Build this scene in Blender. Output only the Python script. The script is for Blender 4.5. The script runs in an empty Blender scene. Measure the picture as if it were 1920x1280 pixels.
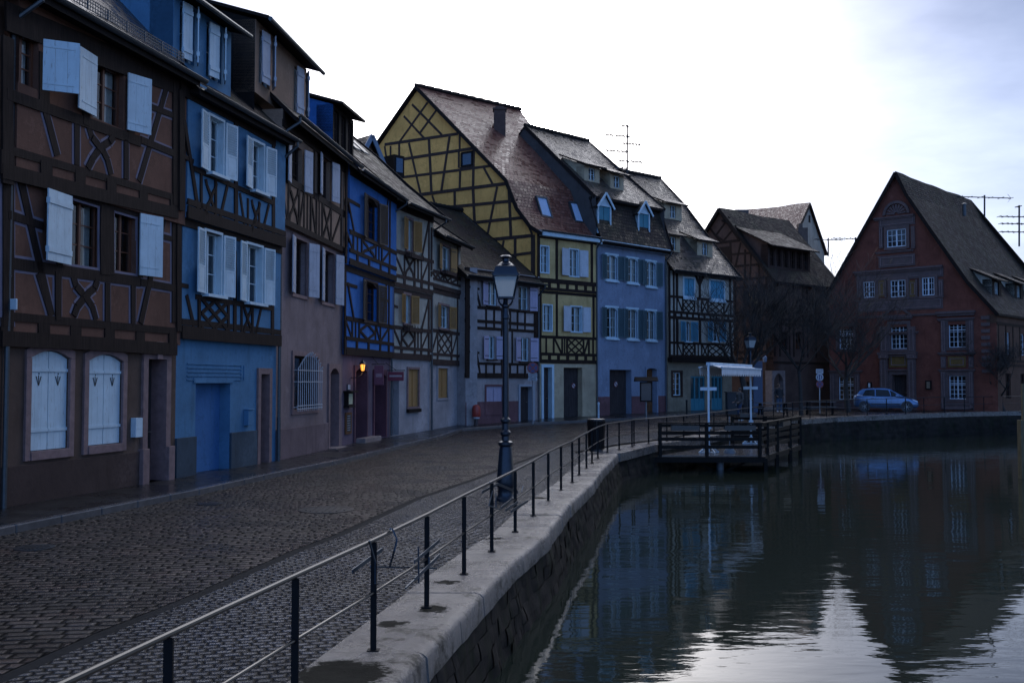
import bpy, bmesh, math, random
from mathutils import Vector, Matrix, noise
random.seed(7)
R=math.radians
scene=bpy.context.scene
col=scene.collection
# ---------------------------------------------------------------- camera model
FPX=1867.0; PITCH=math.atan(76/FPX); EYE=2.25
def ray(px,py):
    dx=(px-960)/FPX; dz=(640-py)/FPX
    return Vector((dx, math.cos(PITCH)-dz*math.sin(PITCH), math.sin(PITCH)+dz*math.cos(PITCH)))
def gnd(px,py,z=0.0):
    r=ray(px,py); t=(z-EYE)/r.z
    return Vector((r.x*t,r.y*t,z))
def at(px,py,Y):
    r=ray(px,py); t=Y/r.y
    return Vector((r.x*t,Y,EYE+r.z*t))
def hx(px,D): return (px-960)/FPX*D
def ramp(y): return 0.42*min(1,max(0,(y-40)/20.0))
def gz(x,y): return ramp(y)
# ---------------------------------------------------------------- mesh builder
class MB:
    def __init__(s): s.v=[]; s.f=[]; s.uv=[]; s.mi=[]; s.sm=[]
    def face(s,pts,uv=None,m=0,sm=False):
        i=len(s.v); s.v+= [tuple(p) for p in pts]; s.f.append(tuple(range(i,i+len(pts))))
        s.uv.append(uv or [(0,0)]*len(pts)); s.mi.append(m); s.sm.append(sm)
    def hexa(s,c,m=0):
        # c: 8 corners, bottom 4 (ccw) then top 4
        for q in ((3,2,1,0),(4,5,6,7),(0,1,5,4),(1,2,6,5),(2,3,7,6),(3,0,4,7)): s.face([c[k] for k in q],m=m)
    def box(s,x0,x1,y0,y1,z0,z1,m=0,M=None):
        c=[Vector(p) for p in ((x0,y0,z0),(x1,y0,z0),(x1,y1,z0),(x0,y1,z0),(x0,y0,z1),(x1,y0,z1),(x1,y1,z1),(x0,y1,z1))]
        if M: c=[M@p for p in c]
        s.hexa(c,m)
    def fbox(s,F,u0,u1,z0,z1,o0,o1,m=0):
        c=[F.P(u0,z0,o1),F.P(u1,z0,o1),F.P(u1,z0,o0),F.P(u0,z0,o0),F.P(u0,z1,o1),F.P(u1,z1,o1),F.P(u1,z1,o0),F.P(u0,z1,o0)]
        s.hexa(c,m)
    def fpoly(s,F,pts,o0,o1,m=0):
        # prism on the facade, pts list of (u,z) counter-clockwise seen from outside
        n=len(pts); A=[F.P(u,z,o1) for u,z in pts]; B=[F.P(u,z,o0) for u,z in pts]
        s.face(A,m=m); s.face(B[::-1],m=m)
        for i in range(n): j=(i+1)%n; s.face([B[i],B[j],A[j],A[i]],m=m)
    def beam(s,F,u0,z0,u1,z1,w,o0,o1,m=0,w1=None):
        d=Vector((u1-u0,z1-z0)); L=d.length
        if L<1e-4: return
        d/=L; n=Vector((-d.y,d.x)); w1=w if w1 is None else w1
        p=[(u0-n.x*w/2,z0-n.y*w/2),(u1-n.x*w1/2,z1-n.y*w1/2),(u1+n.x*w1/2,z1+n.y*w1/2),(u0+n.x*w/2,z0+n.y*w/2)]
        s.fpoly(F,p,o0,o1,m)
    def bar(s,a,b,w,h=None,m=0,up=Vector((0,0,1))):
        a=Vector(a); b=Vector(b); h=h or w; d=(b-a).normalized()
        x=d.cross(up)
        if x.length<1e-3: x=d.cross(Vector((0,1,0)))
        x.normalize(); y=x.cross(d).normalized()
        c=[]
        for e in (a,b):
            c+=[e-x*w/2-y*h/2,e+x*w/2-y*h/2,e+x*w/2+y*h/2,e-x*w/2+y*h/2]
        s.hexa(c,m)
    def tube(s,pts,rad,n=8,m=0,cap=True,sm=True):
        pts=[Vector(p) for p in pts]; N=len(pts)
        rad=rad if isinstance(rad,(list,tuple)) else [rad]*N
        rings=[]; px=None
        for i,p in enumerate(pts):
            d=(pts[min(i+1,N-1)]-pts[max(i-1,0)])
            if d.length<1e-6: d=Vector((0,0,1))
            d.normalize()
            if px is None:
                a=Vector((0,0,1)) if abs(d.z)<.9 else Vector((1,0,0))
                px=d.cross(a).normalized()
            else:
                px=(px-d*px.dot(d)).normalized()
            py=d.cross(px)
            rings.append([p+(px*math.cos(2*math.pi*k/n)+py*math.sin(2*math.pi*k/n))*rad[i] for k in range(n)])
        for i in range(N-1):
            for k in range(n):
                j=(k+1)%n; s.face([rings[i][k],rings[i][j],rings[i+1][j],rings[i+1][k]],m=m,sm=sm)
        if cap:
            s.face(rings[0][::-1],m=m); s.face(rings[-1],m=m)
    def lathe(s,c,prof,n=16,m=0,rot=0,sm=True,sq=1.0,M=None):
        c=Vector(c); rings=[]
        for r,z in prof:
            ring=[Vector((r*math.cos(rot+2*math.pi*k/n),r*math.sin(rot+2*math.pi*k/n)*sq,z)) for k in range(n)]
            rings.append([(M@p if M else p)+c for p in ring])
        for i in range(len(prof)-1):
            for k in range(n):
                j=(k+1)%n; s.face([rings[i][k],rings[i][j],rings[i+1][j],rings[i+1][k]],m=m,sm=sm)
        s.face(rings[0][::-1],m=m); s.face(rings[-1],m=m)
    def build(s,name,mats,root=None,parent=None,merge=True,angle=35,bevel=0,coll=None):
        org=ORG.get(root.name,Vector((0,0,0))) if root else Vector((0,0,0))
        rot=ROT.get(root.name) if root else None
        if root: 
            vs=[Vector(p)-org for p in s.v]
            if rot: vs=[rot@p for p in vs]
        else: vs=s.v
        me=bpy.data.meshes.new(name); me.from_pydata([tuple(v) for v in vs],[],s.f)
        uvl=me.uv_layers.new(name='UVMap'); k=0
        flat=[]
        for u in s.uv:
            for q in u: flat+= [q[0],q[1]]
        uvl.data.foreach_set('uv',flat)
        if not isinstance(mats,(list,tuple)): mats=[mats]
        for mm in mats: me.materials.append(mm)
        me.polygons.foreach_set('material_index',s.mi)
        smooth=any(s.sm)
        if merge:
            bm=bmesh.new(); bm.from_mesh(me); bmesh.ops.remove_doubles(bm,verts=bm.verts,dist=1e-5); 
            if smooth:
                for f in bm.faces: f.smooth=True
            bm.to_mesh(me); bm.free()
            if smooth: me.set_sharp_from_angle(angle=R(angle))
        o=bpy.data.objects.new(name,me); col.objects.link(o)
        if root: o.parent=parent or root
        if bevel:
            b=o.modifiers.new('bevel','BEVEL'); b.width=bevel; b.segments=2; b.limit_method='ANGLE'; b.angle_limit=R(40)
        return o
ORG={}; ROT={}
def empty(name,loc,label=None,cat=None,group=None,rz=None):
    o=bpy.data.objects.new(name,None); col.objects.link(o); o.location=loc; o.empty_display_size=.2
    ORG[o.name]=Vector(loc)
    if rz is not None:
        o.rotation_euler=(0,0,rz); ROT[o.name]=Matrix.Rotation(-rz,3,'Z')
    tag(o,label,cat,group); return o
def tag(o,label=None,cat=None,group=None,kind=None):
    if label: o['label']=label
    if cat: o['category']=cat
    if group: o['group']=group
    if kind: o['kind']=kind
    return o
def single(mb,name,mats,loc,label,cat,group=None,**k):
    # a one-mesh thing whose origin sits at loc
    loc=Vector(loc); mb.v=[tuple(Vector(p)-loc) for p in mb.v]
    o=mb.build(name,mats,**k); o.location=loc; tag(o,label,cat,group); return o
def copy_tree(o,parent=None):
    c=o.copy(); col.objects.link(c)
    if parent: c.parent=parent
    for ch in [q for q in o.children]: copy_tree(ch,c)
    return c
class Fac:
    def __init__(s,A,B):
        s.A=Vector((A[0],A[1])); s.B=Vector((B[0],B[1])); d=s.B-s.A; s.w=d.length; s.d=d/s.w; s.n=Vector((s.d.y,-s.d.x))
    def P(s,u,z,o=0):
        q=s.A+s.d*u+s.n*o; return Vector((q.x,q.y,z))
    def off(s,o):
        q=Fac(s.A+s.n*o,s.B+s.n*o); return q
    def uv(s,px,py):
        r=ray(px,py); O=s.A; d=s.d
        t=(O.x*s.n.x+O.y*s.n.y)/(r.x*s.n.x+r.y*s.n.y)
        return ((t*r.x-O.x)*d.x+(t*r.y-O.y)*d.y, EYE+t*r.z)
    def u(s,px,py=716): return s.uv(px,py)[0]
    def z(s,px,py): return s.uv(px,py)[1]
    def rect(s,xl,yt,xr,yb):
        xc=(xl+xr)/2; ym=(yt+yb)/2
        return s.uv(xl,ym)[0],s.uv(xr,ym)[0],s.uv(xc,yb)[1],s.uv(xc,yt)[1]
def facpx(pl,dl,pr,dr): return Fac((hx(pl,dl),dl),(hx(pr,dr),dr))
# ---------------------------------------------------------------- materials
MATS={}
def newmat(name):
    m=bpy.data.materials.new(name); m.use_nodes=True; nt=m.node_tree; nt.nodes.clear()
    out=nt.nodes.new('ShaderNodeOutputMaterial'); b=nt.nodes.new('ShaderNodeBsdfPrincipled'); nt.links.new(b.outputs[0],out.inputs[0])
    return m,nt,b,out
def N(nt,t,**k):
    n=nt.nodes.new(t)
    for a,v in k.items():
        if a.startswith('i_'):
            key=a[2:]; n.inputs[int(key) if key.isdigit() else key].default_value=v
        else: setattr(n,a,v)
    return n
def L(nt,a,b): nt.links.new(a,b)
def math_(nt,op,a,b=None,c=None):
    n=nt.nodes.new('ShaderNodeMath'); n.operation=op
    for i,x in enumerate((a,b,c)):
        if x is None: continue
        if isinstance(x,(int,float)): n.inputs[i].default_value=x
        else: nt.links.new(x,n.inputs[i])
    return n.outputs[0]
def mixc(nt,f,a,b,mode='MIX'):
    n=nt.nodes.new('ShaderNodeMix'); n.data_type='RGBA'; n.blend_type=mode
    for i,x in ((0,f),(6,a),(7,b)):
        if isinstance(x,(int,float)): n.inputs[i].default_value=x
        elif isinstance(x,tuple): n.inputs[i].default_value=(x+(1,))[:4]
        else: nt.links.new(x,n.inputs[i])
    return n.outputs[2]
def noise_(nt,vec,scale,detail=4,rough=.55):
    n=nt.nodes.new('ShaderNodeTexNoise'); n.inputs['Scale'].default_value=scale; n.inputs['Detail'].default_value=detail; n.inputs['Roughness'].default_value=rough
    if vec is not None: nt.links.new(vec,n.inputs['Vector'])
    return n.outputs[0]
def mapr(nt,x,a,b,c,d):
    n=nt.nodes.new('ShaderNodeMapRange'); nt.links.new(x,n.inputs[0])
    for i,v in enumerate((a,b,c,d)): n.inputs[i+1].default_value=v
    return n.outputs[0]
def coord(nt,kind='Object'):
    return nt.nodes.new('ShaderNodeTexCoord').outputs[kind]
def scalev(nt,v,s):
    n=nt.nodes.new('ShaderNodeMapping'); n.inputs['Scale'].default_value=s; nt.links.new(v,n.inputs[0]); return n.outputs[0]
def bump(nt,b,h,strength=.5,dist=.01):
    n=nt.nodes.new('ShaderNodeBump'); n.inputs['Strength'].default_value=strength; n.inputs['Distance'].default_value=dist
    nt.links.new(h,n.inputs['Height']); nt.links.new(n.outputs[0],b.inputs['Normal']); return n
def plaster(c,name='plaster',rough=.85,var=.25,stain=(.3,.27,.24),st=.5):
    key=('pl',c,name,st)
    if key in MATS: return MATS[key]
    m,nt,b,_=newmat(name); v=coord(nt)
    n1=noise_(nt,v,1.3,5,.6); n2=noise_(nt,v,9,5,.7); n3=noise_(nt,scalev(nt,v,(3,3,.5)),1.6,4,.6)
    dark=tuple(x*(1-var*1.3) for x in c); lite=tuple(min(1,x*(1+var)) for x in c)
    a=mixc(nt,mapr(nt,n1,.3,.7,0,1),dark,lite)
    a=mixc(nt,mapr(nt,n2,.35,.75,0,.35),a,tuple(x*.7 for x in c))
    a=mixc(nt,mapr(nt,n3,.55,.75,0,st),a,tuple(x*y*1.6 for x,y in zip(c,stain)))
    n5=noise_(nt,v,2.6,6,.75); a=mixc(nt,mapr(nt,n5,.54,.60,0,.5),a,tuple(x*.62 for x in c)); a=mixc(nt,mapr(nt,noise_(nt,v,.9,6,.8),.57,.60,0,.32),a,tuple(min(1,x*1.35+.02) for x in c))
    L(nt,a,b.inputs['Base Color']); b.inputs['Roughness'].default_value=rough; b.inputs['Specular IOR Level'].default_value=.2
    h=noise_(nt,v,38,4,.7); h2=math_(nt,'ADD',math_(nt,'MULTIPLY',h,.4),n2); bump(nt,b,h2,.55,.012)
    MATS[key]=m; return m
def wood(c,name='timber',rough=.7,grain=(2,2,22),strength=.5,var=.4):
    key=('wd',c,name)
    if key in MATS: return MATS[key]
    m,nt,b,_=newmat(name); v=coord(nt)
    g1=noise_(nt,scalev(nt,v,(22,22,2.2)),1,5,.6); g2=noise_(nt,v,3,4,.6)
    a=mixc(nt,mapr(nt,g1,.3,.7,0,1),tuple(x*(1-var) for x in c),tuple(min(1,x*(1+var)) for x in c))
    a=mixc(nt,mapr(nt,g2,.4,.7,0,.5),a,tuple(x*.6 for x in c))
    L(nt,a,b.inputs['Base Color']); b.inputs['Roughness'].default_value=rough; b.inputs['Specular IOR Level'].default_value=(.5 if rough<.5 else .12)
    bump(nt,b,g1,strength,.012); MATS[key]=m; return m
def paint(c,name='paint',rough=.5,chip=.25,metal=0,under=(.16,.13,.11)):
    key=('pt',c,name,rough,metal)
    if key in MATS: return MATS[key]
    m,nt,b,_=newmat(name); v=coord(nt)
    n1=noise_(nt,v,2.5,5,.6); n2=noise_(nt,scalev(nt,v,(30,30,5)),1,5,.7)
    a=mixc(nt,mapr(nt,n1,.3,.75,0,1),c,tuple(x*.8 for x in c))
    a=mixc(nt,mapr(nt,noise_(nt,scalev(nt,v,(5,5,.7)),1,5,.7),.5,.75,0,.45),a,tuple(x*.55 for x in c)); a=mixc(nt,mapr(nt,n2,.60,.66,0,chip*1.6),a,under)
    L(nt,a,b.inputs['Base Color']); b.inputs['Roughness'].default_value=rough; b.inputs['Metallic'].default_value=metal
    bump(nt,b,n2,.15,.003); MATS[key]=m; return m
def plain(c,name,rough=.5,metal=0,spec=.5,emit=None,es=0):
    key=('pn',c,name,rough,metal,es)
    if key in MATS: return MATS[key]
    m,nt,b,_=newmat(name); v=coord(nt); n1=noise_(nt,v,14,4,.6)
    a=mixc(nt,mapr(nt,n1,.3,.7,0,1),tuple(x*.82 for x in c),tuple(min(1,x*1.12) for x in c))
    L(nt,a,b.inputs['Base Color']); b.inputs['Roughness'].default_value=rough; b.inputs['Metallic'].default_value=metal
    b.inputs['Specular IOR Level'].default_value=spec
    if emit: b.inputs['Emission Color'].default_value=emit+(1,); b.inputs['Emission Strength'].default_value=es
    MATS[key]=m; return m
def cells(nt,vec,w,h,gap,running=.5,tilt=1.0,jit=.25,round_=.35):
    """stone/tile cells from a 2D vector in metres -> (height, random colour value, random2, edge mask)"""
    sp=N(nt,'ShaderNodeSeparateXYZ'); L(nt,vec,sp.inputs[0])
    # wobble
    nx=N(nt,'ShaderNodeTexNoise'); nx.inputs['Scale'].default_value=1.1/w*.35; nx.inputs['Detail'].default_value=2; L(nt,vec,nx.inputs['Vector'])
    s2=N(nt,'ShaderNodeSeparateColor'); L(nt,nx.outputs['Color'],s2.inputs[0])
    X=math_(nt,'ADD',sp.outputs[0],math_(nt,'MULTIPLY',math_(nt,'SUBTRACT',s2.outputs[0],.5),w*jit*2))
    Y=math_(nt,'ADD',sp.outputs[1],math_(nt,'MULTIPLY',math_(nt,'SUBTRACT',s2.outputs[1],.5),h*jit*2))
    y=math_(nt,'DIVIDE',Y,h); row=math_(nt,'FLOOR',y); fy=math_(nt,'FRACT',y)
    rr=N(nt,'ShaderNodeTexWhiteNoise',noise_dimensions='1D'); L(nt,row,rr.inputs['W'])
    x=math_(nt,'ADD',math_(nt,'DIVIDE',X,w),math_(nt,'ADD',math_(nt,'MULTIPLY',row,running),math_(nt,'MULTIPLY',rr.outputs[0],.35)))
    ci=math_(nt,'FLOOR',x); fx=math_(nt,'FRACT',x)
    cb=N(nt,'ShaderNodeCombineXYZ'); L(nt,ci,cb.inputs[0]); L(nt,row,cb.inputs[1])
    wn=N(nt,'ShaderNodeTexWhiteNoise',noise_dimensions='2D'); L(nt,cb.outputs[0],wn.inputs['Vector'])
    sc=N(nt,'ShaderNodeSeparateColor'); L(nt,wn.outputs['Color'],sc.inputs[0])
    ex=math_(nt,'MULTIPLY',math_(nt,'MINIMUM',fx,math_(nt,'SUBTRACT',1,fx)),w)
    ey=math_(nt,'MULTIPLY',math_(nt,'MINIMUM',fy,math_(nt,'SUBTRACT',1,fy)),h)
    e=math_(nt,'MINIMUM',ex,ey)
    edge=mapr(nt,e,gap*.3,gap*1.3,0,1)
    dome=mapr(nt,e,0,h*round_,0,1)
    n=dome.node; n.interpolation_type='SMOOTHSTEP'
    tx=math_(nt,'MULTIPLY',math_(nt,'SUBTRACT',sc.outputs[0],.5),math_(nt,'SUBTRACT',fx,.5))
    ty=math_(nt,'MULTIPLY',math_(nt,'SUBTRACT',sc.outputs[1],.5),math_(nt,'SUBTRACT',fy,.5))
    tl=math_(nt,'MULTIPLY',math_(nt,'ADD',tx,ty),tilt)
    hh=math_(nt,'ADD',dome,tl)
    return hh,wn.outputs[0],sc.outputs[2],edge,fy
def tiles(name,c1,c2,w=.22,h=.20,rough=.45,moss=(.05,.06,.03),mossf=.3,gloss=.5):
    key=('tl',name,c1,c2)
    if key in MATS: return MATS[key]
    m,nt,b,_=newmat(name); v=coord(nt,'UV')
    hh,r1,r2,edge,fy=cells(nt,v,w,h,.008,.5,.8,.10,.12)
    saw=math_(nt,'SUBTRACT',1,fy)
    hgt=math_(nt,'ADD',math_(nt,'ADD',math_(nt,'MULTIPLY',saw,1.1),math_(nt,'MULTIPLY',hh,.35)),math_(nt,'MULTIPLY',r2,.5))
    o=coord(nt); n1=noise_(nt,o,.9,5,.65); n2=noise_(nt,o,5,5,.7)
    a=mixc(nt,r1,c1,c2); a=mixc(nt,mapr(nt,n1,.45,.7,0,mossf),a,moss)
    a=mixc(nt,mapr(nt,n2,.5,.8,0,.5),a,tuple(x*.5 for x in c1))
    a=mixc(nt,math_(nt,'SUBTRACT',1,edge),a,(.01,.01,.01))
    L(nt,a,b.inputs['Base Color'])
    L(nt,math_(nt,'ADD',rough-(.0 if name=='dark_tiles' else .25),math_(nt,'MULTIPLY',r1,.35)),b.inputs['Roughness']); b.inputs['Specular IOR Level'].default_value=(.15 if name=='dark_tiles' else .2)
    bump(nt,b,hgt,1.0,.05); MATS[key]=m; return m
def cobble(name,c1,c2,w,h,rot=0,rough=.28,dist=.02,kind='Object',tilt=1.4,joint=(.012,.011,.010),spec=.85,wear=.18):
    m,nt,b,_=newmat(name); v=coord(nt,kind)
    mp=N(nt,'ShaderNodeMapping'); mp.inputs['Rotation'].default_value=(0,0,rot); L(nt,v,mp.inputs[0])
    hh,r1,r2,edge,fy=cells(nt,mp.outputs[0],w,h,.024,.5,tilt,.30,.30)
    o=coord(nt); n1=noise_(nt,o,.35,4,.6); n2=noise_(nt,o,26,4,.7); n3=noise_(nt,o,90,3,.6)
    hgt=math_(nt,'ADD',math_(nt,'MULTIPLY',hh,1.0),math_(nt,'ADD',math_(nt,'MULTIPLY',n2,1.0),math_(nt,'MULTIPLY',r2,.3)))
    hgt=math_(nt,'ADD',hgt,math_(nt,'MULTIPLY',n3,.28))
    a=mixc(nt,r1,c1,c2); a=mixc(nt,mapr(nt,n1,.4,.6,0,.75),a,tuple(x*.7 for x in c1)); a=mixc(nt,mapr(nt,noise_(nt,o,1.3,5,.7),.55,.66,0,.6),a,tuple(x*1.25 for x in c2))
    a=mixc(nt,math_(nt,'SUBTRACT',1,edge),a,joint)
    L(nt,a,b.inputs['Base Color'])
    n7=noise_(nt,o,.9,5,.65)
    ro=math_(nt,'ADD',rough,math_(nt,'ADD',math_(nt,'MULTIPLY',mapr(nt,n7,.38,.62,0,1),wear),math_(nt,'MULTIPLY',math_(nt,'SUBTRACT',1,edge),.3)))
    L(nt,ro,b.inputs['Roughness']); L(nt,math_(nt,'MULTIPLY',math_(nt,'ADD',math_(nt,'MULTIPLY',edge,.92),.08),math_(nt,'MULTIPLY',math_(nt,'ADD',math_(nt,'MULTIPLY',r1,.9),.55),spec)),b.inputs['Specular IOR Level'])
    bump(nt,b,hgt,1.0,dist); return m
def stone(name,c,rough=.6,wet=.0,scale=1.0,bd=.01,moss=None,dark=.5,vert=False):
    m,nt,b,_=newmat(name); v=coord(nt)
    vv=scalev(nt,v,(1,1,.35)) if vert else v
    n1=noise_(nt,vv,.8*scale,5,.6); n2=noise_(nt,vv,6*scale,6,.7); n3=noise_(nt,v,60*scale,4,.7)
    a=mixc(nt,mapr(nt,n2,.3,.7,0,1),tuple(x*.65 for x in c),tuple(min(1,x*1.2) for x in c))
    a=mixc(nt,mapr(nt,n1,.4,.65,0,dark),a,tuple(x*.35 for x in c))
    if moss: a=mixc(nt,mapr(nt,noise_(nt,vv,1.7*scale,6,.7),.5,.62,0,.8),a,moss)
    b.inputs['Specular IOR Level'].default_value=.12 if name in ('quay_stone','gutter_stone') else .5
    L(nt,a,b.inputs['Base Color']); L(nt,mapr(nt,n1,.35,.65,rough,rough-wet),b.inputs['Roughness'])
    h=math_(nt,'ADD',n2,math_(nt,'MULTIPLY',n3,.35)); bump(nt,b,h,.7,bd); return m
def glassmat():
    m=bpy.data.materials.new('window_glass'); m.use_nodes=True; nt=m.node_tree; nt.nodes.clear()
    out=N(nt,'ShaderNodeOutputMaterial'); g=N(nt,'ShaderNodeBsdfGlossy'); g.inputs['Roughness'].default_value=.03
    t=N(nt,'ShaderNodeBsdfTransparent'); t.inputs[0].default_value=(.75,.8,.82,1); fr=N(nt,'ShaderNodeFresnel'); fr.inputs[0].default_value=1.5
    v=coord(nt); bp=N(nt,'ShaderNodeBump'); bp.inputs['Strength'].default_value=.15; bp.inputs['Distance'].default_value=.02; L(nt,noise_(nt,v,3,2,.5),bp.inputs['Height']); L(nt,bp.outputs[0],g.inputs['Normal'])
    mx=N(nt,'ShaderNodeMixShader'); L(nt,mapr(nt,fr.outputs[0],0,1,.06,1),mx.inputs[0]); L(nt,t.outputs[0],mx.inputs[1]); L(nt,g.outputs[0],mx.inputs[2]); L(nt,mx.outputs[0],out.inputs[0])
    return m
GLASS=glassmat()
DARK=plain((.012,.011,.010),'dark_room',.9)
GUT=plain((.06,.068,.075),'zinc',.42,.5)
WHITE=paint((.50,.62,.68),'white_paint',.5,.3)
CREAMC=plain((.55,.55,.52),'curtain',.9)
IRON=plain((.012,.013,.016),'black_iron',.42,.3)
# ---------------------------------------------------------------- house kit
class House:
    def __init__(s,F,name,label,cat='house',zb=None,group=None):
        s.F=F; m=F.P(F.w/2,0); zb=gz(m.x,m.y) if zb is None else zb
        s.root=empty(name,(m.x,m.y,zb),label,cat,group); s.zb=zb
class Storey:
    def __init__(s,H,face,z0,z1,mat,u0=0,u1=None,name='wall'):
        s.H=H; s.F=face; s.z0=z0; s.z1=z1; s.mat=mat; s.u0=u0; s.u1=face.w if u1 is None else u1; s.holes=[]; s.name=name
        s.tim=MB(); s.k=0
    # timber
    def o1(s):
        s.k=(s.k*7+3)%11; return .022+.0017*s.k
    def beams(s,L,line=None):
        for b in L:
            x0,y0,x1,y1,w=b[:5]
            u0,z0=s.F.uv(x0,y0); u1,z1=s.F.uv(x1,y1); s.B(u0,z0,u1,z1,w,line)
    def B(s,u0,z0,u1,z1,w,line=None):
        # slightly irregular hewn beam built of two lengths
        j=w*.06; L=math.hypot(u1-u0,z1-z0); o=s.o1()
        if L>1.2:
            um=(u0+u1)/2+random.uniform(-j,j)*abs(z1-z0)/L; zm=(z0+z1)/2+random.uniform(-j,j)*abs(u1-u0)/L; wm=w*random.uniform(.92,1.06)
            s.tim.beam(s.F,u0,z0,um,zm,w,-.02,o,0,wm); s.tim.beam(s.F,um,zm,u1,z1,wm,-.02,o,0,w*random.uniform(.94,1.06))
        else: s.tim.beam(s.F,u0,z0,u1,z1,w,-.02,o,0,w*random.uniform(.9,1.05))
        if line:
            s.k2=getattr(s,'k2',0)+1
            if not hasattr(s,'lin'): s.lin=MB()
            s.lin.beam(s.F,u0,z0,u1,z1,w+line,-.02,.004+.0006*(s.k2%9))
    def bays(s,us,kinds,z0,z1,pw=.13,bw=.11,post=True,line=None):
        for i,u in enumerate(us):
            if post: s.B(u,z0,u,z1,pw,line)
        for i,k in enumerate(kinds):
            a,b=us[i]+pw*.4,us[i+1]-pw*.4; m=(a+b)/2; h=z1-z0
            if k=='/': s.B(a,z0,b,z1,bw,line)
            elif k=='\\': s.B(a,z1,b,z0,bw,line)
            elif k=='X': s.B(a,z0,b,z1,bw,line); s.B(a,z1,b,z0,bw,line)
            elif k=='C': # curved St Andrew cross
                for sg in (1,-1):
                    P=[(m+sg*(b-a)*.46*q,z0+h*t) for q,t in ((-1,0),(-.72,.25),(-.18,.42),(.18,.62),(.75,.82),(1,1))]
                    for p,q in zip(P[:-1],P[1:]): s.B(p[0],p[1],q[0],q[1],bw*1.1,line)
            elif k=='#': # lattice
                n=2
                for sg in (0,1):
                    for j in (-.5,0,.5):
                        x0=a+(b-a)*j; x1=x0+(b-a)
                        t0=0 if x0>=a else (a-x0)/(x1-x0); t1=1 if x1<=b else (b-x0)/(x1-x0)
                        q0=(x0+(x1-x0)*t0,z0+h*t0); q1=(x0+(x1-x0)*t1,z0+h*t1)
                        if sg: q0=(a+b-q0[0],q0[1]); q1=(a+b-q1[0],q1[1])
                        s.B(q0[0],q0[1],q1[0],q1[1],bw*.8)
            elif k=='o': # diamond
                c=z0+h/2
                for p,q in (((m,z1),(b,c)),((b,c),(m,z0)),((m,z0),(a,c)),((a,c),(m,z1))): s.B(p[0],p[1],q[0],q[1],bw)
            elif k=='V': s.B(a,z1,m,z0,bw); s.B(b,z1,m,z0,bw)
            elif k=='A': s.B(a,z0,m,z1,bw); s.B(b,z0,m,z1,bw)
            elif k=='|': s.B(m,z0,m,z1,bw,line)
    def rail(s,z,w,u0=None,u1=None,line=None): s.B(s.u0 if u0 is None else u0,z,s.u1 if u1 is None else u1,z,w,line)
    # openings
    def hole(s,r): s.holes.append(r)
    def window(s,px=None,r=None,frame=None,cols=2,rows=3,fw=.05,surr=None,surm=None,sill=None,shut=(),curt=1,mull=.06,deep=.12,transom=None,box=0,arch=0,surw=.1,lab=None,barw=.022):
        F=s.F; u0,u1,z0,z1=r if r else F.rect(*px)
        frame=frame or WHITE; s.hole((u0,u1,z0,z1))
        w=MB(); o0,o1=-deep-.03,-deep+.02
        # frame
        for a in ((u0,u0+fw,z0,z1),(u1-fw,u1,z0,z1),(u0+fw,u1-fw,z0,z0+fw),(u0+fw,u1-fw,z1-fw,z1)): w.fbox(F,*a,o0-.02,o1+.01)
        iw=u1-u0-2*fw; ih=z1-z0-2*fw
        zt=z1-fw
        if transom:
            zt=z0+fw+ih*transom; w.fbox(F,u0+fw,u1-fw,zt-.03,zt+.03,o0,o1+.008)
        for i in range(1,cols):
            u=u0+fw+iw*i/cols; ww=mull/2 if (cols%2==0 and i==cols//2) or cols==2 else barw/2
            w.fbox(F,u-ww,u+ww,z0+fw,z1-fw,o0+.004,o1+(.004 if ww>.02 else -.012))
        for j in range(1,rows):
            z=z0+fw+ih*j/rows
            w.fbox(F,u0+fw,u1-fw,z-barw/2,z+barw/2,o0+.008,o1-.015)
        if box:  # deep painted box frame standing proud
            t=.05
            for a in ((u0-t,u0+.012,z0-t,z1+t),(u1-.012,u1+t,z0-t,z1+t),(u0+.012,u1-.012,z0-t,z0+.012),(u0+.012,u1-.012,z1-.012,z1+t)): w.fbox(F,*a,-deep,box)
        if surr:
            t=surw; sm=1
            parts=[(u0-t,u0,z0-t*.8,z1+t),(u1,u1+t,z0-t*.8,z1+t),(u0,u1,z0-t*.8,z0),(u0,u1,z1,z1+t)]
            for a in parts: w.fbox(F,*a,-.04,.045,m=1)
        if arch:
            n=10; A=[];c=(u0+u1)/2
            for i in range(n+1):
                u=u0+(u1-u0)*i/n; A.append((u,z1-arch+arch*(1-((u-c)/((u1-u0)/2))**2)))
            for i in range(n):
                w.fpoly(F,[A[i],A[i+1],(A[i+1][0],z1+.005),(A[i][0],z1+.005)],-deep,.012,m=1 if surr else 2)
        mats=[frame,surm or surr or frame,s.mat]
        wo=w.build('window',mats,s.H.root,bevel=0)
        if lab: wo['label']=lab
        g=MB(); g.face([F.P(u0+fw*.5,z0+fw*.5,-deep-.012),F.P(u1-fw*.5,z0+fw*.5,-deep-.012),F.P(u1-fw*.5,z1-fw*.5,-deep-.012),F.P(u0+fw*.5,z1-fw*.5,-deep-.012)])
        g.build('pane',GLASS,s.H.root,wo)
        if curt:
            c=MB()
            for (a,b) in ((u0+fw,u0+fw+iw*random.uniform(.22,.4)),(u1-fw-iw*random.uniform(.22,.4),u1-fw)):
                n=7
                for i in range(n):
                    ua=a+(b-a)*i/n; ub=a+(b-a)*(i+1)/n; oa=-deep-.07-.02*(i%2); ob=-deep-.07-.02*((i+1)%2)
                    c.face([F.P(ua,z0+fw,oa),F.P(ub,z0+fw,ob),F.P(ub,z1-fw,ob),F.P(ua,z1-fw,oa)])
            c.build('curtain',CREAMC,s.H.root,wo)
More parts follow.
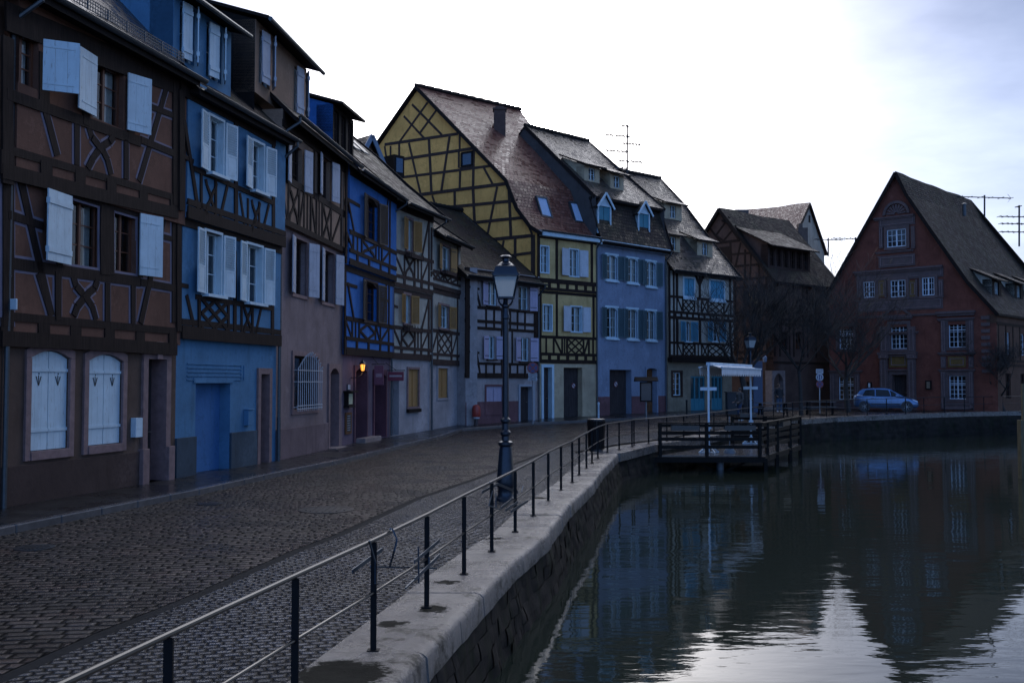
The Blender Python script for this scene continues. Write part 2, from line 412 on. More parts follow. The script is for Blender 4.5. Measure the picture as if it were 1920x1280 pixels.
        if sill:
            q=MB(); q.fbox(F,u0-.08,u1+.08,z0-.07-(surw*.8 if surr else 0),z0-(surw*.8 if surr else 0.001),-.03,.13+box); q.build('sill',sill,s.H.root,wo)
        for sh in shut: s.shutter(wo,(u0-(box and .05),u1+(box and .05),z0,z1),*sh)
        return wo
    def shutter(s,wo,r,side,wid,ang,mat,style='plain',lab=None,open_o=None):
        F=s.F; u0,u1,z0,z1=r; a=R(ang); hu=u0-.01 if side=='L' else u1+.01; sg=1 if side=='L' else -1
        t=.032
        base=F.P(hu,0,.055+ (0.03 if open_o is None else open_o)); d=Vector((F.d.x,F.d.y,0)); n=Vector((F.n.x,F.n.y,0))
        D=d*(sg*math.cos(a))+n*math.sin(a); Nn=Vector((D.y,-D.x,0))*sg
        q=MB()
        def bx(a0,a1,h0,h1,t0,t1,m=0):
            c=[]
            for h in (h0,h1):
                for (x,y) in ((a0,t0),(a1,t0),(a1,t1),(a0,t1)):
                    p=base+D*x+Nn*y; c.append(Vector((p.x,p.y,h)))
            q.hexa(c,m)
        if style=='plain':
            nb=3
            for i in range(nb): bx(wid*i/nb+.002,wid*(i+1)/nb-.002,z0,z1,-t/2,t/2-.001*i)
            for z in (z0+(z1-z0)*.14,z0+(z1-z0)*.86): bx(.01,wid*.85,z-.016,z+.016,-t/2-.009,t/2+.009,1 if mat in (LILAC,OCHRE) else 0)
        elif style=='batten':
            nb=3
            for i in range(nb): bx(wid*i/nb+.002,wid*(i+1)/nb-.002,z0,z1,-t/2,t/2-.001*i)
            for z in (z0+(z1-z0)*.16,z0+(z1-z0)*.84): bx(.01,wid-.01,z-.05,z+.05,-t/2-.02,t/2+.02)
        else:
            f=.045; zz=z0+(z1-z0)*(.42 if style=='louver' else (.5 if style=='panel' else .0))
            bx(0,f,z0,z1,-t/2,t/2); bx(wid-f,wid,z0,z1,-t/2,t/2); bx(f,wid-f,z0,z0+f,-t/2,t/2); bx(f,wid-f,z1-f,z1,-t/2,t/2)
            if style!='full': bx(f,wid-f,zz-f/2,zz+f/2,-t/2+.001,t/2-.001); bx(f,wid-f,z0+f,zz-f/2,-t/4,t/4); bx(f+.04,wid-f-.04,z0+f+.05,zz-f/2-.05,-t/2+.002,t/2-.002)
            lo=(zz+f/2) if style!='full' else z0+f
            if style in('louver','full'):
                k=int((z1-f-lo)/.055); st=(z1-f-lo)/k
                for i in range(k):
                    zc=lo+st*(i+.5); c=[]
                    for (x,y,h) in ((f,-t/2+.004,zc+.016),(wid-f,-t/2+.004,zc+.016),(wid-f,t/2-.004,zc-.022),(f,t/2-.004,zc-.022),(f,-t/2+.004,zc+.026),(wid-f,-t/2+.004,zc+.026),(wid-f,t/2-.004,zc-.012),(f,t/2-.004,zc-.012)):
                        p=base+D*x+Nn*y; c.append(Vector((p.x,p.y,h)))
                    q.hexa(c)
            else: bx(f,wid-f,lo,z1-f,-t/4,t/4); bx(f+.04,wid-f-.04,lo+.05,z1-f-.05,-t/2+.002,t/2-.002)
        o=q.build('shutter',[mat,IRON],s.H.root,wo)
        if lab: o['label']=lab
    def door(s,px=None,r=None,mat=None,deep=.25,planks=4,handle=True,surr=None,surw=.15,panels=False,arch=0,step=None,glass=False,name='door',trans=0):
        F=s.F; u0,u1,z0,z1=r if r else F.rect(*px); s.hole((u0,u1,z0,z1)); w=MB()
        n=planks
        for i in range(n): w.fbox(F,u0+(u1-u0)*i/n+.003,u0+(u1-u0)*(i+1)/n-.003,z0,z1-trans,-deep-.05,-deep-.002*(i%2))
        w.fbox(F,u0,u1,z0,z1-trans,-deep-.06,-deep-.052)
        if panels:
            for i in range(2):
                a=u0+(u1-u0)*(.08+.46*i); b=a+(u1-u0)*.38
                for (c,d) in ((.06,.36),(.42,.9)):
                    w.fbox(F,a,b,z0+(z1-trans-z0)*c,z0+(z1-trans-z0)*d,-deep-.01,-deep+.02)
        if trans:
            w.fbox(F,u0,u1,z1-trans,z1-trans+.05,-deep-.05,-deep+.02); w.fbox(F,u0,u1,z1-.05,z1,-deep-.05,-deep+.02)
            for i in range(4): u=u0+(u1-u0)*(i+.5)/4; w.fbox(F,u-.015,u+.015,z1-trans+.05,z1-.05,-deep-.04,-deep)
        do=w.build(name,mat,s.H.root)
        if handle:
            h=MB(); u=u1-(u1-u0)*.12; c=F.P(u,z0+1.05,-deep+.0); h.bar(c,c+Vector((F.n.x,F.n.y,0))*.06,.02); h.bar(c+Vector((F.n.x,F.n.y,0))*.05,c+Vector((F.n.x,F.n.y,0))*.05-Vector((F.d.x,F.d.y,0))*.12,.02); h.build('handle',plain((.35,.32,.25),'brass',.35,.9),s.H.root,do)
        if surr:
            q=MB(); t=surw
            q.fbox(F,u0-t,u0+.014,z0,z1+t,-deep,.06); q.fbox(F,u1-.014,u1+t,z0,z1+t,-deep,.06); q.fbox(F,u0+.014,u1-.014,z1-.014,z1+t,-deep,.058)
            if arch:
                nn=10;c=(u0+u1)/2;A=[(u0+(u1-u0)*i/nn,z1-arch+arch*(1-(2*i/nn-1)**2)) for i in range(nn+1)]
                for i in range(nn): q.fpoly(F,[A[i],A[i+1],(A[i+1][0],z1+.005),(A[i][0],z1+.005)],-deep,.055)
            q.build('door_frame',surr,s.H.root,do)
        elif arch:
            q=MB(); nn=10;c=(u0+u1)/2;A=[(u0+(u1-u0)*i/nn,z1-arch+arch*(1-(2*i/nn-1)**2)) for i in range(nn+1)]
            for i in range(nn): q.fpoly(F,[A[i],A[i+1],(A[i+1][0],z1+.005),(A[i][0],z1+.005)],-deep,.004)
            q.build('door_frame',s.mat,s.H.root,do)
        if step:
            q=MB(); q.fbox(F,u0-.1,u1+.1,z0-.4,z0-.01,-.1,step); q.build('step',STONE_S,s.H.root,bevel=.015)
        return do
    def finish(s,timber=None,line=None):
        F=s.F; w=MB()
        hs=[(max(a,s.u0),min(b,s.u1),max(c,s.z0),min(d,s.z1)) for a,b,c,d in s.holes]
        us=sorted(set([s.u0,s.u1]+[x for h in hs for x in h[:2]])); zs=sorted(set([s.z0,s.z1]+[x for h in hs for x in h[2:]]))
        for i in range(len(us)-1):
            for j in range(len(zs)-1):
                um=(us[i]+us[i+1])/2; zm=(zs[j]+zs[j+1])/2
                if any(h[0]<um<h[1] and h[2]<zm<h[3] for h in hs): continue
                w.face([F.P(us[i],zs[j]),F.P(us[i+1],zs[j]),F.P(us[i+1],zs[j+1]),F.P(us[i],zs[j+1])])
        for (a,b,c,d) in hs:
            dp=-.5
            w.face([F.P(a,c,0),F.P(a,d,0),F.P(a,d,dp),F.P(a,c,dp)]); w.face([F.P(b,d,0),F.P(b,c,0),F.P(b,c,dp),F.P(b,d,dp)])
            w.face([F.P(b,c,0),F.P(a,c,0),F.P(a,c,dp),F.P(b,c,dp)]); w.face([F.P(a,d,0),F.P(b,d,0),F.P(b,d,dp),F.P(a,d,dp)])
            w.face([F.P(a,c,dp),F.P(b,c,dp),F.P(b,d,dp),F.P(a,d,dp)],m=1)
        # underside of a jetty and short returns at the ends
        w.face([F.P(s.u0,s.z0,0),F.P(s.u0,s.z0,-.6),F.P(s.u1,s.z0,-.6),F.P(s.u1,s.z0,0)])
        w.face([F.P(s.u0,s.z0,0),F.P(s.u0,s.z1,0),F.P(s.u0,s.z1,-.6),F.P(s.u0,s.z0,-.6)])
        w.face([F.P(s.u1,s.z0,0),F.P(s.u1,s.z0,-.6),F.P(s.u1,s.z1,-.6),F.P(s.u1,s.z1,0)])
        w.build(s.name,[s.mat,DARK],s.H.root)
        if s.tim.f: s.tim.build('timber_frame',timber or TIMBER,s.H.root,bevel=0)
        if hasattr(s,'lin'): s.lin.build('painted_outline',line,s.H.root)
def roofprism(H,F,u0,u1,prof,mat,k0=0,k1=0,*,back=None,thick=.10,rear=True,name='roof',depth=None,ends=None,verge=None,u1top=None):
    """prof: list of (b,z) from the eave (b<0 overhangs the front) up to the ridge; b is measured along 'back'."""
    bk=Vector(back) if back is not None else -F.n; bk=bk.normalized()
    def P(u,b,z):
        t=(u-u0)/(u1-u0); u=u+(k0*(1-t)+k1*t)*max(0,b); q=F.A+F.d*u+bk*b; return Vector((q.x,q.y,z))
    pr=list(prof); bR=pr[-1][0]
    if rear:
        for (b,z) in prof[-2::-1]: pr.append((2*bR-b,z))
    m=MB(); s=0
    for i in range(len(pr)-1):
        (b0,z0),(b1,z1)=pr[i],pr[i+1]; l=math.hypot(b1-b0,z1-z0); nx,nz=(-(z1-z0)/l,(b1-b0)/l)
        n=max(1,int(l/.8))
        # sagging strips for unevenness
        nu=max(1,int((u1-u0)/1.2))
        def Q(u,t):
            b=b0+(b1-b0)*t; z=z0+(z1-z0)*t
            if rear is not None and 0<t<1:
                pass
            return P(u,b,z+SAG*noise.noise(Vector((u*.45+F.A.x,b*.5,F.A.y*.3))))
        for j in range(n):
            for k in range(nu):
                ua,ub=u0+(u1-u0)*k/nu,u0+(u1-u0)*(k+1)/nu; ta,tb=j/n,(j+1)/n
                m.face([Q(ua,ta),Q(ub,ta),Q(ub,tb),Q(ua,tb)],uv=[(ua,s+l*ta),(ub,s+l*ta),(ub,s+l*tb),(ua,s+l*tb)])
        dz=-thick*1.2
        A=[P(u0,b0,z0+dz),P(u1,b0,z0+dz),P(u1,b1,z1+dz),P(u0,b1,z1+dz)]
        m.face(A[::-1],m=1)
        for u in (u0,u1): m.face([P(u,b0,z0+dz),P(u,b1,z1+dz),P(u,b1,z1+.02),P(u,b0,z0+.02)],m=1)
        if i==0: m.face([P(u0,b0,z0+dz),P(u1,b0,z0+dz),P(u1,b0,z0+.03),P(u0,b0,z0+.03)],m=1)
        s+=l
    ro=m.build(name,[mat,DKWOOD],H.root,merge=True)
    # ridge tiles
    rt=MB(); z=prof[-1][1]; n=int((u1-u0)/.33)
    for k in range(n):
        ua=u0+(u1-u0)*k/n; ub=u0+(u1-u0)*(k+1)/n+.03
        rt.tube([P(ua,bR,z+.02+SAG*.3),P(ub,bR,z+.04+SAG*.3)],[.10,.125],8)
    rt.build('ridge_tiles',mat,H.root,ro)
    if verge is not None:
        for u in verge:
            vb=MB()
            for i in range(len(prof)-1):
                (b0,z0),(b1,z1)=prof[i],prof[i+1]
                vb.bar(P(u,b0,z0-.04),P(u,b1,z1-.04),.06,.2)
            vb.build('verge_board',DKWOOD,H.root,ro)
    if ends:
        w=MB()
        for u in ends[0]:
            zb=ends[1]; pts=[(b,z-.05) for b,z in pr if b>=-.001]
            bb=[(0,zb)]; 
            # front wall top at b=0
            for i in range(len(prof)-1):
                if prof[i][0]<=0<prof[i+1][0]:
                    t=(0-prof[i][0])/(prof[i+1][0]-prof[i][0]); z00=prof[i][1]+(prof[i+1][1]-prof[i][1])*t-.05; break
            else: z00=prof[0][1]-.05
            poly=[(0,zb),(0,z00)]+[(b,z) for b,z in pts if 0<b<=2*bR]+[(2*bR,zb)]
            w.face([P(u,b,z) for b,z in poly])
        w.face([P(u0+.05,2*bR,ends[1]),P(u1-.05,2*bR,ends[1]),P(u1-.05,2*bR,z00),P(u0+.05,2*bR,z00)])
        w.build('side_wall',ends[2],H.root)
    return ro,P
SAG=.10
def gutter(H,F,u0,u1,z,o,parent,pipes=(),r=.075,zb=0.1,foot=None):
    g=MB(); n=6
    pts=[F.P(u0+(u1-u0)*i/n,z-.02*i/n,o) for i in range(n+1)]
    # half-round channel
    k=8
    for i in range(n):
        for j in range(k):
            def q(p,t): a=math.pi+math.pi*t/k; return p+Vector((F.n.x,F.n.y,0))*math.cos(a)*r+Vector((0,0,1))*math.sin(a)*r
            g.face([q(pts[i],j),q(pts[i+1],j),q(pts[i+1],j+1),q(pts[i],j+1)],sm=True)
    for sg in (-1,1): g.tube([p+Vector((F.n.x,F.n.y,0))*r*sg for p in pts],.009,5)
    go=g.build('gutter',GUT,H.root)
    for (u,ub,pr_) in pipes:
        p=MB(); a=F.P(u,z-r,o); wall=F.P(ub,z-.55,.10)
        p.tube([a+Vector((0,0,.05)),a-Vector((0,0,.12)),wall,F.P(ub,z-.7,.09),F.P(ub,zb,.09)],.045,8)
        zz=z-1.2
        while zz>zb+.3: p.lathe(F.P(ub,zz,.09),[(.054,0),(.054,.03)],8); zz-=1.9
        if foot: p.tube([F.P(ub,zb+1.2,.09),F.P(ub,zb,.09)],.056,8)
        p.build('downpipe',GUT,H.root)
    return go
def dormer(H,F,u0,u1,of,zf0,zf1,slope,depth,wall,cheek,rmat,over=.35,name='dormer',openings=(),shutm=WHITE,style='batten',sidew=.3,win=True,angs=(150,150),wframe=None,gut=True):
    """shed dormer: front wall at offset of, roof falling to the front"""
    G=F.off(of); m=MB()
    d=MB()
    S=Storey(H,G,zf0,zf1,wall,u0,u1,name=name)
    # box
    zr=zf1+slope*depth
    chk=[]
    for u in (u0,u1):
        d=MB(); d.face([G.P(u,zf0-.6,-.01),G.P(u,zf1,-.01),G.P(u,zr,-depth),G.P(u,zf0-.6,-depth)]); chk.append(d)
    for (a,b,c,e) in openings:
        wd=(b-a)*.5
        S.window(r=(a,b,c,e),frame=wframe or WHITE,cols=2,rows=2,curt=0,fw=.04,shut=[('L',wd,angs[0],shutm,style),('R',wd,angs[1],shutm,style)] if shutm else ())
    S.finish()
    body=[o for o in H.root.children if o.name.startswith(name) and o.type=='MESH'][-1]
    for d in chk: d.build('cheek',cheek,H.root,body)
    r=MB(); t=.09
    a,b=u0-sidew,u1+sidew
    f=-over; zf=zf1-over*slope+.06
    def P(u,k,dz): return G.P(u,zf+slope*k+dz,over-k)
    n=max(1,int((depth+over)/.5))
    for i in range(n):
        k0=(depth+over)*i/n;k1=(depth+over)*(i+1)/n; q=math.hypot(1,slope)
        r.face([P(a,k0,t),P(b,k0,t),P(b,k1,t),P(a,k1,t)],uv=[(a,k0*q),(b,k0*q),(b,k1*q),(a,k1*q)])
    K=depth+over
    r.face([P(a,0,0),P(a,K,0),P(b,K,0),P(b,0,0)],m=1); r.face([P(a,0,0),P(b,0,0),P(b,0,t),P(a,0,t)],m=1)
    for u in (a,b): r.face([P(u,0,0),P(u,K,0),P(u,K,t),P(u,0,t)],m=1)
    r.build('dormer_roof',[rmat,DKWOOD],H.root,body)
    if gut:
        g=MB(); g.tube([P(a-.05,-.06,0),P(b+.05,-.06,0)],.06,8); g.build('dormer_gutter',GUT,H.root,body)
    return body
# shared colours
TIMBER=wood((.024,.015,.012),'dark_timber'); DKWOOD=wood((.014,.010,.009),'eave_board')
TIMB2=wood((.050,.032,.027),'brown_timber')
STONE_S=stone('sandstone',(.22,.17,.16),.7,bd=.006,dark=.3)
STONE_P=stone('pink_sandstone',(.20,.125,.12),.75,bd=.006,dark=.25)
ROOF_A=tiles('old_tiles',(.060,.034,.026),(.105,.062,.048))
ROOF_R=tiles('red_tiles',(.115,.040,.028),(.17,.07,.05),mossf=.15)
ROOF_D=tiles('dark_tiles',(.018,.013,.012),(.042,.029,.025),mossf=.4)
ROOF_G=tiles('grey_tiles',(.04,.031,.028),(.09,.07,.062),mossf=.3)
OCHRE=paint((.30,.16,.045),'ochre_paint',.6,.35); BROWNSH=paint((.085,.055,.035),'brown_shutter',.65)
BLUEW=paint((.46,.60,.68),'pale_blue_white',.5,.2); LILAC=paint((.36,.33,.45),'lilac_paint',.55,.3)
TEAL=paint((.035,.20,.27),'teal_paint',.5,.2); GREYT=paint((.06,.115,.135),'grey_green_paint',.6,.2); CYAN=paint((.05,.26,.40),'cyan_paint',.5,.2)
REDWD=paint((.13,.045,.022),'red_brown_sash',.45,.1)
# ---------------------------------------------------------------- the left row
F1=facpx(6,17.03,330,22.2); F2=facpx(330,22.2,518,27.1); F3=facpx(518,27.1,642,33.5); F4=facpx(642,33.5,732,39.2)
F5=facpx(732,39.2,806,43.0); F5B=facpx(806,43.0,858,46.6); F6=facpx(873,46.3,1010,50.6); F7=facpx(1010,51.5,1118,54.2); F8=facpx(1118,54.2,1248,58.5); F9=facpx(1252,58.7,1372,62.7)
P_BROWN=plaster((.14,.068,.046),'brown_plaster'); P_LAV=paint((.17,.15,.20),'lavender_line',.8,.5); P_BRG=plaster((.105,.068,.052),'ground_plaster')
P_BLUE=plaster((.075,.185,.31),'blue_plaster',var=.2); P_TAUPE=plaster((.20,.15,.15),'taupe_plaster',st=.45); P_BRN2=plaster((.26,.17,.12),'tan_plaster')
P_VIV=plaster((.036,.14,.39),'vivid_blue_plaster',var=.2); P_PINK=plaster((.13,.095,.125),'mauve_plaster'); P_CREAM=plaster((.36,.34,.29),'cream_plaster',st=.5)
P_GREY=plaster((.31,.29,.30),'grey_white_plaster',st=.4); P_BEIGE=plaster((.30,.27,.27),'beige_plaster',st=.4); P_YEL=plaster((.74,.38,.105),'yellow_plaster',var=.15)
P_CRM2=plaster((.42,.34,.23),'warm_cream_plaster'); P_LIL=plaster((.19,.235,.32),'lilac_plaster',var=.15); P_RED=plaster((.145,.050,.035),'red_plaster',var=.3); P_DKB=plaster((.10,.055,.038),'dark_brown_plaster')
PLBR=plaster((.06,.038,.032),'brown_plinth'); PLBL=plaster((.045,.065,.085),'slate_plinth'); PLTP=plaster((.14,.10,.105),'taupe_plinth'); PLRE=plaster((.14,.07,.075),'red_plinth')
def lineup(S,L): S.beams(L,.09)
def plinth(H,F,z0,z1,mat,u0=0,u1=None,o=.05,gaps=()):
    u1=F.w if u1 is None else u1; m=MB(); a=u0
    for g0,g1 in list(gaps)+[(u1,u1)]:
        if g0>a: m=MB(); m.fbox(F,a,g0,z0,z1,-.02,o); m.build('plinth',mat,H.root,bevel=.01)
        a=g1
def fascia(H,F,z,u0,u1,o0,o1,h=.22,mat=None,name='fascia'):
    m=MB(); m.fbox(F,u0,u1,z-h,z,o0,o1); m.build(name,mat or DKWOOD,H.root)
# ---- house 1
H=House(F1,'half_timbered_house','brown half-timbered house with white shutters, nearest on the left'); H1=H
zA=F1.z(160,636); G1=F1.off(.10); zB=G1.z(160,372); G2=F1.off(.18); zE=9.25
S=Storey(H,F1,-.3,zA,P_BRG,name='ground_floor_wall')
def arched_closed(S,px,mat,surm,heart=True):
    u0,u1,z0,z1=S.F.rect(*px); F=S.F; S.hole((u0,u1,z0,z1)); m=MB(); c=(u0+u1)/2; ar=.14
    w=MB(); t=.14; n=12
    def az(u,base,rise,hw): return base-rise+rise*(1-((u-c)/hw)**2)
    for a in ((u0-t,u0,z0-.16,z1-ar+.0),(u1,u1+t,z0-.16,z1-ar)): w.fbox(F,*a,-.05,.05)
    w.fbox(F,u0,u1,z0-.16,z0,-.12,.07)
    for i in range(n):
        ua=u0-t+(u1-u0+2*t)*i/n; ub=u0-t+(u1-u0+2*t)*(i+1)/n
        def inner(u): return z1-ar if (u<u0 or u>u1) else az(u,z1,ar,(u1-u0)/2)
        w.fpoly(F,[(ua,inner(max(ua,u0)) if ua>u0-1e-6 else z1-ar),(ub,inner(min(ub,u1))),(ub,az(ub,z1+t,ar,(u1-u0)/2+t)),(ua,az(ua,z1+t,ar,(u1-u0)/2+t))],-.05,.048)
    wo=w.build('window',surm,S.H.root,bevel=.008)
    for sg in (0,1):
        q=MB(); a=u0+.005 if sg==0 else c+.006; b=c-.006 if sg==0 else u1-.005
        nb=3
        for i in range(nb):
            x0=a+(b-a)*i/nb+.0025; x1=a+(b-a)*(i+1)/nb-.0025
            q.fpoly(F,[(x0,z0+.01),(x1,z0+.01),(x1,az(x1,z1-.01,ar,(u1-u0)/2)),(x0,az(x0,z1-.01,ar,(u1-u0)/2))],-.06,-.025-.001*i)
        for zz in (z0+(z1-z0)*.2,z0+(z1-z0)*.80): q.fbox(F,a-.03*(1-sg),b+.03*sg,zz-.025,zz+.03,-.03,-.004)
        # pierced ornament: small V with a bar, dark
        m_=(a+b)/2; zc=z0+(z1-z0)*.70
        q.fpoly(F,[(m_-.006,zc-.10),(m_+.006,zc-.10),(m_+.012,zc+.09),(m_-.012,zc+.09)],-.024,-.0205,m=1)
        for s2 in (-1,1):
            p=[(m_+s2*.004,zc-.085),(m_+s2*.014,zc-.09),(m_+s2*.075,zc+.07),(m_+s2*.05,zc+.075)]
            q.fpoly(F,p if s2>0 else p[::-1],-.024,-.0205,m=1)
        q.lathe(F.P(m_,zc+.12,-.022),[(.016,-.002),(.016,.002)],8,m=1,M=Matrix.Rotation(R(90),3,'X')) 
        q.build('shutter',[WHITE,IRON],S.H.root,wo)
    return wo
arched_closed(S,(55,657,127,843),WHITE,STONE_P); arched_closed(S,(163,664,227,833),WHITE,STONE_P)
DOORD=wood((.045,.036,.036),'dark_door_wood'); DOORB=wood((.13,.06,.028),'brown_door_wood')
u0,u1,z0,z1=F1.rect(272,672,308,898)
d=S.door(r=(u0,u1,.12,z1),mat=DOORD,deep=.32,planks=5,surr=STONE_P,surw=.16)
m=MB(); uc=(u0+u1)/2; m.fpoly(F1,[(uc-.09,z1-.02),(uc+.09,z1-.02),(uc+.13,z1+.36),(uc-.13,z1+.36)],0,.12); m.fbox(F1,u0-.22,u1+.22,z1+.17,z1+.33,-.02,.09)
m.build('door_lintel',STONE_P,H.root,bevel=.012)
for q in ((u0-.24,u0-.002),(u1+.002,u1+.24)): m=MB(); m.fbox(F1,q[0],q[1],-.2,.85,-.02,.13); m.build('door_pedestal',STONE_P,H.root,bevel=.012)
plinth(H,F1,-.3,.80,PLBR,0,u0-.25)
S.finish()
# small metal things on the ground floor
m=MB(); a,b,c,e=F1.rect(245,783,258,819); m.fbox(F1,a,b,c,e,0,.12); m.fbox(F1,a+.02,b-.02,c+(e-c)*.45,c+(e-c)*.48,.12,.127); single(m,'mailbox',WHITE,F1.P(a,c),'white mailbox on the brown wall beside the stone doorway','mailbox',bevel=.01)
S=Storey(H,G1,zA,zB,P_BROWN)
WSH=[('L',.62,170,WHITE,'batten')]
S.window(px=(127,377,190,503),frame=REDWD,cols=2,rows=3,curt=1,shut=[('L',.80,172,WHITE,'batten')],deep=.14)
S.window(px=(214,394,255,512),frame=REDWD,cols=2,rows=3,curt=0,shut=[('R',.60,165,WHITE,'plain')],deep=.14)
S.beams([(14,330,14,612,.26),(36,330,95,592,.17),(14,402,80,424,.15),(111,350,262,397,.26),(196,385,196,515,.30),(206,385,206,515,.2),(110,360,110,500,.16),(262,400,262,520,.16),(308,398,262,606,.16),(290,440,330,450,.12),(326,395,326,605,.20)],.10)
S.beams([(11,492,262,528,.20),(262,529,330,541,.15)],.10)
S.beams([(71,512,95,590,.16),(107,510,107,600,.16),(200,530,200,604,.15),(248,535,248,608,.15)],.10)
for P_ in (((136,518),(141,536),(152,549),(162,560),(172,575),(179,600)),((181,526),(176,540),(165,549),(155,560),(143,575),(137,592))):
    for a,b in zip(P_[:-1],P_[1:]): S.beams([(a[0],a[1],b[0],b[1],.15)],.10)
S.beams([(4,592,330,621,.15),(2,634,330,655,.26)])
S.beams([(x,594+(x/11),x,640+(x/16),.30) for x in (12,81,141,204,262,322)])
S.finish(line=P_LAV)
zc=(G1.z(2,634)+zA)/2
S=Storey(H,G2,zB,zE,P_BROWN)
S.window(px=(25,62,72,160),frame=REDWD,cols=2,rows=3,curt=1,shut=[('R',.60,128,WHITE,'plain')],deep=.14)
S.window(px=(174,122,232,232),frame=REDWD,cols=2,rows=3,curt=1,shut=[('L',.64,172,WHITE,'plain'),('R',.56,160,WHITE,'plain')],deep=.14)
S.beams([(14,70,14,345,.26),(10,30,330,155,.50),(11,176,262,266,.20),(82,100,82,195,.26),(160,110,160,235,.20),(244,150,244,262,.22),(328,150,328,385,.22)],.0)
S.beams([(278,199,330,219,.13),(262,262,330,290,.15),(311,165,260,340,.15)],.10)
S.beams([(84,208,106,292,.16),(143,228,143,310,.15),(235,262,235,336,.15)],.10)
for P_ in (((165,238),(171,258),(182,272),(192,284),(200,300),(207,328)),((211,256),(204,266),(192,274),(182,284),(172,298),(163,316))):
    for a,b in zip(P_[:-1],P_[1:]): S.beams([(a[0],a[1],b[0],b[1],.15)],.10)
S.beams([(4,278,332,372,.15),(2,320,332,400,.26)])
S.beams([(x,280+x*.27,x,325+x*.25,.30) for x in (12,85,149,207,268,325)])
S.finish(line=P_LAV)
ro,P1=roofprism(H,F1,-.3,F1.w+.02,[(-.5,8.98),(4.4,13.9)],ROOF_G,ends=((0.02,),-.3,P_BROWN),verge=(-.3,))
gutter(H,F1,-.25,F1.w+.15,9.05,.56,ro,pipes=((.1,-.02,None),),zb=.1)
fascia(H,F1,9.02,0,F1.w,.16,.46,.10,name='soffit')
# snow guard grille along the eave
m=MB()
def rfp(F,prof,u,t,h=0,back=None):
    (b0,z0),(b1,z1)=prof; return F.P(u,z0+(z1-z0)*t+h,-(b0+(b1-b0)*t))
sg=[(-.5,8.98),(4.4,13.9)]
for i in range(60):
    u=.6+(F1.w-.7)*i/59; a=rfp(F1,sg,u,.07,.05); m.bar(a,a+Vector((0,0,.22)),.012 if i%8 else .03)
for h in (.07,.14,.21,.27): m.bar(rfp(F1,sg,.6,.07,h),rfp(F1,sg,F1.w-.1,.07,h),.014)
m.build('snow_guard',GUT,H.root,ro)
# ---- house 2 blue
H=House(F2,'half_timbered_house','light blue half-timbered house with white louvred shutters and garage'); H2=H
zA=F2.z(430,641); G1=F2.off(.12); zB=G1.z(430,434); G2=F2.off(.22)
S=Storey(H,F2,-.3,zA,P_BLUE,name='ground_floor_wall')
PBD=plaster((.05,.14,.31),'blue_garage_paint',var=.1)
u0,u1,z0,z1=F2.rect(366,718,431,884); gu0,gu1=u0,u1
S.door(r=(u0,u1,.1,z1),mat=PBD,deep=.28,planks=2,handle=False,name='garage_door')
m=MB(); m.fbox(F2,u0-.12,u1+.12,z1+.002,z1+.12,0,.03)
a,b,c,e=F2.rect(350,683,452,712)
for k in range(5): m.fbox(F2,a,b,c+(e-c)*k/4-.012,c+(e-c)*k/4+.012,0,.022)
m.fbox(F2,b-.02,b+.02,c,e,0,.024); m.fbox(F2,b+.12,b+.16,c,e,0,.024)
m.build('garage_moulding',P_BLUE,H.root)
u0,u1,z0,z1=F2.rect(485,700,502,857); du0,du1=u0,u1
S.door(r=(u0,u1,.1,z1),mat=DOORD,deep=.3,planks=4,surr=STONE_P,surw=.14,step=.2)
plinth(H,F2,-.3,1.0,PLBL,0,du0-.15,gaps=((gu0,gu1),))
S.finish()
m=MB(); a,b,c,e=F2.rect(457,768,466,797); m.fbox(F2,a,b,c,e,0,.13); m.fbox(F2,a-.02,b+.02,e,e+.02,0,.16); single(m,'mailbox',P_BLUE,F2.P(a,c),'blue mailbox on the blue wall beside the garage','mailbox',bevel=.008)
LV='louver'
S=Storey(H,G1,zA,zB,P_BLUE)
S.window(px=(381,436,411,553),frame=WHITE,cols=2,rows=3,curt=0,box=.07,deep=.12,shut=[('L',.46,170,WHITE,LV),('R',.44,170,WHITE,LV)],sill=WHITE)
S.window(px=(459,460,488,568),frame=WHITE,cols=2,rows=3,curt=0,box=.07,deep=.12,shut=[('L',.46,170,WHITE,LV),('R',.46,170,WHITE,LV)],sill=WHITE)
S.beams([(335,420,335,622,.18),(333,533,352,537,.10),(366,556,508,578,.12),(349,553,363,612,.11),(372,560,372,618,.10),(427,566,427,624,.10),(439,470,439,625,.14),(452,572,452,626,.09),(472,574,472,628,.09),(489,577,478,628,.09),(510,470,510,632,.16),(433,450,433,560,.10)])
b=[S.F.u(x) for x in (373,426)]; zz=(S.F.z(400,616),S.F.z(400,564)); S.bays(b,['#'],zz[0],zz[1],post=False)
b=[S.F.u(x) for x in (452,472)]; zz=(S.F.z(462,626),S.F.z(462,573)); S.bays(b,['C'],zz[0],zz[1],post=False,bw=.08)
S.rail(zA+.13,.30); S.rail(zA+.36,.14); S.rail(zB-.1,.18)
S.finish()
S=Storey(H,G2,zB,9.1,P_BLUE)
S.window(px=(388,222,415,328),frame=WHITE,cols=2,rows=3,curt=0,box=.07,deep=.12,shut=[('L',.46,170,WHITE,LV),('R',.44,170,WHITE,LV)],sill=WHITE)
S.window(px=(470,268,491,360),frame=WHITE,cols=2,rows=3,curt=0,box=.07,deep=.12,shut=[('L',.46,170,WHITE,LV),('R',.46,170,WHITE,LV)],sill=WHITE)
S.beams([(340,170,340,395,.20),(338,160,516,260,.42),(344,225,370,392,.12),(338,290,362,303,.10),(362,316,512,381,.12),(376,325,376,405,.09),(403,338,403,415,.09),(426,345,410,416,.09),(441,230,441,425,.16),(449,362,459,430,.09),(464,372,464,432,.08),(485,378,485,440,.08),(503,384,490,440,.08),(512,270,512,448,.16)])
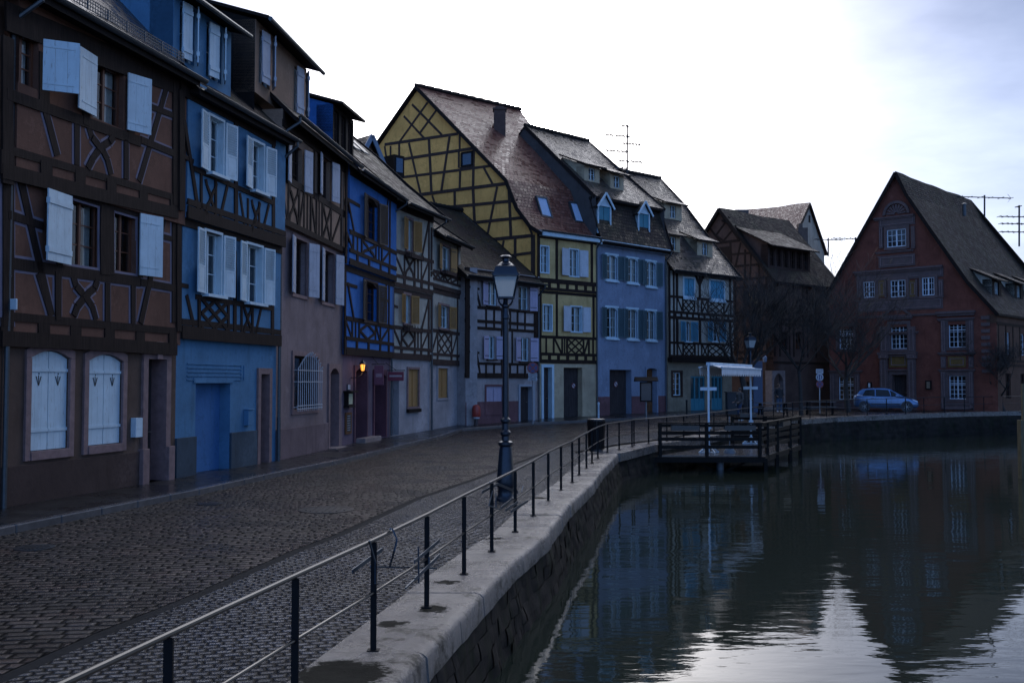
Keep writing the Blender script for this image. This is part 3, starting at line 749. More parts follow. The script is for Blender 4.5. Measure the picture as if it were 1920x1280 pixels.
for xs,ys in (((377,403),(338,404)),((465,485),(376,436))):
    b=[S.F.u(x) for x in xs]; zz=(S.F.z(sum(xs)/2,ys[1]),S.F.z(sum(xs)/2,ys[0])); S.bays(b,['C'],zz[0],zz[1],post=False,bw=.08)
S.rail(zB+.13,.28); S.rail(zB+.36,.14)
S.finish()
pr2=[(-.5,8.80),(4.4,13.6)]
ro,_=roofprism(H,F2,0,F2.w+.02,pr2,ROOF_D)
gutter(H,F2,.05,F2.w+.12,8.87,.58,ro,pipes=((F2.w-.02,F2.w+.0,None),),zb=.1,foot=1)
fascia(H,F2,8.82,0,F2.w,.18,.46,.10,name='soffit')
ua,ub=F2.u(338),F2.u(466)
Gd=F2.off(-.15)
zlo=Gd.z(395,150); zhi=Gd.z(395,18)
Gq=F2.off(-.10); dormer(H,F2,Gq.u(316),Gq.u(426),-.10,9.25,11.0,.28,2.6,P_BLUE,P_BLUE,ROOF_D,over=.38,sidew=.15,openings=[(Gq.u(328),Gq.u(356),9.60,10.9),(Gq.u(379),Gq.u(408),9.55,10.85)],style='batten',angs=(10,32),shutm=WHITE)
# ---- house 3 taupe
H=House(F3,'half_timbered_house','tall narrow brown house with taupe plaster and a white iron window grille'); H3=H
G0=F3; zA=F3.z(580,447); zT=9.75
S=Storey(H,F3,-.3,zA,P_TAUPE)
WB=paint((.40,.42,.48),'weathered_white',.6,.5)
S.window(px=(549,450,574,553),frame=TIMB2,cols=2,rows=3,curt=0,surr=STONE_P,surw=.12,shut=[('L',.5,170,WB,'plain'),('R',.5,160,WB,'plain')],deep=.2)
S.window(px=(604,472,625,568),frame=TIMB2,cols=2,rows=3,curt=0,surr=STONE_P,surw=.12,shut=[('L',.5,170,WB,'plain'),('R',.5,165,WB,'plain')],deep=.2)
wo=S.window(px=(549,668,594,768),frame=TIMB2,cols=3,rows=3,curt=0,surr=STONE_P,surw=.14,deep=.25)
u0,u1,z0,z1=F3.rect(549,668,594,768)
m=MB(); nb=13; nn=Vector((F3.n.x,F3.n.y,0))
for i in range(nb):
    u=u0+(u1-u0)*i/(nb-1); top=z1-.35+.42*math.sin(math.pi*i/(nb-1))
    m.tube([F3.P(u,z0-.02,.16),F3.P(u,top,.16)],.011,6)
    pts=[F3.P(u+.045*(1-math.cos(a))*(1 if i<nb/2 else -1),top+.06*math.sin(a),.16+.04*math.sin(a)) for a in [math.pi*k/6*1.4 for k in range(7)]]; m.tube(pts,.009,5)
for z in (z0+.05,z0+.14,z1-.42,z1-.75): m.bar(F3.P(u0-.06,z,.16),F3.P(u1+.06,z,.16),.03,.02)
for z in (z0+.1,z1-.42,z1-.75):
    for u in (u0-.05,u1+.05): m.bar(F3.P(u,z,0),F3.P(u,z,.17),.02)
m.build('window_grille',paint((.45,.47,.5),'white_grille',.5,.2),H.root,wo)
u0,u1,z0,z1=F3.rect(616,690,633,826)
S.door(r=(u0,u1,.15,z1),mat=DOORD,deep=.35,arch=.2,surr=STONE_P,surw=.14,step=.3)
plinth(H,F3,-.3,.95,PLTP,0,u0-.14); S.finish()
G1=F3.off(.12); S=Storey(H,G1,zA,zT,P_BRN2)
# upper floor
for (px,sh) in (((541,272,566,352),[('L',.45,170,WB,'plain'),('R',.42,165,WB,'plain')]),((600,297,618,372),[('L',.40,170,WB,'plain'),('R',.45,165,WB,'plain')])):
    S.window(px=px,frame=TIMB2,cols=2,rows=3,curt=0,shut=sh,deep=.14)
us=[G1.u(x) for x in (521,537,557,567,579,590,601,618,637)]
zs,zp=G1.z(580,367),G1.z(580,436)
S.bays(us,['\\','C','/','|','\\','|','X','/'],zp,zs,pw=.10,bw=.09)
S.rail(zs+.08,.20); S.rail(zp-.04,.15); S.rail(zA+.09,.18); S.bays(us[::2],['']*4,zA,zp,pw=.22)
S.rail(zT-.28,.42)
for x in (533,585,594,636): S.B(G1.u(x),zs,G1.u(x),zT,.14)
S.finish()
ro,_=roofprism(H,F3,0,F3.w,[(-.5,9.5),(4.5,14.3)],ROOF_D)
gutter(H,F3,0,F3.w+.3,9.6,.56,ro,pipes=((.15,-.0,None),),zb=.1)
ud0,ud1=F3.u(490),F3.u(596)
ud0=.25
Gq=F3.off(-.25); dormer(H,F3,Gq.u(472),Gq.u(570),-.25,9.9,11.85,.30,3.0,P_BRN2,DKWOOD,ROOF_D,over=.42,sidew=.15,openings=[(Gq.u(480),Gq.u(500),10.25,11.65),(Gq.u(547),Gq.u(564),10.2,11.6)],style='batten',angs=(10,30),shutm=WB)
# ---- house 4 vivid blue
H=House(F4,'half_timbered_house','vivid blue half-timbered house with dark brown shutters over a mauve inn front'); H4=H
zA=F4.z(688,668); G1=F4.off(.12); zB=G1.z(688,510); G2=F4.off(.22); zT=9.75
S=Storey(H,F4,-.3,zA,P_PINK,name='ground_floor_wall')
u0,u1,z0,z1=F4.rect(664,690,686,812)
DO=S.door(r=(u0,u1,.15,z1),mat=DOORB,deep=.45,planks=3,panels=True,arch=.15,surr=plaster((.11,.055,.07),'rose_render'),surw=.10)
a0,a1,z0,z1=F4.rect(700,698,722,808)
S.door(r=(a0,a1,.15,z1),mat=DOORD,deep=.5,arch=.2,surr=plaster((.11,.045,.06),'rose_render'),surw=.10)
S.finish()
m=MB(); q=(u0+u1)/2; m.fbox(F4,u0+.2,a0-.1,-.2,.28,0,.35); m.build('step',STONE_S,H.root,bevel=.02)
S=Storey(H,G1,zA,zB,P_VIV)
S.window(px=(682,530,706,603),frame=TIMB2,cols=2,rows=4,curt=0,arch=.16,deep=.14,surr=TIMB2,surw=.08,shut=[('L',.58,170,BROWNSH,'full'),('R',.58,165,BROWNSH,'full')])
z_s=G1.z(688,604)
S.rail(z_s,.16); S.rail(zA+.12,.26); S.rail(zA+.55,.13); S.rail(zB-.12,.20)
us=[G1.u(x) for x in (646,659,672,703,712,728)]
S.bays(us,['\\','|','o','\\','/'],zA+.6,z_s-.08,pw=.12,bw=.1)
S.B(G1.u(650),G1.z(650,530),G1.u(662),z_s,.12); S.B(G1.u(646),zA,G1.u(646),zB,.16); S.B(G1.u(728),zA,G1.u(728),zB,.16); S.B(G1.u(647),G1.z(655,534),G1.u(668),G1.z(655,534),.12); S.B(G1.u(712),G1.z(712,560),G1.u(728),G1.z(712,560),.1); S.B(G1.u(724),zB,G1.u(716),z_s,.1)
S.bays([G1.u(x) for x in (646,668,690,712,728)],['']*4,zA+.2,zA+.5,pw=.2)
S.finish()
S=Storey(H,G2,zB,zT,P_VIV)
S.window(px=(684,374,708,452),frame=TIMB2,cols=2,rows=4,curt=0,arch=.16,deep=.14,surr=TIMB2,surw=.08,shut=[('L',.58,170,BROWNSH,'full'),('R',.58,165,BROWNSH,'full')])
z_s=G2.z(690,450)
S.rail(z_s,.16); S.rail(zB+.12,.22); S.rail(zB+.5,.14); S.rail(zT-.3,.4)
S.bays([G2.u(x) for x in (647,660,676,703,714,729)],['\\','|','C','|','/'],zB+.55,z_s-.08,pw=.12,bw=.1)
S.bays([G2.u(x) for x in (646,668,690,712,728)],['']*4,zB+.2,zB+.5,pw=.2)
S.B(G2.u(647),zB,G2.u(647),zT,.16); S.B(G2.u(729),zB,G2.u(729),zT,.16); S.B(G2.u(648),G2.z(655,376),G2.u(672),G2.z(655,376),.12); S.B(G2.u(650),G2.z(650,376),G2.u(662),z_s,.11); S.B(G2.u(726),zT-.4,G2.u(716),z_s,.1)
S.finish()
ro,_=roofprism(H,F4,0,F4.w,[(-.6,9.40),(1.27,11.0),(4.3,13.6)],ROOF_D)
gutter(H,F4,0,F4.w,9.45,.66,ro,pipes=((F4.w-.1,F4.w-.12,None),),zb=.15)
G=F4.off(-.45)
Gq=F4.off(-.45); ua,ub=Gq.u(621),Gq.u(660); dd=(ub-ua)/3; dormer(H,F4,ua,ub,-.45,10.1,11.75,.30,2.4,DKWOOD,P_VIV,ROOF_D,over=.4,sidew=.15,openings=[(ua+dd*i+.12,ua+dd*(i+1)-.12,10.45,11.6) for i in range(3)],shutm=None,wframe=TIMB2,gut=False)
# ---- house 5 cream with ochre shutters
H=House(F5,'half_timbered_house','cream half-timbered house with ochre shutters right of the vivid blue one'); H5=H
zA=F5.z(768,674); G1=F5.off(.08); zB=G1.z(768,545); G2=F5.off(.14); zT=9.5
S=Storey(H,F5,-.3,zA,P_GREY,name='ground_floor_wall')
u0,u1,z0,z1=F5.rect(734,708,748,812); S.door(r=(u0+.02,u1,.15,z1),mat=DOORD,deep=.3)
u0,u1,z0,z1=F5.rect(764,692,784,762)
def closedsh(S,r,mat,surr,sill=None,style='full'):
    u0,u1,z0,z1=r; m=MB(); t=.09; F=S.F
    for a in ((u0-t,u0,z0-t,z1+t),(u1,u1+t,z0-t,z1+t),(u0,u1,z0-t,z0),(u0,u1,z1,z1+t)): m.fbox(F,*a,-.02,.05)
    wo=m.build('window',surr,S.H.root); S.hole((u0,u1,z0,z1))
    c=(u0+u1)/2
    for a,b,sd in ((u0,c,'L'),(c,u1,'R')): S.shutter(wo,(u0,u1,z0+.01,z1-.01),sd,(u1-u0)/2-.012,0,mat,style,open_o=-.09)
    if sill: q=MB(); q.fbox(F,u0-.1,u1+.1,z0-.14-t,z0-t,-.02,.12); q.build('sill',sill,S.H.root,wo)
    return wo
closedsh(S,(u0,u1,z0,z1),OCHRE,STONE_P,DKWOOD); S.finish()
S=Storey(H,G1,zA,zB,P_CREAM)
S.window(px=(757,553,768,606),frame=WHITE,cols=2,rows=3,surr=STONE_P,surw=.10,shut=[('L',.55,170,OCHRE,'full'),('R',.50,165,OCHRE,'full')],sill=TIMB2)
us=[G1.u(x) for x in (736,752,777,789,803)]; zs=G1.z(765,616)
S.bays(us,['\\','o','|','/'],zA+.5,zs-.06,pw=.12,bw=.1); S.rail(zs,.15); S.rail(zA+.12,.24); S.rail(zA+.45,.12); S.rail(zB-.1,.2)
S.B(us[0],zs,us[0],zB,.14); S.B(us[-1],zs,us[-1],zB,.16); S.B(us[3],zs,us[-1],zB-.2,.1); S.B(us[0],G1.z(740,573),G1.u(745),G1.z(740,575),.1)
S.bays(us,['']*4,zA+.2,zA+.42,pw=.2)
S.finish(timber=TIMB2)
S=Storey(H,G2,zB,zT,P_CREAM)
S.window(px=(762,412,772,470),frame=WHITE,cols=2,rows=3,surr=STONE_P,surw=.10,shut=[('L',.6,170,OCHRE,'full'),('R',.55,165,OCHRE,'full')],sill=TIMB2)
us=[G2.u(x) for x in (736,757,776,789,803)]; zs=G2.z(768,478)
S.bays(us,['\\','C','|','/'],zB+.55,zs-.06,pw=.12,bw=.1); S.rail(zs,.15); S.rail(zB+.12,.2); S.rail(zB+.48,.14); S.rail(zT-.2,.35)
S.B(us[0],zs,us[0],zT,.14); S.B(us[-1],zs,us[-1],zT,.16); S.B(us[3],zs,us[-1],zT-.3,.1); S.bays(us,['']*4,zB+.2,zB+.42,pw=.2)
S.finish(timber=TIMB2)
ro,_=roofprism(H,F5,0,F5.w+.35,[(-.72,9.28),(1.27,10.95),(2.75,12.3),(4.2,13.5)],ROOF_D,verge=(F5.w+.35,),ends=((F5.w-.02,),6,P_CREAM))
gutter(H,F5,0,F5.w+.35,9.32,.78,ro,pipes=((F5.w-.1,F5.w+.02,None),),zb=.15)
for k,dx in ((0,1.4),(1,2.2)):
    m=MB(); b=2.3; zz=10.95+(2.3-1.27)*.91
    c=[F5.P(dx,zz+.09,-b),F5.P(dx+.5,zz+.09,-b),F5.P(dx+.5,zz+.09+.62,-b-.68),F5.P(dx,zz+.09+.62,-b-.68)]; m.hexa(c+[p+Vector((0,0,.06)) for p in c]); m.build('skylight',GUT,H.root)
# ---- house 5b
H=House(F5B,'half_timbered_house','narrow cream house with ochre shutters and a low roof beside the corner'); H5B=H
zA=F5B.z(832,684); G1=F5B.off(.08); zB=G1.z(832,545); G2=F5B.off(.14); zT=8.9
S=Storey(H,F5B,-.3,zA,P_GREY,name='ground_floor_wall')
closedsh(S,F5B.rect(820,690,839,746),OCHRE,P_GREY,None,'full'); S.finish()
S=Storey(H,G1,zA,zB,P_CREAM)
S.window(px=(823,573,840,615),frame=WHITE,cols=3,rows=2,surr=STONE_P,surw=.10,shut=[('L',.55,170,OCHRE,'full'),('R',.55,165,OCHRE,'full')],sill=TIMB2)
us=[G1.u(x) for x in (808,820,846,857)]; zs=G1.z(832,622)
S.bays(us,['/','#','/'],zA+.5,zs-.06,pw=.12,bw=.1); S.rail(zs,.15); S.rail(zA+.12,.24); S.rail(zA+.45,.12); S.rail(zB-.1,.2); S.B(us[0],zs,us[0],zB,.14); S.B(us[-1],zs,us[-1],zB,.14); S.bays(us,['']*3,zA+.2,zA+.42,pw=.2)
S.finish(timber=TIMB2)
S=Storey(H,G2,zB,zT,P_CREAM)
S.window(px=(826,462,842,508),frame=WHITE,cols=2,rows=2,surr=STONE_P,surw=.10,shut=[('L',.55,170,OCHRE,'plain'),('R',.5,165,OCHRE,'plain')],sill=TIMB2)
us=[G2.u(x) for x in (808,818,831,845,857)]; zs=G2.z(832,514)
S.bays(us,['\\','V','V','/'],zB+.45,zs-.06,pw=.11,bw=.09); S.rail(zs,.15); S.rail(zB+.1,.2); S.rail(zB+.4,.12); S.rail(zT-.2,.3); S.B(us[0],zs,us[0],zT,.14); S.B(us[-1],zs,us[-1],zT,.14)
S.finish(timber=TIMB2)
ro,_=roofprism(H,F5B,.02,F5B.w+.3,[(-.65,8.55),(3.2,11.2)],ROOF_G,verge=(F5B.w+.3,),ends=((F5B.w-.02,),0,P_CREAM))
gutter(H,F5B,.0,F5B.w+.3,8.6,.7,ro)
# flower boxes under the ochre windows hang on the walls
def flowerbox(F,u0,u1,z,o,label):
    m=MB(); m.fbox(F,u0,u1,z,z+.16,o,o+.18)
    for u in (u0+.1,u1-.1): m.bar(F.P(u,z-.03,o-.1),F.P(u,z-.03,o+.2),.02); m.bar(F.P(u,z-.03,o+.2),F.P(u,z+.2,o+.2),.02)
    m2=MB()
    o_=m.build('box',TIMB2,None); 
    t=empty('flower_box',F.P((u0+u1)/2,z,o),label,'flower box','empty flower boxes below windows'); ORG[t.name]=Vector((0,0,0)); 
    o_.data.transform(Matrix.Translation(-Vector(t.location))); o_.parent=t
    # dry twigs
    for i in range(40):
        u=random.uniform(u0+.03,u1-.03); p=F.P(u,z+.15,o+.09); q=p+Vector((random.uniform(-.06,.06),random.uniform(-.06,.06),random.uniform(.04,.16))); m2.tube([p,q],.005,3,cap=False)
    d=m2.build('dry_plants',plain((.06,.05,.03),'dry_stems',.9),None); d.data.transform(Matrix.Translation(-Vector(t.location))); d.parent=t
flowerbox(G2.off(0),G2.u(824),G2.u(845),G2.z(834,516),.12,'empty flower box under the upper window of the narrow cream house')
g=F5.off(.14); flowerbox(g,g.u(755),g.u(782),g.z(768,485),.12,'empty flower box under the upper ochre window left of the downpipe')
g=F5.off(.08); flowerbox(g,g.u(752),g.u(780),g.z(765,622),.12,'empty flower box under the lower ochre window left of the downpipe')
# ---- house 6 low beige with lilac shutters
H=House(F6,'half_timbered_house','low beige half-timbered house with lilac shutters behind the tall lamp post'); H6=H
zA=F6.z(940,708); zT=7.6; F6S=Fac((F6.A.x-.62*1.6,F6.A.y+1.9),(F6.A.x,F6.A.y))
S=Storey(H,F6,-.3,zA,P_BEIGE,name='ground_floor_wall')
closedsh(S,F6.rect(911,724,941,774),LILAC,PLRE,None,'panel')
a,b,c,e=F6.rect(974,724,999,793); S.door(r=(a,b,.2,e),mat=DOORD,deep=.3,planks=5,surr=paint((.30,.33,.38),'grey_frame',.6),surw=.1)
plinth(H,F6,-.3,F6.z(940,752),PLRE,0,a-.1,o=.02)
S.finish()
S=Storey(H,F6.off(.06),zA,zT,P_BEIGE); g=S.F
for px,sh,fr in (((913,527,932,573),[('L',.45,170,LILAC,'plain')],BLUEW),((972,537,991,582),[('R',.48,165,LILAC,'plain')],BLUEW),((914,630,928,673),[('L',.42,170,LILAC,'plain'),('R',.42,160,LILAC,'plain')],BLUEW),((974,633,992,677),[('L',.45,170,LILAC,'plain'),('R',.5,165,LILAC,'plain')],BLUEW)):
    S.window(px=px,frame=fr,cols=2,rows=2,shut=sh,sill=TIMB2)
zs1=g.z(940,580); zs2=g.z(940,682); zm=g.z(940,605)
ups=[g.u(x) for x in (876,911,926,941,956,970,984,1002)]
S.bays(ups,['']*7,zm,zs1,pw=.12); S.bays(ups,['']*7,zA,zs2,pw=.12)
S.rail(zs1,.15); S.rail(zm,.15); S.rail(zm-.32,.14); S.rail(zA+.1,.24); S.rail(zs2,.12); S.rail(zT-.2,.3); S.B(g.u(876),zA,g.u(876),zT,.28); S.B(g.u(1006),zA,g.u(1006),zT,.2)
S.bays(ups,['']*7,zm-.3,zm,pw=.1)
S.B(g.u(886),g.z(886,514),g.u(900),zs1,.12); S.B(g.u(886),g.z(886,618),g.u(901),zA,.12); S.B(g.u(876),g.z(885,538),g.u(898),g.z(890,541),.1); S.B(g.u(876),g.z(885,659),g.u(898),g.z(890,661),.1)
for x in (940,960,1002): S.B(g.u(x),zs2,g.u(x),zm-.3,.1); 
S.finish()
S=Storey(H,F6S,-.3,zT,P_BEIGE,name='side_wall'); S.rail(zA+.1,.22); S.rail(zm,.16); S.rail(g.z(880,560),.12); S.rail(zT-.2,.3); S.B(.3,zA,.3,zT,.14); S.B(1.0,zm,1.5,zT,.12); S.B(.9,zA,1.6,zm,.12); S.finish()
ro,_=roofprism(H,F6,-.55,F6.w,[(-.5,7.12),(2.55,9.5),(5.29,11.55)],ROOF_D,verge=(-.55,),ends=((0.03,F6.w-.03),0,P_BEIGE))
gutter(H,F6,-.5,F6.w,7.2,.56,ro,pipes=((F6.w-.2,F6.w-.1,None),),zb=.3)
# ---- house 7 yellow
H=House(F7,'half_timbered_house','tall yellow half-timbered house with a big gable and white shutters'); H7=H
zA=F7.z(1064,682); zB=F7.z(1064,548); zT=10.05; GD=Vector((-9.1,6)).normalized()
S=Storey(H,F7,-.1,zA,P_CRM2,name='ground_floor_wall')
a,b,c,e=F7.rect(1018,688,1034,782); S.door(r=(a,b,.35,e),mat=DOORD,deep=.25,surr=BLUEW,surw=.14)
a,b,c,e=F7.rect(1057,689,1092,784); S.door(r=(a,b,.3,e),mat=DOORD,deep=.35,planks=8,name='garage_door',handle=False); S.finish()
def nosign(F,u,z,o,r=.18,root=None,name='sign'):
    m=MB(); rot=Matrix(((F.d.x,0,F.n.x),(F.d.y,0,F.n.y),(0,1,0)))
    M3=Matrix(((F.d.x,0,F.n.x),(F.d.y,0,F.n.y),(0,1,0)))
    c=F.P(u,z,o)
    m.lathe(c,[(r,0),(r,.012)],24,0,M=M3,sm=False); m.lathe(c,[(r*.80,.012),(r*.80,.016)],24,1,M=M3,sm=False)
    d=MB()
    for sg in ((-1,1),):
        p=F.P(u-r*.6,z+r*.6,o+.019); q=F.P(u+r*.6,z-r*.6,o+.019); m.bar(p,q,.05,.004,m=0,up=Vector((F.n.x,F.n.y,0)))
    return m,c
SRED=plain((.16,.012,.02),'sign_red',.4); SBLU=plain((.02,.03,.13),'sign_blue',.4); SWHT=plain((.36,.38,.42),'sign_white',.4)
m,c=nosign(F7,F7.u(1083),F7.z(1083,723),-.32,.14); single(m,'no_parking_sign',[SRED,SWHT],c,'small round no-parking sign on the yellow house garage door','sign')
PBW=paint((.46,.50,.55),'old_white_shutter',.55,.35)
P_YE2=plaster((.48,.34,.15),'pale_yellow_plaster'); S=Storey(H,F7,zA,zB,P_YE2)
W7=BLUEW
S.window(px=(1018,572,1034,620),frame=W7,cols=2,rows=3,box=.05,fw=.04,shut=[('R',.01,170,PBW,'panel')][:0])
S.window(px=(1070,575,1090,622),frame=W7,cols=2,rows=3,box=.05,fw=.04,shut=[('L',.62,170,PBW,'panel'),('R',.5,172,PBW,'panel')])
zs=F7.z(1064,633); us=[F7.u(x) for x in (1013,1024,1037,1052,1063,1095,1103,1115)]
S.bays([F7.u(x) for x in (1013,1024,1038,1054,1063,1094,1104,1112)],['','','\\','|','#','/',''],zA+.55,zs-.06,pw=.12,bw=.1); S.rail(zs,.15); S.rail(zA+.12,.2); S.rail(zA+.5,.16); S.rail(zB-.08,.14)
S.bays([F7.u(x) for x in (1013,1030,1047,1064,1081,1098,1113)],['']*6,zA+.2,zA+.45,pw=.2)
for x in (1013,1044,1113): S.B(F7.u(x),zs,F7.u(x),zB,.15)
S.window; S.finish()
S=Storey(H,F7.off(.05),zB,zT,P_YE2); g=S.F
S.window(px=(1013,462,1028,511),frame=W7,cols=2,rows=3,box=.05,fw=.04)
S.window(px=(1067,468,1084,518),frame=W7,cols=2,rows=3,box=.05,fw=.04,shut=[('L',.62,170,PBW,'panel'),('R',.55,172,PBW,'panel')])
zs=g.z(1060,527); S.bays([g.u(x) for x in (1013,1023,1036,1051,1063,1091,1100,1112)],['','','\\','|','X','/',''],zB+.55,zs-.06,pw=.12,bw=.1); S.rail(zs,.13); S.rail(zB+.1,.16); S.rail(zB+.5,.18); S.rail(zT-.25,.14)
S.bays([g.u(x) for x in (1013,1030,1047,1064,1081,1098,1113)],['']*6,zB+.15,zB+.45,pw=.2)
for x in (1010,1044,1110): S.B(g.u(x),zs,g.u(x),zT,.16)
S.finish()
pr7=[(-.35,9.95),(.30,10.35),(1.15,11.4),(1.82,12.95),(8.0,19.0)]
SAGo=SAG
ro,P7=roofprism(H,F7,-.25,F7.w+.05,pr7,ROOF_R,0,.42,back=GD,verge=(-.25,))
fascia(H,F7,10.12,-.05,F7.w,.05,.42,.30,BLUEW,'cornice')
gutter(H,F7,-.2,F7.w,10.1,.46,ro,pipes=((F7.w-.05,F7.w-.02,None),),zb=.4)
cor=F7.A; GA=cor+GD*16.1; G7=Fac(GA,cor)
m=MB(); W=16.1
prof=[(0,0)]+[(b,z-.06) for b,z in pr7 if b>=0]; prof=[(0,0),(0,10.1)]+[(b,z-.06) for b,z in pr7[1:]]+[(16.1-b,z-.06) for b,z in pr7[-2:0:-1]]+[(16.1,10.1),(16.1,0)]
m.face([G7.P(W-b,z) for b,z in prof][::-1]); m.build('gable_wall',P_YEL,H.root)
S=Storey(H,G7,0,1,P_YEL); Zc=lambda x,y:(620+x/3.2,140+y/3.2)
gb=[(325,420,765,355,.2),(345,522,860,442,.2),(440,615,780,572,.17),(780,572,980,545,.17),(540,720,1070,652,.22),(600,805,1120,755,.2),(870,887,1160,858,.2),(960,990,1215,965,.22),(1055,1090,1205,1068,.18),
 (590,385,605,712,.2),(412,402,412,500,.16),(360,428,360,515,.14),(325,430,338,520,.13),(470,410,540,715,.16),(715,370,665,700,.16),(775,360,775,455,.14),(778,575,775,690,.16),(860,445,855,680,.18),(855,680,865,885,.2),(745,702,745,800,.2),(610,725,632,795,.14),(920,560,972,655,.15),(1000,672,940,970,.16),(1068,652,1082,970,.2),(1108,985,1108,1105,.18),(1180,885,1212,965,.14),(1040,995,1028,1052,.15),(1215,960,1215,1200,.3),
 (490,180,668,362,.15),(440,250,562,382,.15),(582,168,415,402,.15),(635,215,535,352,.15),(770,455,770,560,.14),(858,445,858,560,.14),(775,560,860,552,.12)]
for b in gb:
    p=Zc(b[0],b[1]); q=Zc(b[2],b[3]); S.beams([(p[0],p[1],q[0],q[1],b[4]*.82)])
S.tim.build('timber_frame',TIMB2,H.root)
m=MB(); a,b,c,e=G7.rect(866,286,886,311); m.fbox(G7,a,b,c,e,.0,.02,1); 
for q in ((a-.05,a+.05,c,e),(b-.05,b+.05,c,e),(a,b,c-.05,c+.05),(a,b,e-.05,e+.05)): m.fbox(G7,*q,.0,.07)
m.build('gable_window',[DKWOOD,GLASS and plain((.04,.07,.11),'dark_pane',.08)],H.root)
def roofpt(F,back,prof,px,py):
    r=ray(px,py); bk=Vector(back).normalized()
    for (b0,z0),(b1,z1) in zip(prof[:-1],prof[1:]):
        O=Vector((F.A.x+bk.x*b0,F.A.y+bk.y*b0,z0)); du=Vector((F.d.x,F.d.y,0)); dv=Vector((bk.x*(b1-b0),bk.y*(b1-b0),z1-z0)); n=du.cross(dv)
        C=Vector((0,0,EYE)); t=(O-C).dot(n)/r.dot(n); p=C+r*t-O
        # solve p=du*u+dv*v
        v=p.z/(z1-z0); rest=p-dv*v; u=rest.dot(du)
        if -.02<=v<=1.02: return u,b0+(b1-b0)*v,z0+(z1-z0)*v,(z1-z0)/(b1-b0),n.normalized()
    return None
SKY=plain((.35,.45,.6),'skylight_glass',.05,0,.8)
for (px,py) in ((1013,389),(1069,398)):
    q=roofpt(F7,GD,pr7,px,py); u,b,z,sl,n=q; n=n if n.z>0 else -n
    c=P7(u,b,z); ex=Vector((F7.d.x,F7.d.y,0)); ey=n.cross(ex); ey=ey if ey.z>0 else -ey
    m=MB(); M_=lambda a,b_,h: c+ex*a+ey*b_+n*h
    def bb(x0,x1,y0,y1,h0,h1,mi=0): m.hexa([M_(x0,y0,h0),M_(x1,y0,h0),M_(x1,y1,h0),M_(x0,y1,h0),M_(x0,y0,h1),M_(x1,y0,h1),M_(x1,y1,h1),M_(x0,y1,h1)],mi)
    for s_ in ((-.40,-.33,-.65,.65),(.33,.40,-.65,.65),(-.33,.33,-.65,-.57),(-.33,.33,.55,.65)): bb(*s_,0,.14)
    bb(-.33,.33,-.57,.55,.05,.09,1); m.build('skylight',[GUT,SKY],H.root,bevel=0)
q=at(937,215,57.0); m=MB(); m.box(-.34,.34,-.3,.3,-2.5,.22); m.box(-.40,.40,-.36,.36,.22,.32); m.box(-.25,.25,-.2,.2,.32,.44); m.v=[tuple(Vector(p)+q) for p in m.v]
ch=m.build('chimney',stone('old_brick',(.08,.045,.035),.9),H.root)
m=MB(); tp=q+Vector((0,0,.44)); m.bar(tp,tp+Vector((0,0,.35)),.02); m.bar(tp+Vector((-.15,0,.3)),tp+Vector((.12,0,.42)),.05,.03); m.bar(tp+Vector((-.15,0,.3)),tp+Vector((-.12,0,.45)),.05,.02); m.build('weather_cock',IRON,H.root,ch)
# ---- house 8 lilac
H=House(F8,'town_house','lilac plastered town house with grey-green shutters and two gabled dormers'); H8=H
zT=9.95; S=Storey(H,F8,-.1,zT,P_LIL); SHG=GREYT
for x0,x1,y0,y1,y2,y3 in ((1136,1157,479,524,577,632),(1176,1195,485,529,580,634),(1211,1229,491,536,583,636)):
    for (a,b) in ((y0,y1),(y2,y3)):
        S.window(px=(x0,a,x1,b),frame=BLUEW,cols=2,rows=3,arch=.12,surr=BLUEW,surw=.11,fw=.04,shut=[('L',.5,170,SHG,'full'),('R',.5,172,SHG,'full')],sill=BLUEW)
a,b,c,e=F8.rect(1143,693,1184,774); S.door(r=(a,b,.38,e),mat=DOORD,deep=.4,planks=9,name='garage_door',handle=False)
a2,b2,c,e2=F8.rect(1211,690,1231,775); S.door(r=(a2,b2,.40,e2),mat=DOORB,deep=.3,arch=.12,panels=True,surr=P_LIL,surw=.08)
plinth(H,F8,-.1,1.45,PLRE,0,F8.w,o=.02,gaps=((a,b),(a2-.08,b2+.08))); S.finish()
m,c=nosign(F8,F8.u(1164),F8.z(1164,720),-.37,.16); single(m,'no_parking_sign',[SRED,SWHT],c,'small round no-parking sign on the garage door of the lilac house','sign')
pr8=[(-.42,9.85),(-.06,10.9),(.36,12.30),(.08,12.45),(3.03,15.17),(5.25,17.2)]
B8=GD
SAG=.10
ro,P8=roofprism(H,F8,0,F8.w+.15,pr8[:3],ROOF_D,back=GD,rear=False,name='lower_roof',verge=(F8.w+.15,))
ro,P8=roofprism(H,F8,0,F8.w+.15,pr8[3:],ROOF_G,.14,0,back=GD,verge=(0,F8.w+.15),ends=((.02,F8.w-.02),6,plaster((.06,.055,.055),'shaded_party_wall'))); SAG=.10  # end walls coloured dark: shade beside the neighbouring roof painted into the plaster
fascia(H,F8,10.0,0,F8.w,.02,.40,.25,BLUEW,'cornice'); gutter(H,F8,0,F8.w+.1,9.92,.50,ro,pipes=((F8.w-.05,F8.w-.05,None),),zb=.45)
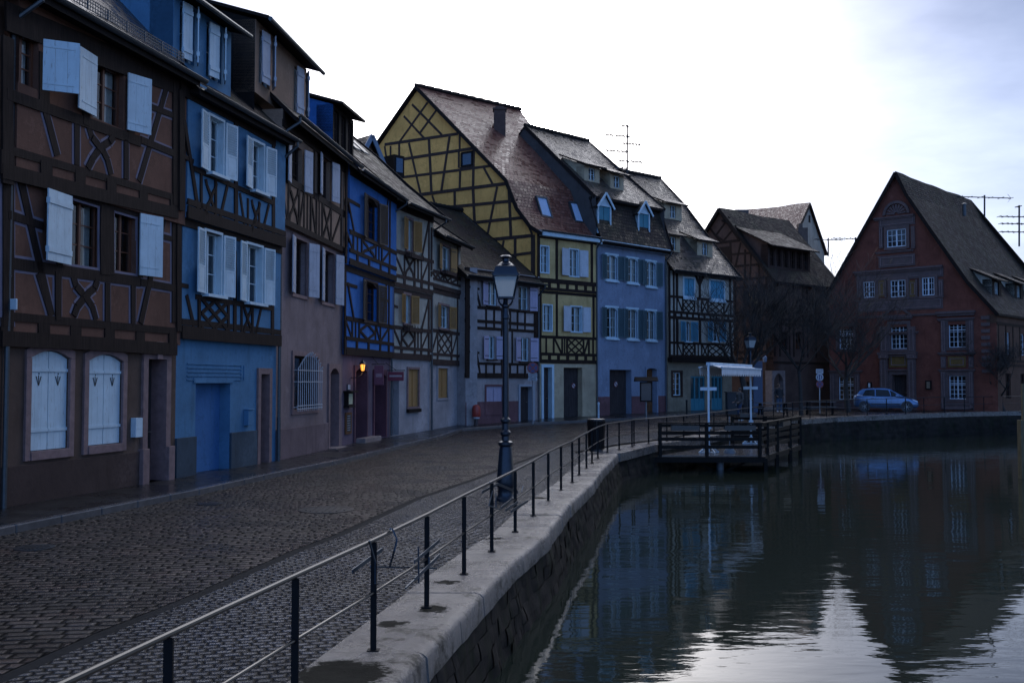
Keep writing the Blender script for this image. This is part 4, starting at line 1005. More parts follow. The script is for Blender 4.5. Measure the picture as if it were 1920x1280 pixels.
def gdormer(H,F,u,of,z0,w,h,mat,sh,rm):
    G=F.off(of); m=MB(); hw=w/2; dd=1.6
    S=Storey(H,G,z0,z0+h,mat,u-hw,u+hw,name='dormer'); r=(u-hw+.10,u+hw-.10,z0+.12,z0+h-.08)
    closedsh(S,r,sh,mat,mat,'plain'); S.finish(); body=[o for o in H.root.children if o.name.startswith('dormer') and o.type=='MESH'][-1]
    for uu in (u-hw,u+hw): m.face([G.P(uu,z0,0),G.P(uu,z0+h,0),G.P(uu,z0+h,-dd),G.P(uu,z0,-dd)])
    m.fpoly(G,[(u-hw,z0+h),(u+hw,z0+h),(u,z0+h+w*.55)],-.05,.0); m.build('cheek',mat,H.root,body)
    q=MB(); ov=.18; pk=z0+h+w*.55+.05
    for sg in (-1,1):
        e=u+sg*(hw+.14); ze=z0+h-.14*1.1
        A=[G.P(e,ze,ov),G.P(u,pk,ov),G.P(u,pk,-dd),G.P(e,ze,-dd)]; q.face(A,uv=[(0,0),(0,1),(1.8,1),(1.8,0)]); q.face([p-Vector((0,0,.06)) for p in A],m=1); q.bar(A[0]-Vector((0,0,.03)),A[1]-Vector((0,0,.03)),.05,.11,m=2)
    q.build('dormer_roof',[rm,DKWOOD,BLUEW],H.root,body)
for (px,py,w) in ((1138,433,1.15),(1212,445,1.10)):
    q=roofpt(F8,B8,pr8[:3],px,py)
    gdormer(H,F8,q[0],.0,q[2]-.05,w,1.5,BLUEW,TEAL,ROOF_D)
# ---- house 9 cream with cyan shutters
H=House(F9,'half_timbered_house','cream and dark timber house with bright blue shutters over a teal shopfront'); H9=H
zA=F9.z(1310,672); zB=F9.z(1310,585); G1=F9.off(.15); zT=9.1
S=Storey(H,F9,-.1,zA,plaster((.22,.19,.14),'drab_plaster',st=.6),name='ground_floor_wall')
S.window(px=(1261,698,1277,741),frame=BLUEW,cols=2,rows=4,surr=TIMB2,surw=.12,curt=0)
GL=plain((.02,.05,.06),'shop_glass',.08)
for (x0,x1) in ((1295,1322),(1334,1355)):
    a,b,c,e=F9.rect(x0,705,x1,768); S.hole((a,b,.42,e)); m=MB()
    m.fbox(F9,a,b,.42,1.25,-.15,-.08); m.fbox(F9,a,b,1.25,e,-.15,-.12,1)
    for t in (0,.33,.66,1): u=a+(b-a)*t; m.fbox(F9,u-.04,u+.04,.43,e-.01,-.14,-.05)
    m.fbox(F9,a,b,e-.1,e,-.13,-.055); m.build('shop_window',[TEAL,GL],H.root)
S.finish()
m=MB(); m.fbox(F9,0,F9.w,zA-.25,zA+.05,0,.35); m.build('shop_canopy',DKWOOD,H.root)
S=Storey(H,G1,zA,zT,P_CREAM); g=G1
CY=CYAN
for x0,x1,y0,y1 in ((1282,1301,522,555),(1331,1357,527,560)):
    r=g.rect(x0,y0,x1,y1); closedsh(S,r,CY,BLUEW,BLUEW,'batten')
for x0,x1 in ((1284,1294),(1334,1347)):
    S.window(px=(x0,603,x1,640),frame=BLUEW,cols=2,rows=3,arch=.15,curt=0,shut=[('L',.55,170,CY,'full'),('R',.55,172,CY,'full')],sill=BLUEW)
zs1=g.z(1310,560); zs2=g.z(1310,644); zm=g.z(1310,588)
us=[g.u(x) for x in (1256,1270,1281,1303,1316,1328,1358,1371)]; K=['','\\','#','|','X','#','/']
S.bays(us,K,zm+.1,zs1-.06,pw=.12,bw=.085); S.bays(us,K,zA+.1,zs2-.06,pw=.12,bw=.085)
S.rail(zs1,.15); S.rail(zm,.16); S.rail(zm-.32,.18); S.rail(zs2,.14); S.rail(zA+.08,.2); S.rail(zT-.15,.22)
S.bays([g.u(x) for x in range(1256,1375,11)],['']*10,zm-.3,zm,pw=.16)
for x in (1270,1313,1370): S.B(g.u(x),zs2,g.u(x),zm-.3,.22); S.B(g.u(x),zs1,g.u(x),zT,.2)
S.B(g.u(1303),zT-.2,g.u(1312),zT-.9,.2); S.B(g.u(1322),zT-.2,g.u(1313),zT-.9,.2)
for x in (1256,1264): S.B(g.u(x),zA,g.u(x),zT,.14)
S.finish()
pr9=[(-.6,8.75),(1.71,11.55),(3.46,13.83),(5.37,15.85)]; B9=Vector((-.76,.65)).normalized()
SAG=.14
ro,P9=roofprism(H,F9,-.1,F9.w+.25,pr9,ROOF_G,back=B9,verge=(F9.w+.25,),ends=((.02,F9.w-.02),0,P_CREAM)); SAG=.10
gutter(H,F9,-.1,F9.w+.2,8.85,.65,ro)
for Hh,Ff,Bb,prf,L_ in ((H8,F8,B8,pr8[3:],((1110,342,1.3,.9),(1157,356,1.2,.9))),(H9,F9,B9,pr9,((1262,412,1.7,1.0),(1262,472,1.3,1.0),(1322,482,1.5,1.0)))):
    for (px,py,w,h) in L_:
        q=roofpt(Ff,Bb,prf,px,py)
        if q is None: print('NO',px,py); continue
        u,b,z,sl,_=q; bn=Vector(Bb).normalized(); cs=-bn.dot(Ff.n); sl/=cs; dep=min(h/(sl-.42),3.4); u+=b*bn.dot(Ff.d); b*=cs
        dormer(Hh,Ff,u-w/2,u+w/2,-b,z,z+h,.42,dep,P_CRM2,P_CRM2,ROOF_G,over=.35,openings=[(u-.28,u+.28,z+.12,z+h-.1)],shutm=None,sidew=.25,gut=False)
# antenna builder
def antenna(px,py0,py1,Y,label,elems,wid=1.6,ang=0.3):
    b=at(px,py1,Y); t=at(px,py0,Y); m=MB(); m.tube([b,t],.06,6)
    Lh=t.z-b.z
    for (f,l,off,kind) in elems:
        c=b+Vector((0,0,Lh*f)); d=Vector((math.cos(ang),math.sin(ang),0))
        e0=c+d*(off-l/2); e1=c+d*(off+l/2); m.bar(e0,e1,.06)
        n=Vector((-d.y,d.x,0)); kk=7 if kind else 3
        for i in range(kk): p=e0+(e1-e0)*(i/(kk-1)); w=.28+.1*(i%2); m.bar(p-n*w,p+n*w,.035); 
        if kind==2:
            for s_ in (-1,1): m.bar(e1,e1+Vector((-.25,0,.3*s_)),.02)
    return single(m,'antenna',IRON,b,label,'antenna')
antenna(1176,234,325,60,'tall rooftop antenna with five arms above the lilac house',[(.97,.5,-.1,0),(.76,1.6,-.6,1),(.61,1.2,.3,1),(.44,1.5,-.7,1),(.25,1.7,.2,1),(.1,.9,-.4,0)])
# small gabled house behind the row
FS=Fac((hx(628,46.5),46.5),(hx(800,50.5),50.5)); H=House(FS,'gabled_house','dark small gabled house peeking over the row beside the yellow gable')
ap=FS.uv(690,259); w=4.2
m=MB(); k=1.75; pts=[(ap[0]-4.2,0),(ap[0]+3.9,0),(ap[0]+3.9,ap[1]-3.9*k),(ap[0],ap[1]),(ap[0]-4.2,ap[1]-4.2*k)]
m.fpoly(FS,pts,-6,0); m.build('wall',P_DKB,H.root)
m=MB()
for sg,ww in ((-1,4.5),(1,4.1)):
    A=[FS.P(ap[0]+sg*ww,ap[1]-ww*k+.12,.35),FS.P(ap[0],ap[1]+.12,.35),FS.P(ap[0],ap[1]+.12,-6.2),FS.P(ap[0]+sg*ww,ap[1]-ww*k+.12,-6.2)]
    l=math.hypot(ww,ww*k); m.face(A,uv=[(0,0),(0,l),(6.5,l),(6.5,0)]); m.face([p-Vector((0,0,.14)) for p in A],m=1); m.bar(A[0]-Vector((0,0,.05)),A[1]-Vector((0,0,.05)),.06,.22,m=2)
m.build('roof',[ROOF_D,DKWOOD,paint((.10,.16,.24),'blue_verge')],H.root)
c=FS.uv(742,312); m=MB(); m.fbox(FS,c[0]-.35,c[0]+.3,c[1]-.6,c[1]+.5,-1.5,.3); m.fbox(FS,c[0]-.22,c[0]+.18,c[1]-.35,c[1]+.35,.3,.33,1); m.build('dormer',[DKWOOD,plain((.05,.09,.15),'dark_pane',.08)],H.root)

# ---- sliver of the next house at the left edge
F0=Fac((-9.9,12.0),(F1.A.x-.02,F1.A.y-.02)); H=House(F0,'old_house','dark plastered house cut off by the left edge of the view')
S=Storey(H,F0,-.3,9.3,P_DKB); S.window(r=(1.5,2.5,1.2,2.9),frame=WHITE); S.window(r=(1.5,2.5,4.4,5.9),frame=WHITE); S.window(r=(3.2,4.2,4.4,5.9),frame=WHITE); S.finish()
roofprism(H,F0,-.2,F0.w-.35,[(-.5,9.0),(4.4,13.9)],ROOF_D,ends=((0,),-.3,P_DKB))
m=MB(); a,b,c,e=F1.off(.12).rect(1,559,18,580); a=max(a,.02); m.fbox(F1,a,b,c,e,.1,.25); single(m,'meter_box',WHITE,F1.P(a,c,.1),'small white box at the left corner of the brown house above the plinth level','meter box',bevel=.01)
# ---------------------------------------------------------------- house 10 dark brown with long dormer
cB=Vector((17.85,68.0)); dG=Vector((.65,-.76)).normalized(); W10=10.2; cA=cB-dG*W10
F10=Fac(cA,cB); d2=Vector((.76,.65)).normalized(); F10S=Fac(cB,cB+d2*8.2)
P_D2=plaster((.085,.052,.042),'smoky_brown_plaster')
H=House(F10,'half_timbered_house','dark brown half-timbered house with a long row of dormer windows behind bare trees'); H10=H
apu,apz=F10.uv(1353,394); re=F10.uv(1450,519); lz=re[1]
S=Storey(H,F10,-.1,re[1],P_D2,name='wall')
for px in ((1398,545,1424,575),(1345,545,1362,575),(1398,620,1424,655),(1345,620,1362,655)):
    S.window(px=px,frame=TIMB2,cols=2,rows=3,curt=0)
a,b,c,e=F10.rect(1395,715,1420,765); S.door(r=(a,b,.45,e),mat=DOORD,deep=.3)
for y in (538,585,592,660,672): S.rail(F10.z(1400,y),.18)
for x in (1330,1345,1362,1380,1397,1425,1446): S.B(F10.u(x),.5+3.6,F10.u(x),re[1],.17)
for (x0,y0,x1,y1) in ((1365,660,1380,600),(1440,660,1428,600),(1365,580,1380,530),(1440,580,1428,530)): S.beams([(x0,y0,x1,y1,.13)])
S.finish()
m=MB(); gw=[(apu-(re[0]-apu),re[1]),(re[0],re[1]),(apu,apz)]; m.fpoly(F10,gw,-.2,0); m.build('gable_wall',P_D2,H.root)
S=Storey(H,F10,0,1,P_D2); zg=lambda x,y:(1300+x/3.097,300+y/3.097)
for b in [(85,490,270,465,.18),(225,548,330,540,.15),(220,620,400,605,.15),(225,700,440,680,.18),(130,440,210,330,.13),(150,300,270,470,.13),(100,400,160,480,.13),(175,470,250,380,.13),(120,430,190,480,.13),(215,480,225,700,.15),(300,520,300,690,.15),(275,480,245,620,.13),(380,600,385,690,.13),(335,545,330,690,.12)]:
    p=zg(b[0],b[1]); q=zg(b[2],b[3]); S.beams([(p[0],p[1],q[0],q[1],b[4])])
a,b,c,e=F10.rect(1343,463,1371,500); S.tim.fbox(F10,a,b,c,e,0,.03); S.tim.build('timber_frame',TIMBER,H.root)
S=Storey(H,F10S,-.1,lz,P_D2,name='side_wall')
for x0,x1,y0,y1 in ((1466,1478,560,590),(1492,1504,560,590),(1518,1528,562,590),(1466,1478,622,655),(1492,1504,622,655)): S.window(px=(x0,y0,x1,y1),frame=TIMB2,cols=2,rows=3,curt=0)
a,b,c,e=F10S.rect(1450,700,1468,762); S.door(r=(a,b,.45,e),mat=DOORD,deep=.5,arch=.5,surr=STONE_S,surw=.2)
for y in (530,600,608,680): S.rail(F10S.z(1480,y),.18)
for x in (1453,1463,1481,1489,1507,1515,1531): S.B(F10S.u(x),4,F10S.u(x),lz,.16)
S.finish()
# roof: gable front outline pushed back along d2
def gableroof(H,F,apex,eL,eR,zeL,zeR,back,depth,mat,over=.35,ridge_end=None,kneeR=None,name='roof'):
    bk=Vector((back.x,back.y,0)); m=MB()
    def P(u,z,k): return F.P(u,z,0)+bk*k
    sides=[]
    for (e,ze,kn) in ((eL,zeL,None),(eR,zeR,kneeR)):
        pts=[(apex[0],apex[1])]+(kn or [])+[(e,ze)]; s=0
        for (a,b) in zip(pts[:-1],pts[1:]):
            l=math.hypot(a[0]-b[0],a[1]-b[1]); n=max(1,int(l/1.2)); nk=max(1,int(depth/1.5))
            for i in range(n):
                for j in range(nk):
                    def Q(t,k):
                        re_=depth if ridge_end is None else None
                        u=a[0]+(b[0]-a[0])*t; z=a[1]+(b[1]-a[1])*t
                        z+=.12*noise.noise(Vector((u*.4,k*.4,F.A.x)))
                        if ridge_end is not None:
                            frac=(apex[1]-z)/(apex[1]-ze); kmax=ridge_end+(depth-ridge_end)*max(0,min(1,frac)); k=-over+(kmax+over)*(k+over)/(depth+over)
                        return P(u,z,k)
                    t0,t1=i/n,(i+1)/n; k0=-over+(depth+over)*j/nk; k1=-over+(depth+over)*(j+1)/nk
                    m.face([Q(t0,k0),Q(t0,k1),Q(t1,k1),Q(t1,k0)],uv=[(k0,-s-l*t0),(k1,-s-l*t0),(k1,-s-l*t1),(k0,-s-l*t1)])
            m.bar(P(a[0],a[1]-.08,-over),P(b[0],b[1]-.08,-over),.06,.22,m=1)
            s+=l
    if ridge_end is not None:
        m.face([P(apex[0],apex[1],ridge_end),P(eR,zeR,depth),P(eL,zeL,depth)],uv=[(0,0),(8,-9),(-8,-9)])
    else: m.face([P(apex[0],apex[1],depth),P(eR,zeR,depth),P(eL,zeL,depth)],m=1)
    m.bar(P(eR,zeR-.05,-over),P(eR,zeR-.05,depth),.1,.14,m=1)
    return m.build(name,[mat,DKWOOD],H.root)
eR=re[0]+.35; zR=re[1]-.35
ro=gableroof(H,F10,(apu,apz+.12),apu-(eR-apu),eR,zR,zR,d2,8.4,ROOF_D)
# long shed dormer on the side slope, facing like F10S
G=F10S.off(-.5); u0,u1=1.0,11.0
dormer(H,F10S,.15,5.3,-.45,lz+.45,lz+2.35,.52,3.7,TIMB2,P_D2,ROOF_D,over=.6,openings=[(.35+k*.82,.35+k*.82+.58,lz+.85,lz+2.1) for k in range(6)],shutm=None,wframe=TIMB2,gut=False)
m=MB(); q=at(1389,402,74); m.box(-.5,.5,-.4,.4,-2,.3); m.v=[tuple(Vector(p)+q) for p in m.v]; m.build('chimney',stone('old_brick2',(.1,.07,.06),.8),H.root)
# lower dark house further back
Fd=Fac((hx(1490,79),79),(hx(1598,80),80)); H=House(Fd,'old_house','low dark tiled house between the dormer house and the red gable')
t=Fd.z(1540,456); m=MB(); m.fbox(Fd,0,Fd.w,0,8,-8,0); m.build('wall',P_D2,H.root)
roofprism(H,Fd,-.2,Fd.w-1.6,[(-.5,7.8),(4.3,t)],ROOF_D,ends=((0,Fd.w-1.7),0,P_D2))
# pale gable far behind
A11=Vector((hx(1494,83),83)); B11=Vector((hx(1542,88.5),88.5)); F11=Fac(A11,B11)
H=House(F11,'old_house','tall pale gabled house whose bare gable rises behind the dark roofs')
ap=F11.uv(1515,383); e2=F11.uv(1541,458); m=MB(); sl=(ap[1]-e2[1])/(e2[0]-ap[0]); uw=4.3
m.fpoly(F11,[(ap[0]-uw,0),(ap[0]+uw,0),(ap[0]+uw,ap[1]-uw*sl),(ap[0],ap[1]),(ap[0]-uw,ap[1]-uw*sl)],-.3,0)
m.build('gable_wall',plaster((.40,.35,.28),'pale_gable_plaster'),H.root)
bk=-F11.n
m=MB(); a,b,c,e=F11.rect(1516,404,1519,417); m.fbox(F11,a,b,c,e,0,.03); m.build('gable_window',DKWOOD,H.root)
gableroof(H,F11,(ap[0],ap[1]+.1),ap[0]-uw-.3,ap[0]+uw+.3,ap[1]-(uw+.3)*sl,ap[1]-(uw+.3)*sl,bk,8.5,ROOF_R,over=.2,ridge_end=7)
m=MB(); q=at(1503,436,82); m.box(-.4,.4,-.4,.4,-1.5,.35); m.box(-.3,.0,-.3,.3,.35,.7); m.v=[tuple(Vector(p)+q) for p in m.v]; m.build('chimney',stone('old_brick3',(.12,.08,.06),.8),H.root)
# ---------------------------------------------------------------- red house
F12=Fac((22.1,69.3),(30.1,61.75)); F12S=Fac((30.1,61.75),(30.1+.69*19,61.75+.73*19))
H=House(F12,'gabled_house','tall red gabled house with carved stone window surrounds across the water'); H12=H
ap=F12.uv(1682,324); Rk=[F12.uv(*p) for p in ((1703,365),(1752,436),(1816,526))]; eR=F12.uv(1869,584); Lk=[F12.uv(*p) for p in ((1655,360),(1615,432),(1582,500))]; eL=F12.uv(1554,553)
zt=5.9
S=Storey(H,F12,-.1,zt,P_RED,name='wall'); g=F12
WB2=paint((.50,.58,.66),'pale_blue_sash',.5,.1); SP=stone('carved_sandstone',(.105,.07,.068),.8,scale=3,bd=.02,dark=.4); YP=plaster((.16,.10,.035),'ochre_panel')
def W12(S,px,cols,rows,tr=None):
    return S.window(px=px,frame=WB2,cols=cols,rows=rows,curt=0,fw=.05,transom=tr,surr=SP,surw=.22,barw=.03,mull=.07,deep=.15)
for px in ((1779,704,1811,748),(1572,706,1601,749)): W12(S,px,4,5,.68)
for px in ((1670,608,1701,654),(1778,602,1811,651),(1573,612,1600,654)): W12(S,px,4,5,.68)
a,b,c,e=F12.rect(1673,702,1701,766); S.door(r=(a,b,.5,e),mat=DOORD,deep=.4,surr=SP,surw=.25); S.finish()
m=MB()
def orn(x0,y0,x1,y1,o=.06,mi=0):
    a,b,c,e=g.rect(x0,y0,x1,y1); m.fbox(g,a,b,c,e,-.02,o,mi); t=.045; p=min(.12,(b-a)*.2); q=min(.12,(e-c)*.2)
    if b-a>.25 and e-c>.25:
        for r_ in ((a+p,a+p+t,c+q,e-q),(b-p-t,b-p,c+q,e-q),(a+p+t,b-p-t,c+q,c+q+t),(a+p+t,b-p-t,e-q-t,e-q)): m.fbox(g,*r_,o-.01,o+.035,2)
def corn(x0,x1,y,h=.18,o=.16): 
    z=g.z((x0+x1)/2,y); a=g.u(x0); b=g.u(x1); m.fbox(g,a,b,z-h,z-h*.5,-.02,o*.6); m.fbox(g,a-.06,b+.06,z-h*.5,z,-.02,o)
# portal
for x in (1652,1704): orn(x,672,x+14,768,.22); orn(x-2,664,x+16,672,.30); orn(x-1,612,x+13,660,.14)
corn(1655,1716,692); corn(1650,1720,660,.3,.3); corn(1648,1722,622); orn(1668,663,1702,688,.07,1); corn(1660,1712,593,.22,.2)
zP=g.z(1684,593); c0=g.u(1684); 
for sg in (-1,1): m.beam(g,c0+sg*1.0,zP+.02,c0,zP+.75,.13,-.02,.13)
# right window group
for x in (1765,1817): orn(x,598,x+9,662,.10); orn(x,668,x+9,690,.12); orn(x,694,x+9,768,.10)
corn(1760,1830,583,.3,.22); corn(1762,1828,596); corn(1762,1828,660); corn(1762,1828,692); orn(1778,668,1811,688,.05,1); orn(1765,754,1826,768,.1)
for x in (1557,1603): orn(x,700,x+9,768,.10)
corn(1556,1616,694); orn(1557,755,1612,768,.08)
# first gable storey band
corn(1606,1770,503,.26,.2); orn(1607,504,1769,524,.05); corn(1608,1768,558,.14,.1); orn(1609,561,1768,582,.04); corn(1609,1768,590,.14,.12)
for x in (1607,1760): orn(x,524,x+9,558,.09)
for x in (1647,1705): orn(x,526,x+14,556,.07,1)
for x in (1644,1659,1702,1717): orn(x,524,x+4,558,.1)
# attic window aedicule
corn(1645,1718,405,.2,.18); orn(1648,406,1716,424,.06); 
for x in (1649,1709): orn(x,424,x+7,466,.10)
corn(1647,1716,470,.14,.12); orn(1648,478,1716,500,.07); corn(1650,1714,478,.1,.08)
cc=g.uv(1681,402); n=14; r=.72
for i in range(n):
    t0=math.pi*i/n; t1=math.pi*(i+1)/n; m.fpoly(g,[(cc[0]+r*math.cos(t0),cc[1]+r*math.sin(t0)),(cc[0]+(r+.18)*math.cos(t0),cc[1]+(r+.18)*math.sin(t0)),(cc[0]+(r+.18)*math.cos(t1),cc[1]+(r+.18)*math.sin(t1)),(cc[0]+r*math.cos(t1),cc[1]+r*math.sin(t1))],-.02,.14)
for i in range(9):
    t=math.pi*(i+.5)/9; m.beam(g,cc[0]+.12*math.cos(t),cc[1]+.12*math.sin(t),cc[0]+.66*math.cos(t),cc[1]+.66*math.sin(t),.05,-.02,.08,0,.15)
for k in range(9): # rounded corner quoins
    z=g.z(1849,592+k*12.5); a=g.u(1842); b=g.u(1858); m.fbox(g,a,b,z-.22,z,-.02,.07)
m.build('carved_ornament',[SP,YP,stone('pale_sandstone',(.17,.12,.12),.8,scale=3,bd=.01,dark=.3)],H.root)
# gable part
S=Storey(H,F12,zt,zt+.01,P_RED)
m=MB(); outl=[(eL[0],zt),(eR[0]-.15,zt),(eR[0]-.15,eR[1]-.1)]+[(u,z-.08) for u,z in Rk[::-1]]+[(ap[0],ap[1]-.1)]+[(u,z-.08) for u,z in Lk]+[(eL[0],eL[1]-.1)]
m.fpoly(F12,outl,-.3,-.004); m.build('gable_wall',P_RED,H.root)
def gw(px,cols,rows,tr=None):
    a,b,c,e=F12.rect(*px); w=MB(); fw=.06
    w.fbox(F12,a,b,c,e,-.02,.01,1)
    for q in ((a-.2,a,c-.15,e+.2),(b,b+.2,c-.15,e+.2),(a,b,e,e+.2),(a,b,c-.2,c)): w.fbox(F12,*q,-.02,.12,2)
    for q in ((a,a+fw,c,e),(b-fw,b,c,e),(a+fw,b-fw,c,c+fw),(a+fw,b-fw,e-fw,e)): w.fbox(F12,*q,0,.06)
    for i in range(1,cols): u=a+(b-a)*i/cols; h=.045 if i*2==cols else .015; w.fbox(F12,u-h,u+h,c+fw,e-fw,.008,.055 if h>.02 else .03)
    for j in range(1,rows): z=c+(e-c)*j/rows; w.fbox(F12,a+fw,b-fw,z-.015,z+.015,.008,.032)
    w.build('window',[WB2,plain((.012,.014,.02),'dark_pane2',.06),SP],H.root)
for px in ((1620,528,1641,558),(1671,525,1699,557),(1730,520,1753,554)): gw(px,4,3)
gw((1664,430,1700,463),4,3)
ro=gableroof(H,F12,(ap[0],ap[1]+.05),eL[0]-.15,eR[0]+.15,eL[1]-.15,eR[1]-.15,Vector((.69,.73)),17.5,ROOF_D,over=.3,ridge_end=14,kneeR=Rk)
S=Storey(H,F12S,-.1,6.45,P_DKB,name='side_wall')
for k in range(4):
    S.window(r=(1.5+k*3,2.5+k*3,4.0,5.4),frame=WB2,cols=2,rows=4,curt=0); S.window(r=(1.5+k*3,2.5+k*3,1.2,2.8),frame=TIMB2,cols=2,rows=3,curt=0)
for z in (3.3,3.6,5.9): S.rail(z,.18)
for k in range(13): S.B(.3+k*1.4,3.6,.3+k*1.4,5.9,.15)
S.finish()
def vent(px,py,Y,h,label):
    q=at(px,py,Y); m=MB(); m.lathe(q,[(.13,-h),(.13,h*.0),(.17,.0),(.17,.06),(.05,.14)],10); return single(m,'roof_vent',GUT,q,label,'roof vent')
for (px,py,Y,h,lb) in ((1732,371,68.5,.9,'metal vent pipe on the left slope of the dark roof near the red gable'),(1808,384,70.5,.8,'thin metal vent pipe high on the dark roof further right')): vent(px,py,Y,h,lb)
# shed dormers on the red house side slope
for (u,z) in ((3.2,7.8),(8.0,7.9),(12.3,8.0)):
    sl=1.25; b=(z-eR[1])/sl
    dormer(H,F12S,u-.9,u+.9,-b,z-.2,z+1.1,.5,2.0,DKWOOD,P_CREAM,ROOF_D,over=.4,openings=[(u-.4,u+.4,z,z+.95)],shutm=None,gut=False)
for (px,y0,y1,Y,lb,el,an) in ((1846,366,408,74,'long yagi antenna on the ridge of the red house',[(.9,5,-.3,2)],.15),(1911,385,462,72,'tall four-armed antenna at the far right of the roofs',[(.97,.2,0,0),(.72,2.6,-.2,1),(.55,2.2,-.3,1),(.35,2.5,-.2,1)],.1),(1553,446,480,85,'small antenna on the roofs left of the red gable',[(.9,2.6,.1,1)],.2),(1604,445,470,72,'small flat antenna beside the red gable',[(.9,2.4,-.5,1)],.1)):
    antenna(px,y0,y1,Y,lb,el,ang=an)
# ---------------------------------------------------------------- lines in plan
def interp(pts,y):
    for (x0,y0),(x1,y1) in zip(pts[:-1],pts[1:]):
        if y0<=y<=y1: return x0+(x1-x0)*(y-y0)/(y1-y0)
    return pts[0][0] if y<pts[0][1] else pts[-1][0]
QO=[(-12.5,-60),(-2.4,-1),(-.85,7.45),(-.53,9.31),(-.22,11.1),(.05,12.6),(.56,14.95),(1.04,18.2),(1.77,22),(2.33,25.6),(3.46,32.0),(5.33,36.2),(15.1,52.3),(17.6,54.7),(24.5,58.7),(30.8,62.0),(60,70),(1500,71)]
KB=[(-14,-60),(-9.6,5),(-7.55,14.5),(-7.05,16.7),(-6.24,20.1),(-5.6,23.7),(-4.73,27.6),(-3.2,37.5),(-2.2,44.0),(1.2,48.4),(5.4,51.6),(9.8,56.0),(14.5,60.0),(17,64),(21,68)]
GT=[(-8,-60),(-4.6,1),(-3.88,7.54),(-3.64,9.1),(-3.33,10.5),(-2.84,13.5),(-2.53,14.8),(-1.8,19.4),(-.94,22.8),(.2,28),(1.66,34.4),(4.2,41),(12,50)]
# ground sheet
def rowmesh(name,f0,f1,ys,mat,z=0,nx=1,kind='structure',zf=None,sub=None):
    m=MB()
    for y0,y1 in zip(ys[:-1],ys[1:]):
        for k in range(nx):
            def X(y,k): return f0(y)+(f1(y)-f0(y))*k/nx
            p=[(X(y0,k),y0),(X(y0,k+1),y0),(X(y1,k+1),y1),(X(y1,k),y1)]
            m.face([Vector((a,b,ramp(b)+z)) for a,b in p],sm=True)
    o=m.build(name,mat,merge=True); tag(o,kind=kind); return o
def ysr(a,b,s,extra=()):
    L_=[a]; 
    while L_[-1]+s<b: L_.append(L_[-1]+s)
    L_.append(b); return sorted(set(L_+[e for e in extra if a<e<b]))
qe=[p[1] for p in QO]
CW=.84
def qin(y): return interp(QO,y)-CW*1.02 if y<32 else interp(QO,y)-CW*1.8
GROUND=stone('paved_ground',(.07,.065,.06),.6,bd=.01)
COB1=cobble('brown_cobbles',(.007,.003,.0022),(.050,.024,.017),.26,.15,rot=R(-8),rough=.14,spec=.5,wear=.3,dist=.034,tilt=2.6,joint=(.004,.004,.004))
COB2=cobble('blue_grey_setts',(.018,.020,.027),(.065,.070,.088),.14,.10,rot=R(-14),rough=.05,wear=.15,dist=.026,tilt=1.8)
ASPH=stone('wet_pavement',(.018,.017,.017),.42,wet=.22,bd=.004,scale=1.5,dark=.4)
rowmesh('ground',lambda y:-1500,lambda y:interp(QO,y)-.05,ysr(-60,71,2,qe)+[],GROUND,z=-.05)
m=MB(); m.face([(-1500,71,.37),(1500,71,.37),(1500,3000,.37),(-1500,3000,.37)]); tag(m.build('far_ground',GROUND),kind='structure')
m=MB(); m.face([(-1500,-60,-.05),(-12.6,-60,-.05),(-12.6,-1500,-.05),(-1500,-1500,-.05)][::-1]); tag(m.build('near_ground',GROUND),kind='structure')
rowmesh('carriageway',lambda y:interp(KB,y),lambda y:interp(GT,y)-.10,ysr(-4,50,1,[p[1] for p in KB+GT]),COB1,z=0)
rowmesh('drain_strip',lambda y:interp(GT,y)-.10,lambda y:interp(GT,y)+.06,ysr(-4,50,1,[p[1] for p in GT]),stone('gutter_stone',(.009,.010,.012),.85,bd=.004),z=-.006)
rowmesh('promenade',lambda y:interp(GT,y)+.06,qin,ysr(-4,50,1,[p[1] for p in GT]+qe),COB2,z=0)
rowmesh('square',lambda y:interp(KB,y),qin,ysr(50,70.9,1,[p[1] for p in KB]+qe),COB1,z=0)
rowmesh('pavement',lambda y:interp(KB,y)-6,lambda y:interp(KB,y)-.14,ysr(-4,68,1,[p[1] for p in KB]),ASPH,z=.12)
# kerb
def strip(name,line,off0,off1,z0,z1,ys,mat,bev=.02,joint=1.0,kind='structure'):
    m=MB()
    for y0,y1 in zip(ys[:-1],ys[1:]):
        g=.006; a,b=y0+g,y1-g
        c=[]
        for z in (z0,z1):
            for (y,o) in ((a,off0),(a,off1),(b,off1),(b,off0)): c.append(Vector((line(y)+o,y,ramp(y)+z)))
        m.hexa(c)
    o=m.build(name,mat,bevel=bev); tag(o,kind=kind); return o
strip('kerb',lambda y:interp(KB,y),-.15,.02,-.2,.125,ysr(-4,68,1.0),stone('kerb_stone',(.09,.085,.085),.28,wet=.12,bd=.004,dark=.25))
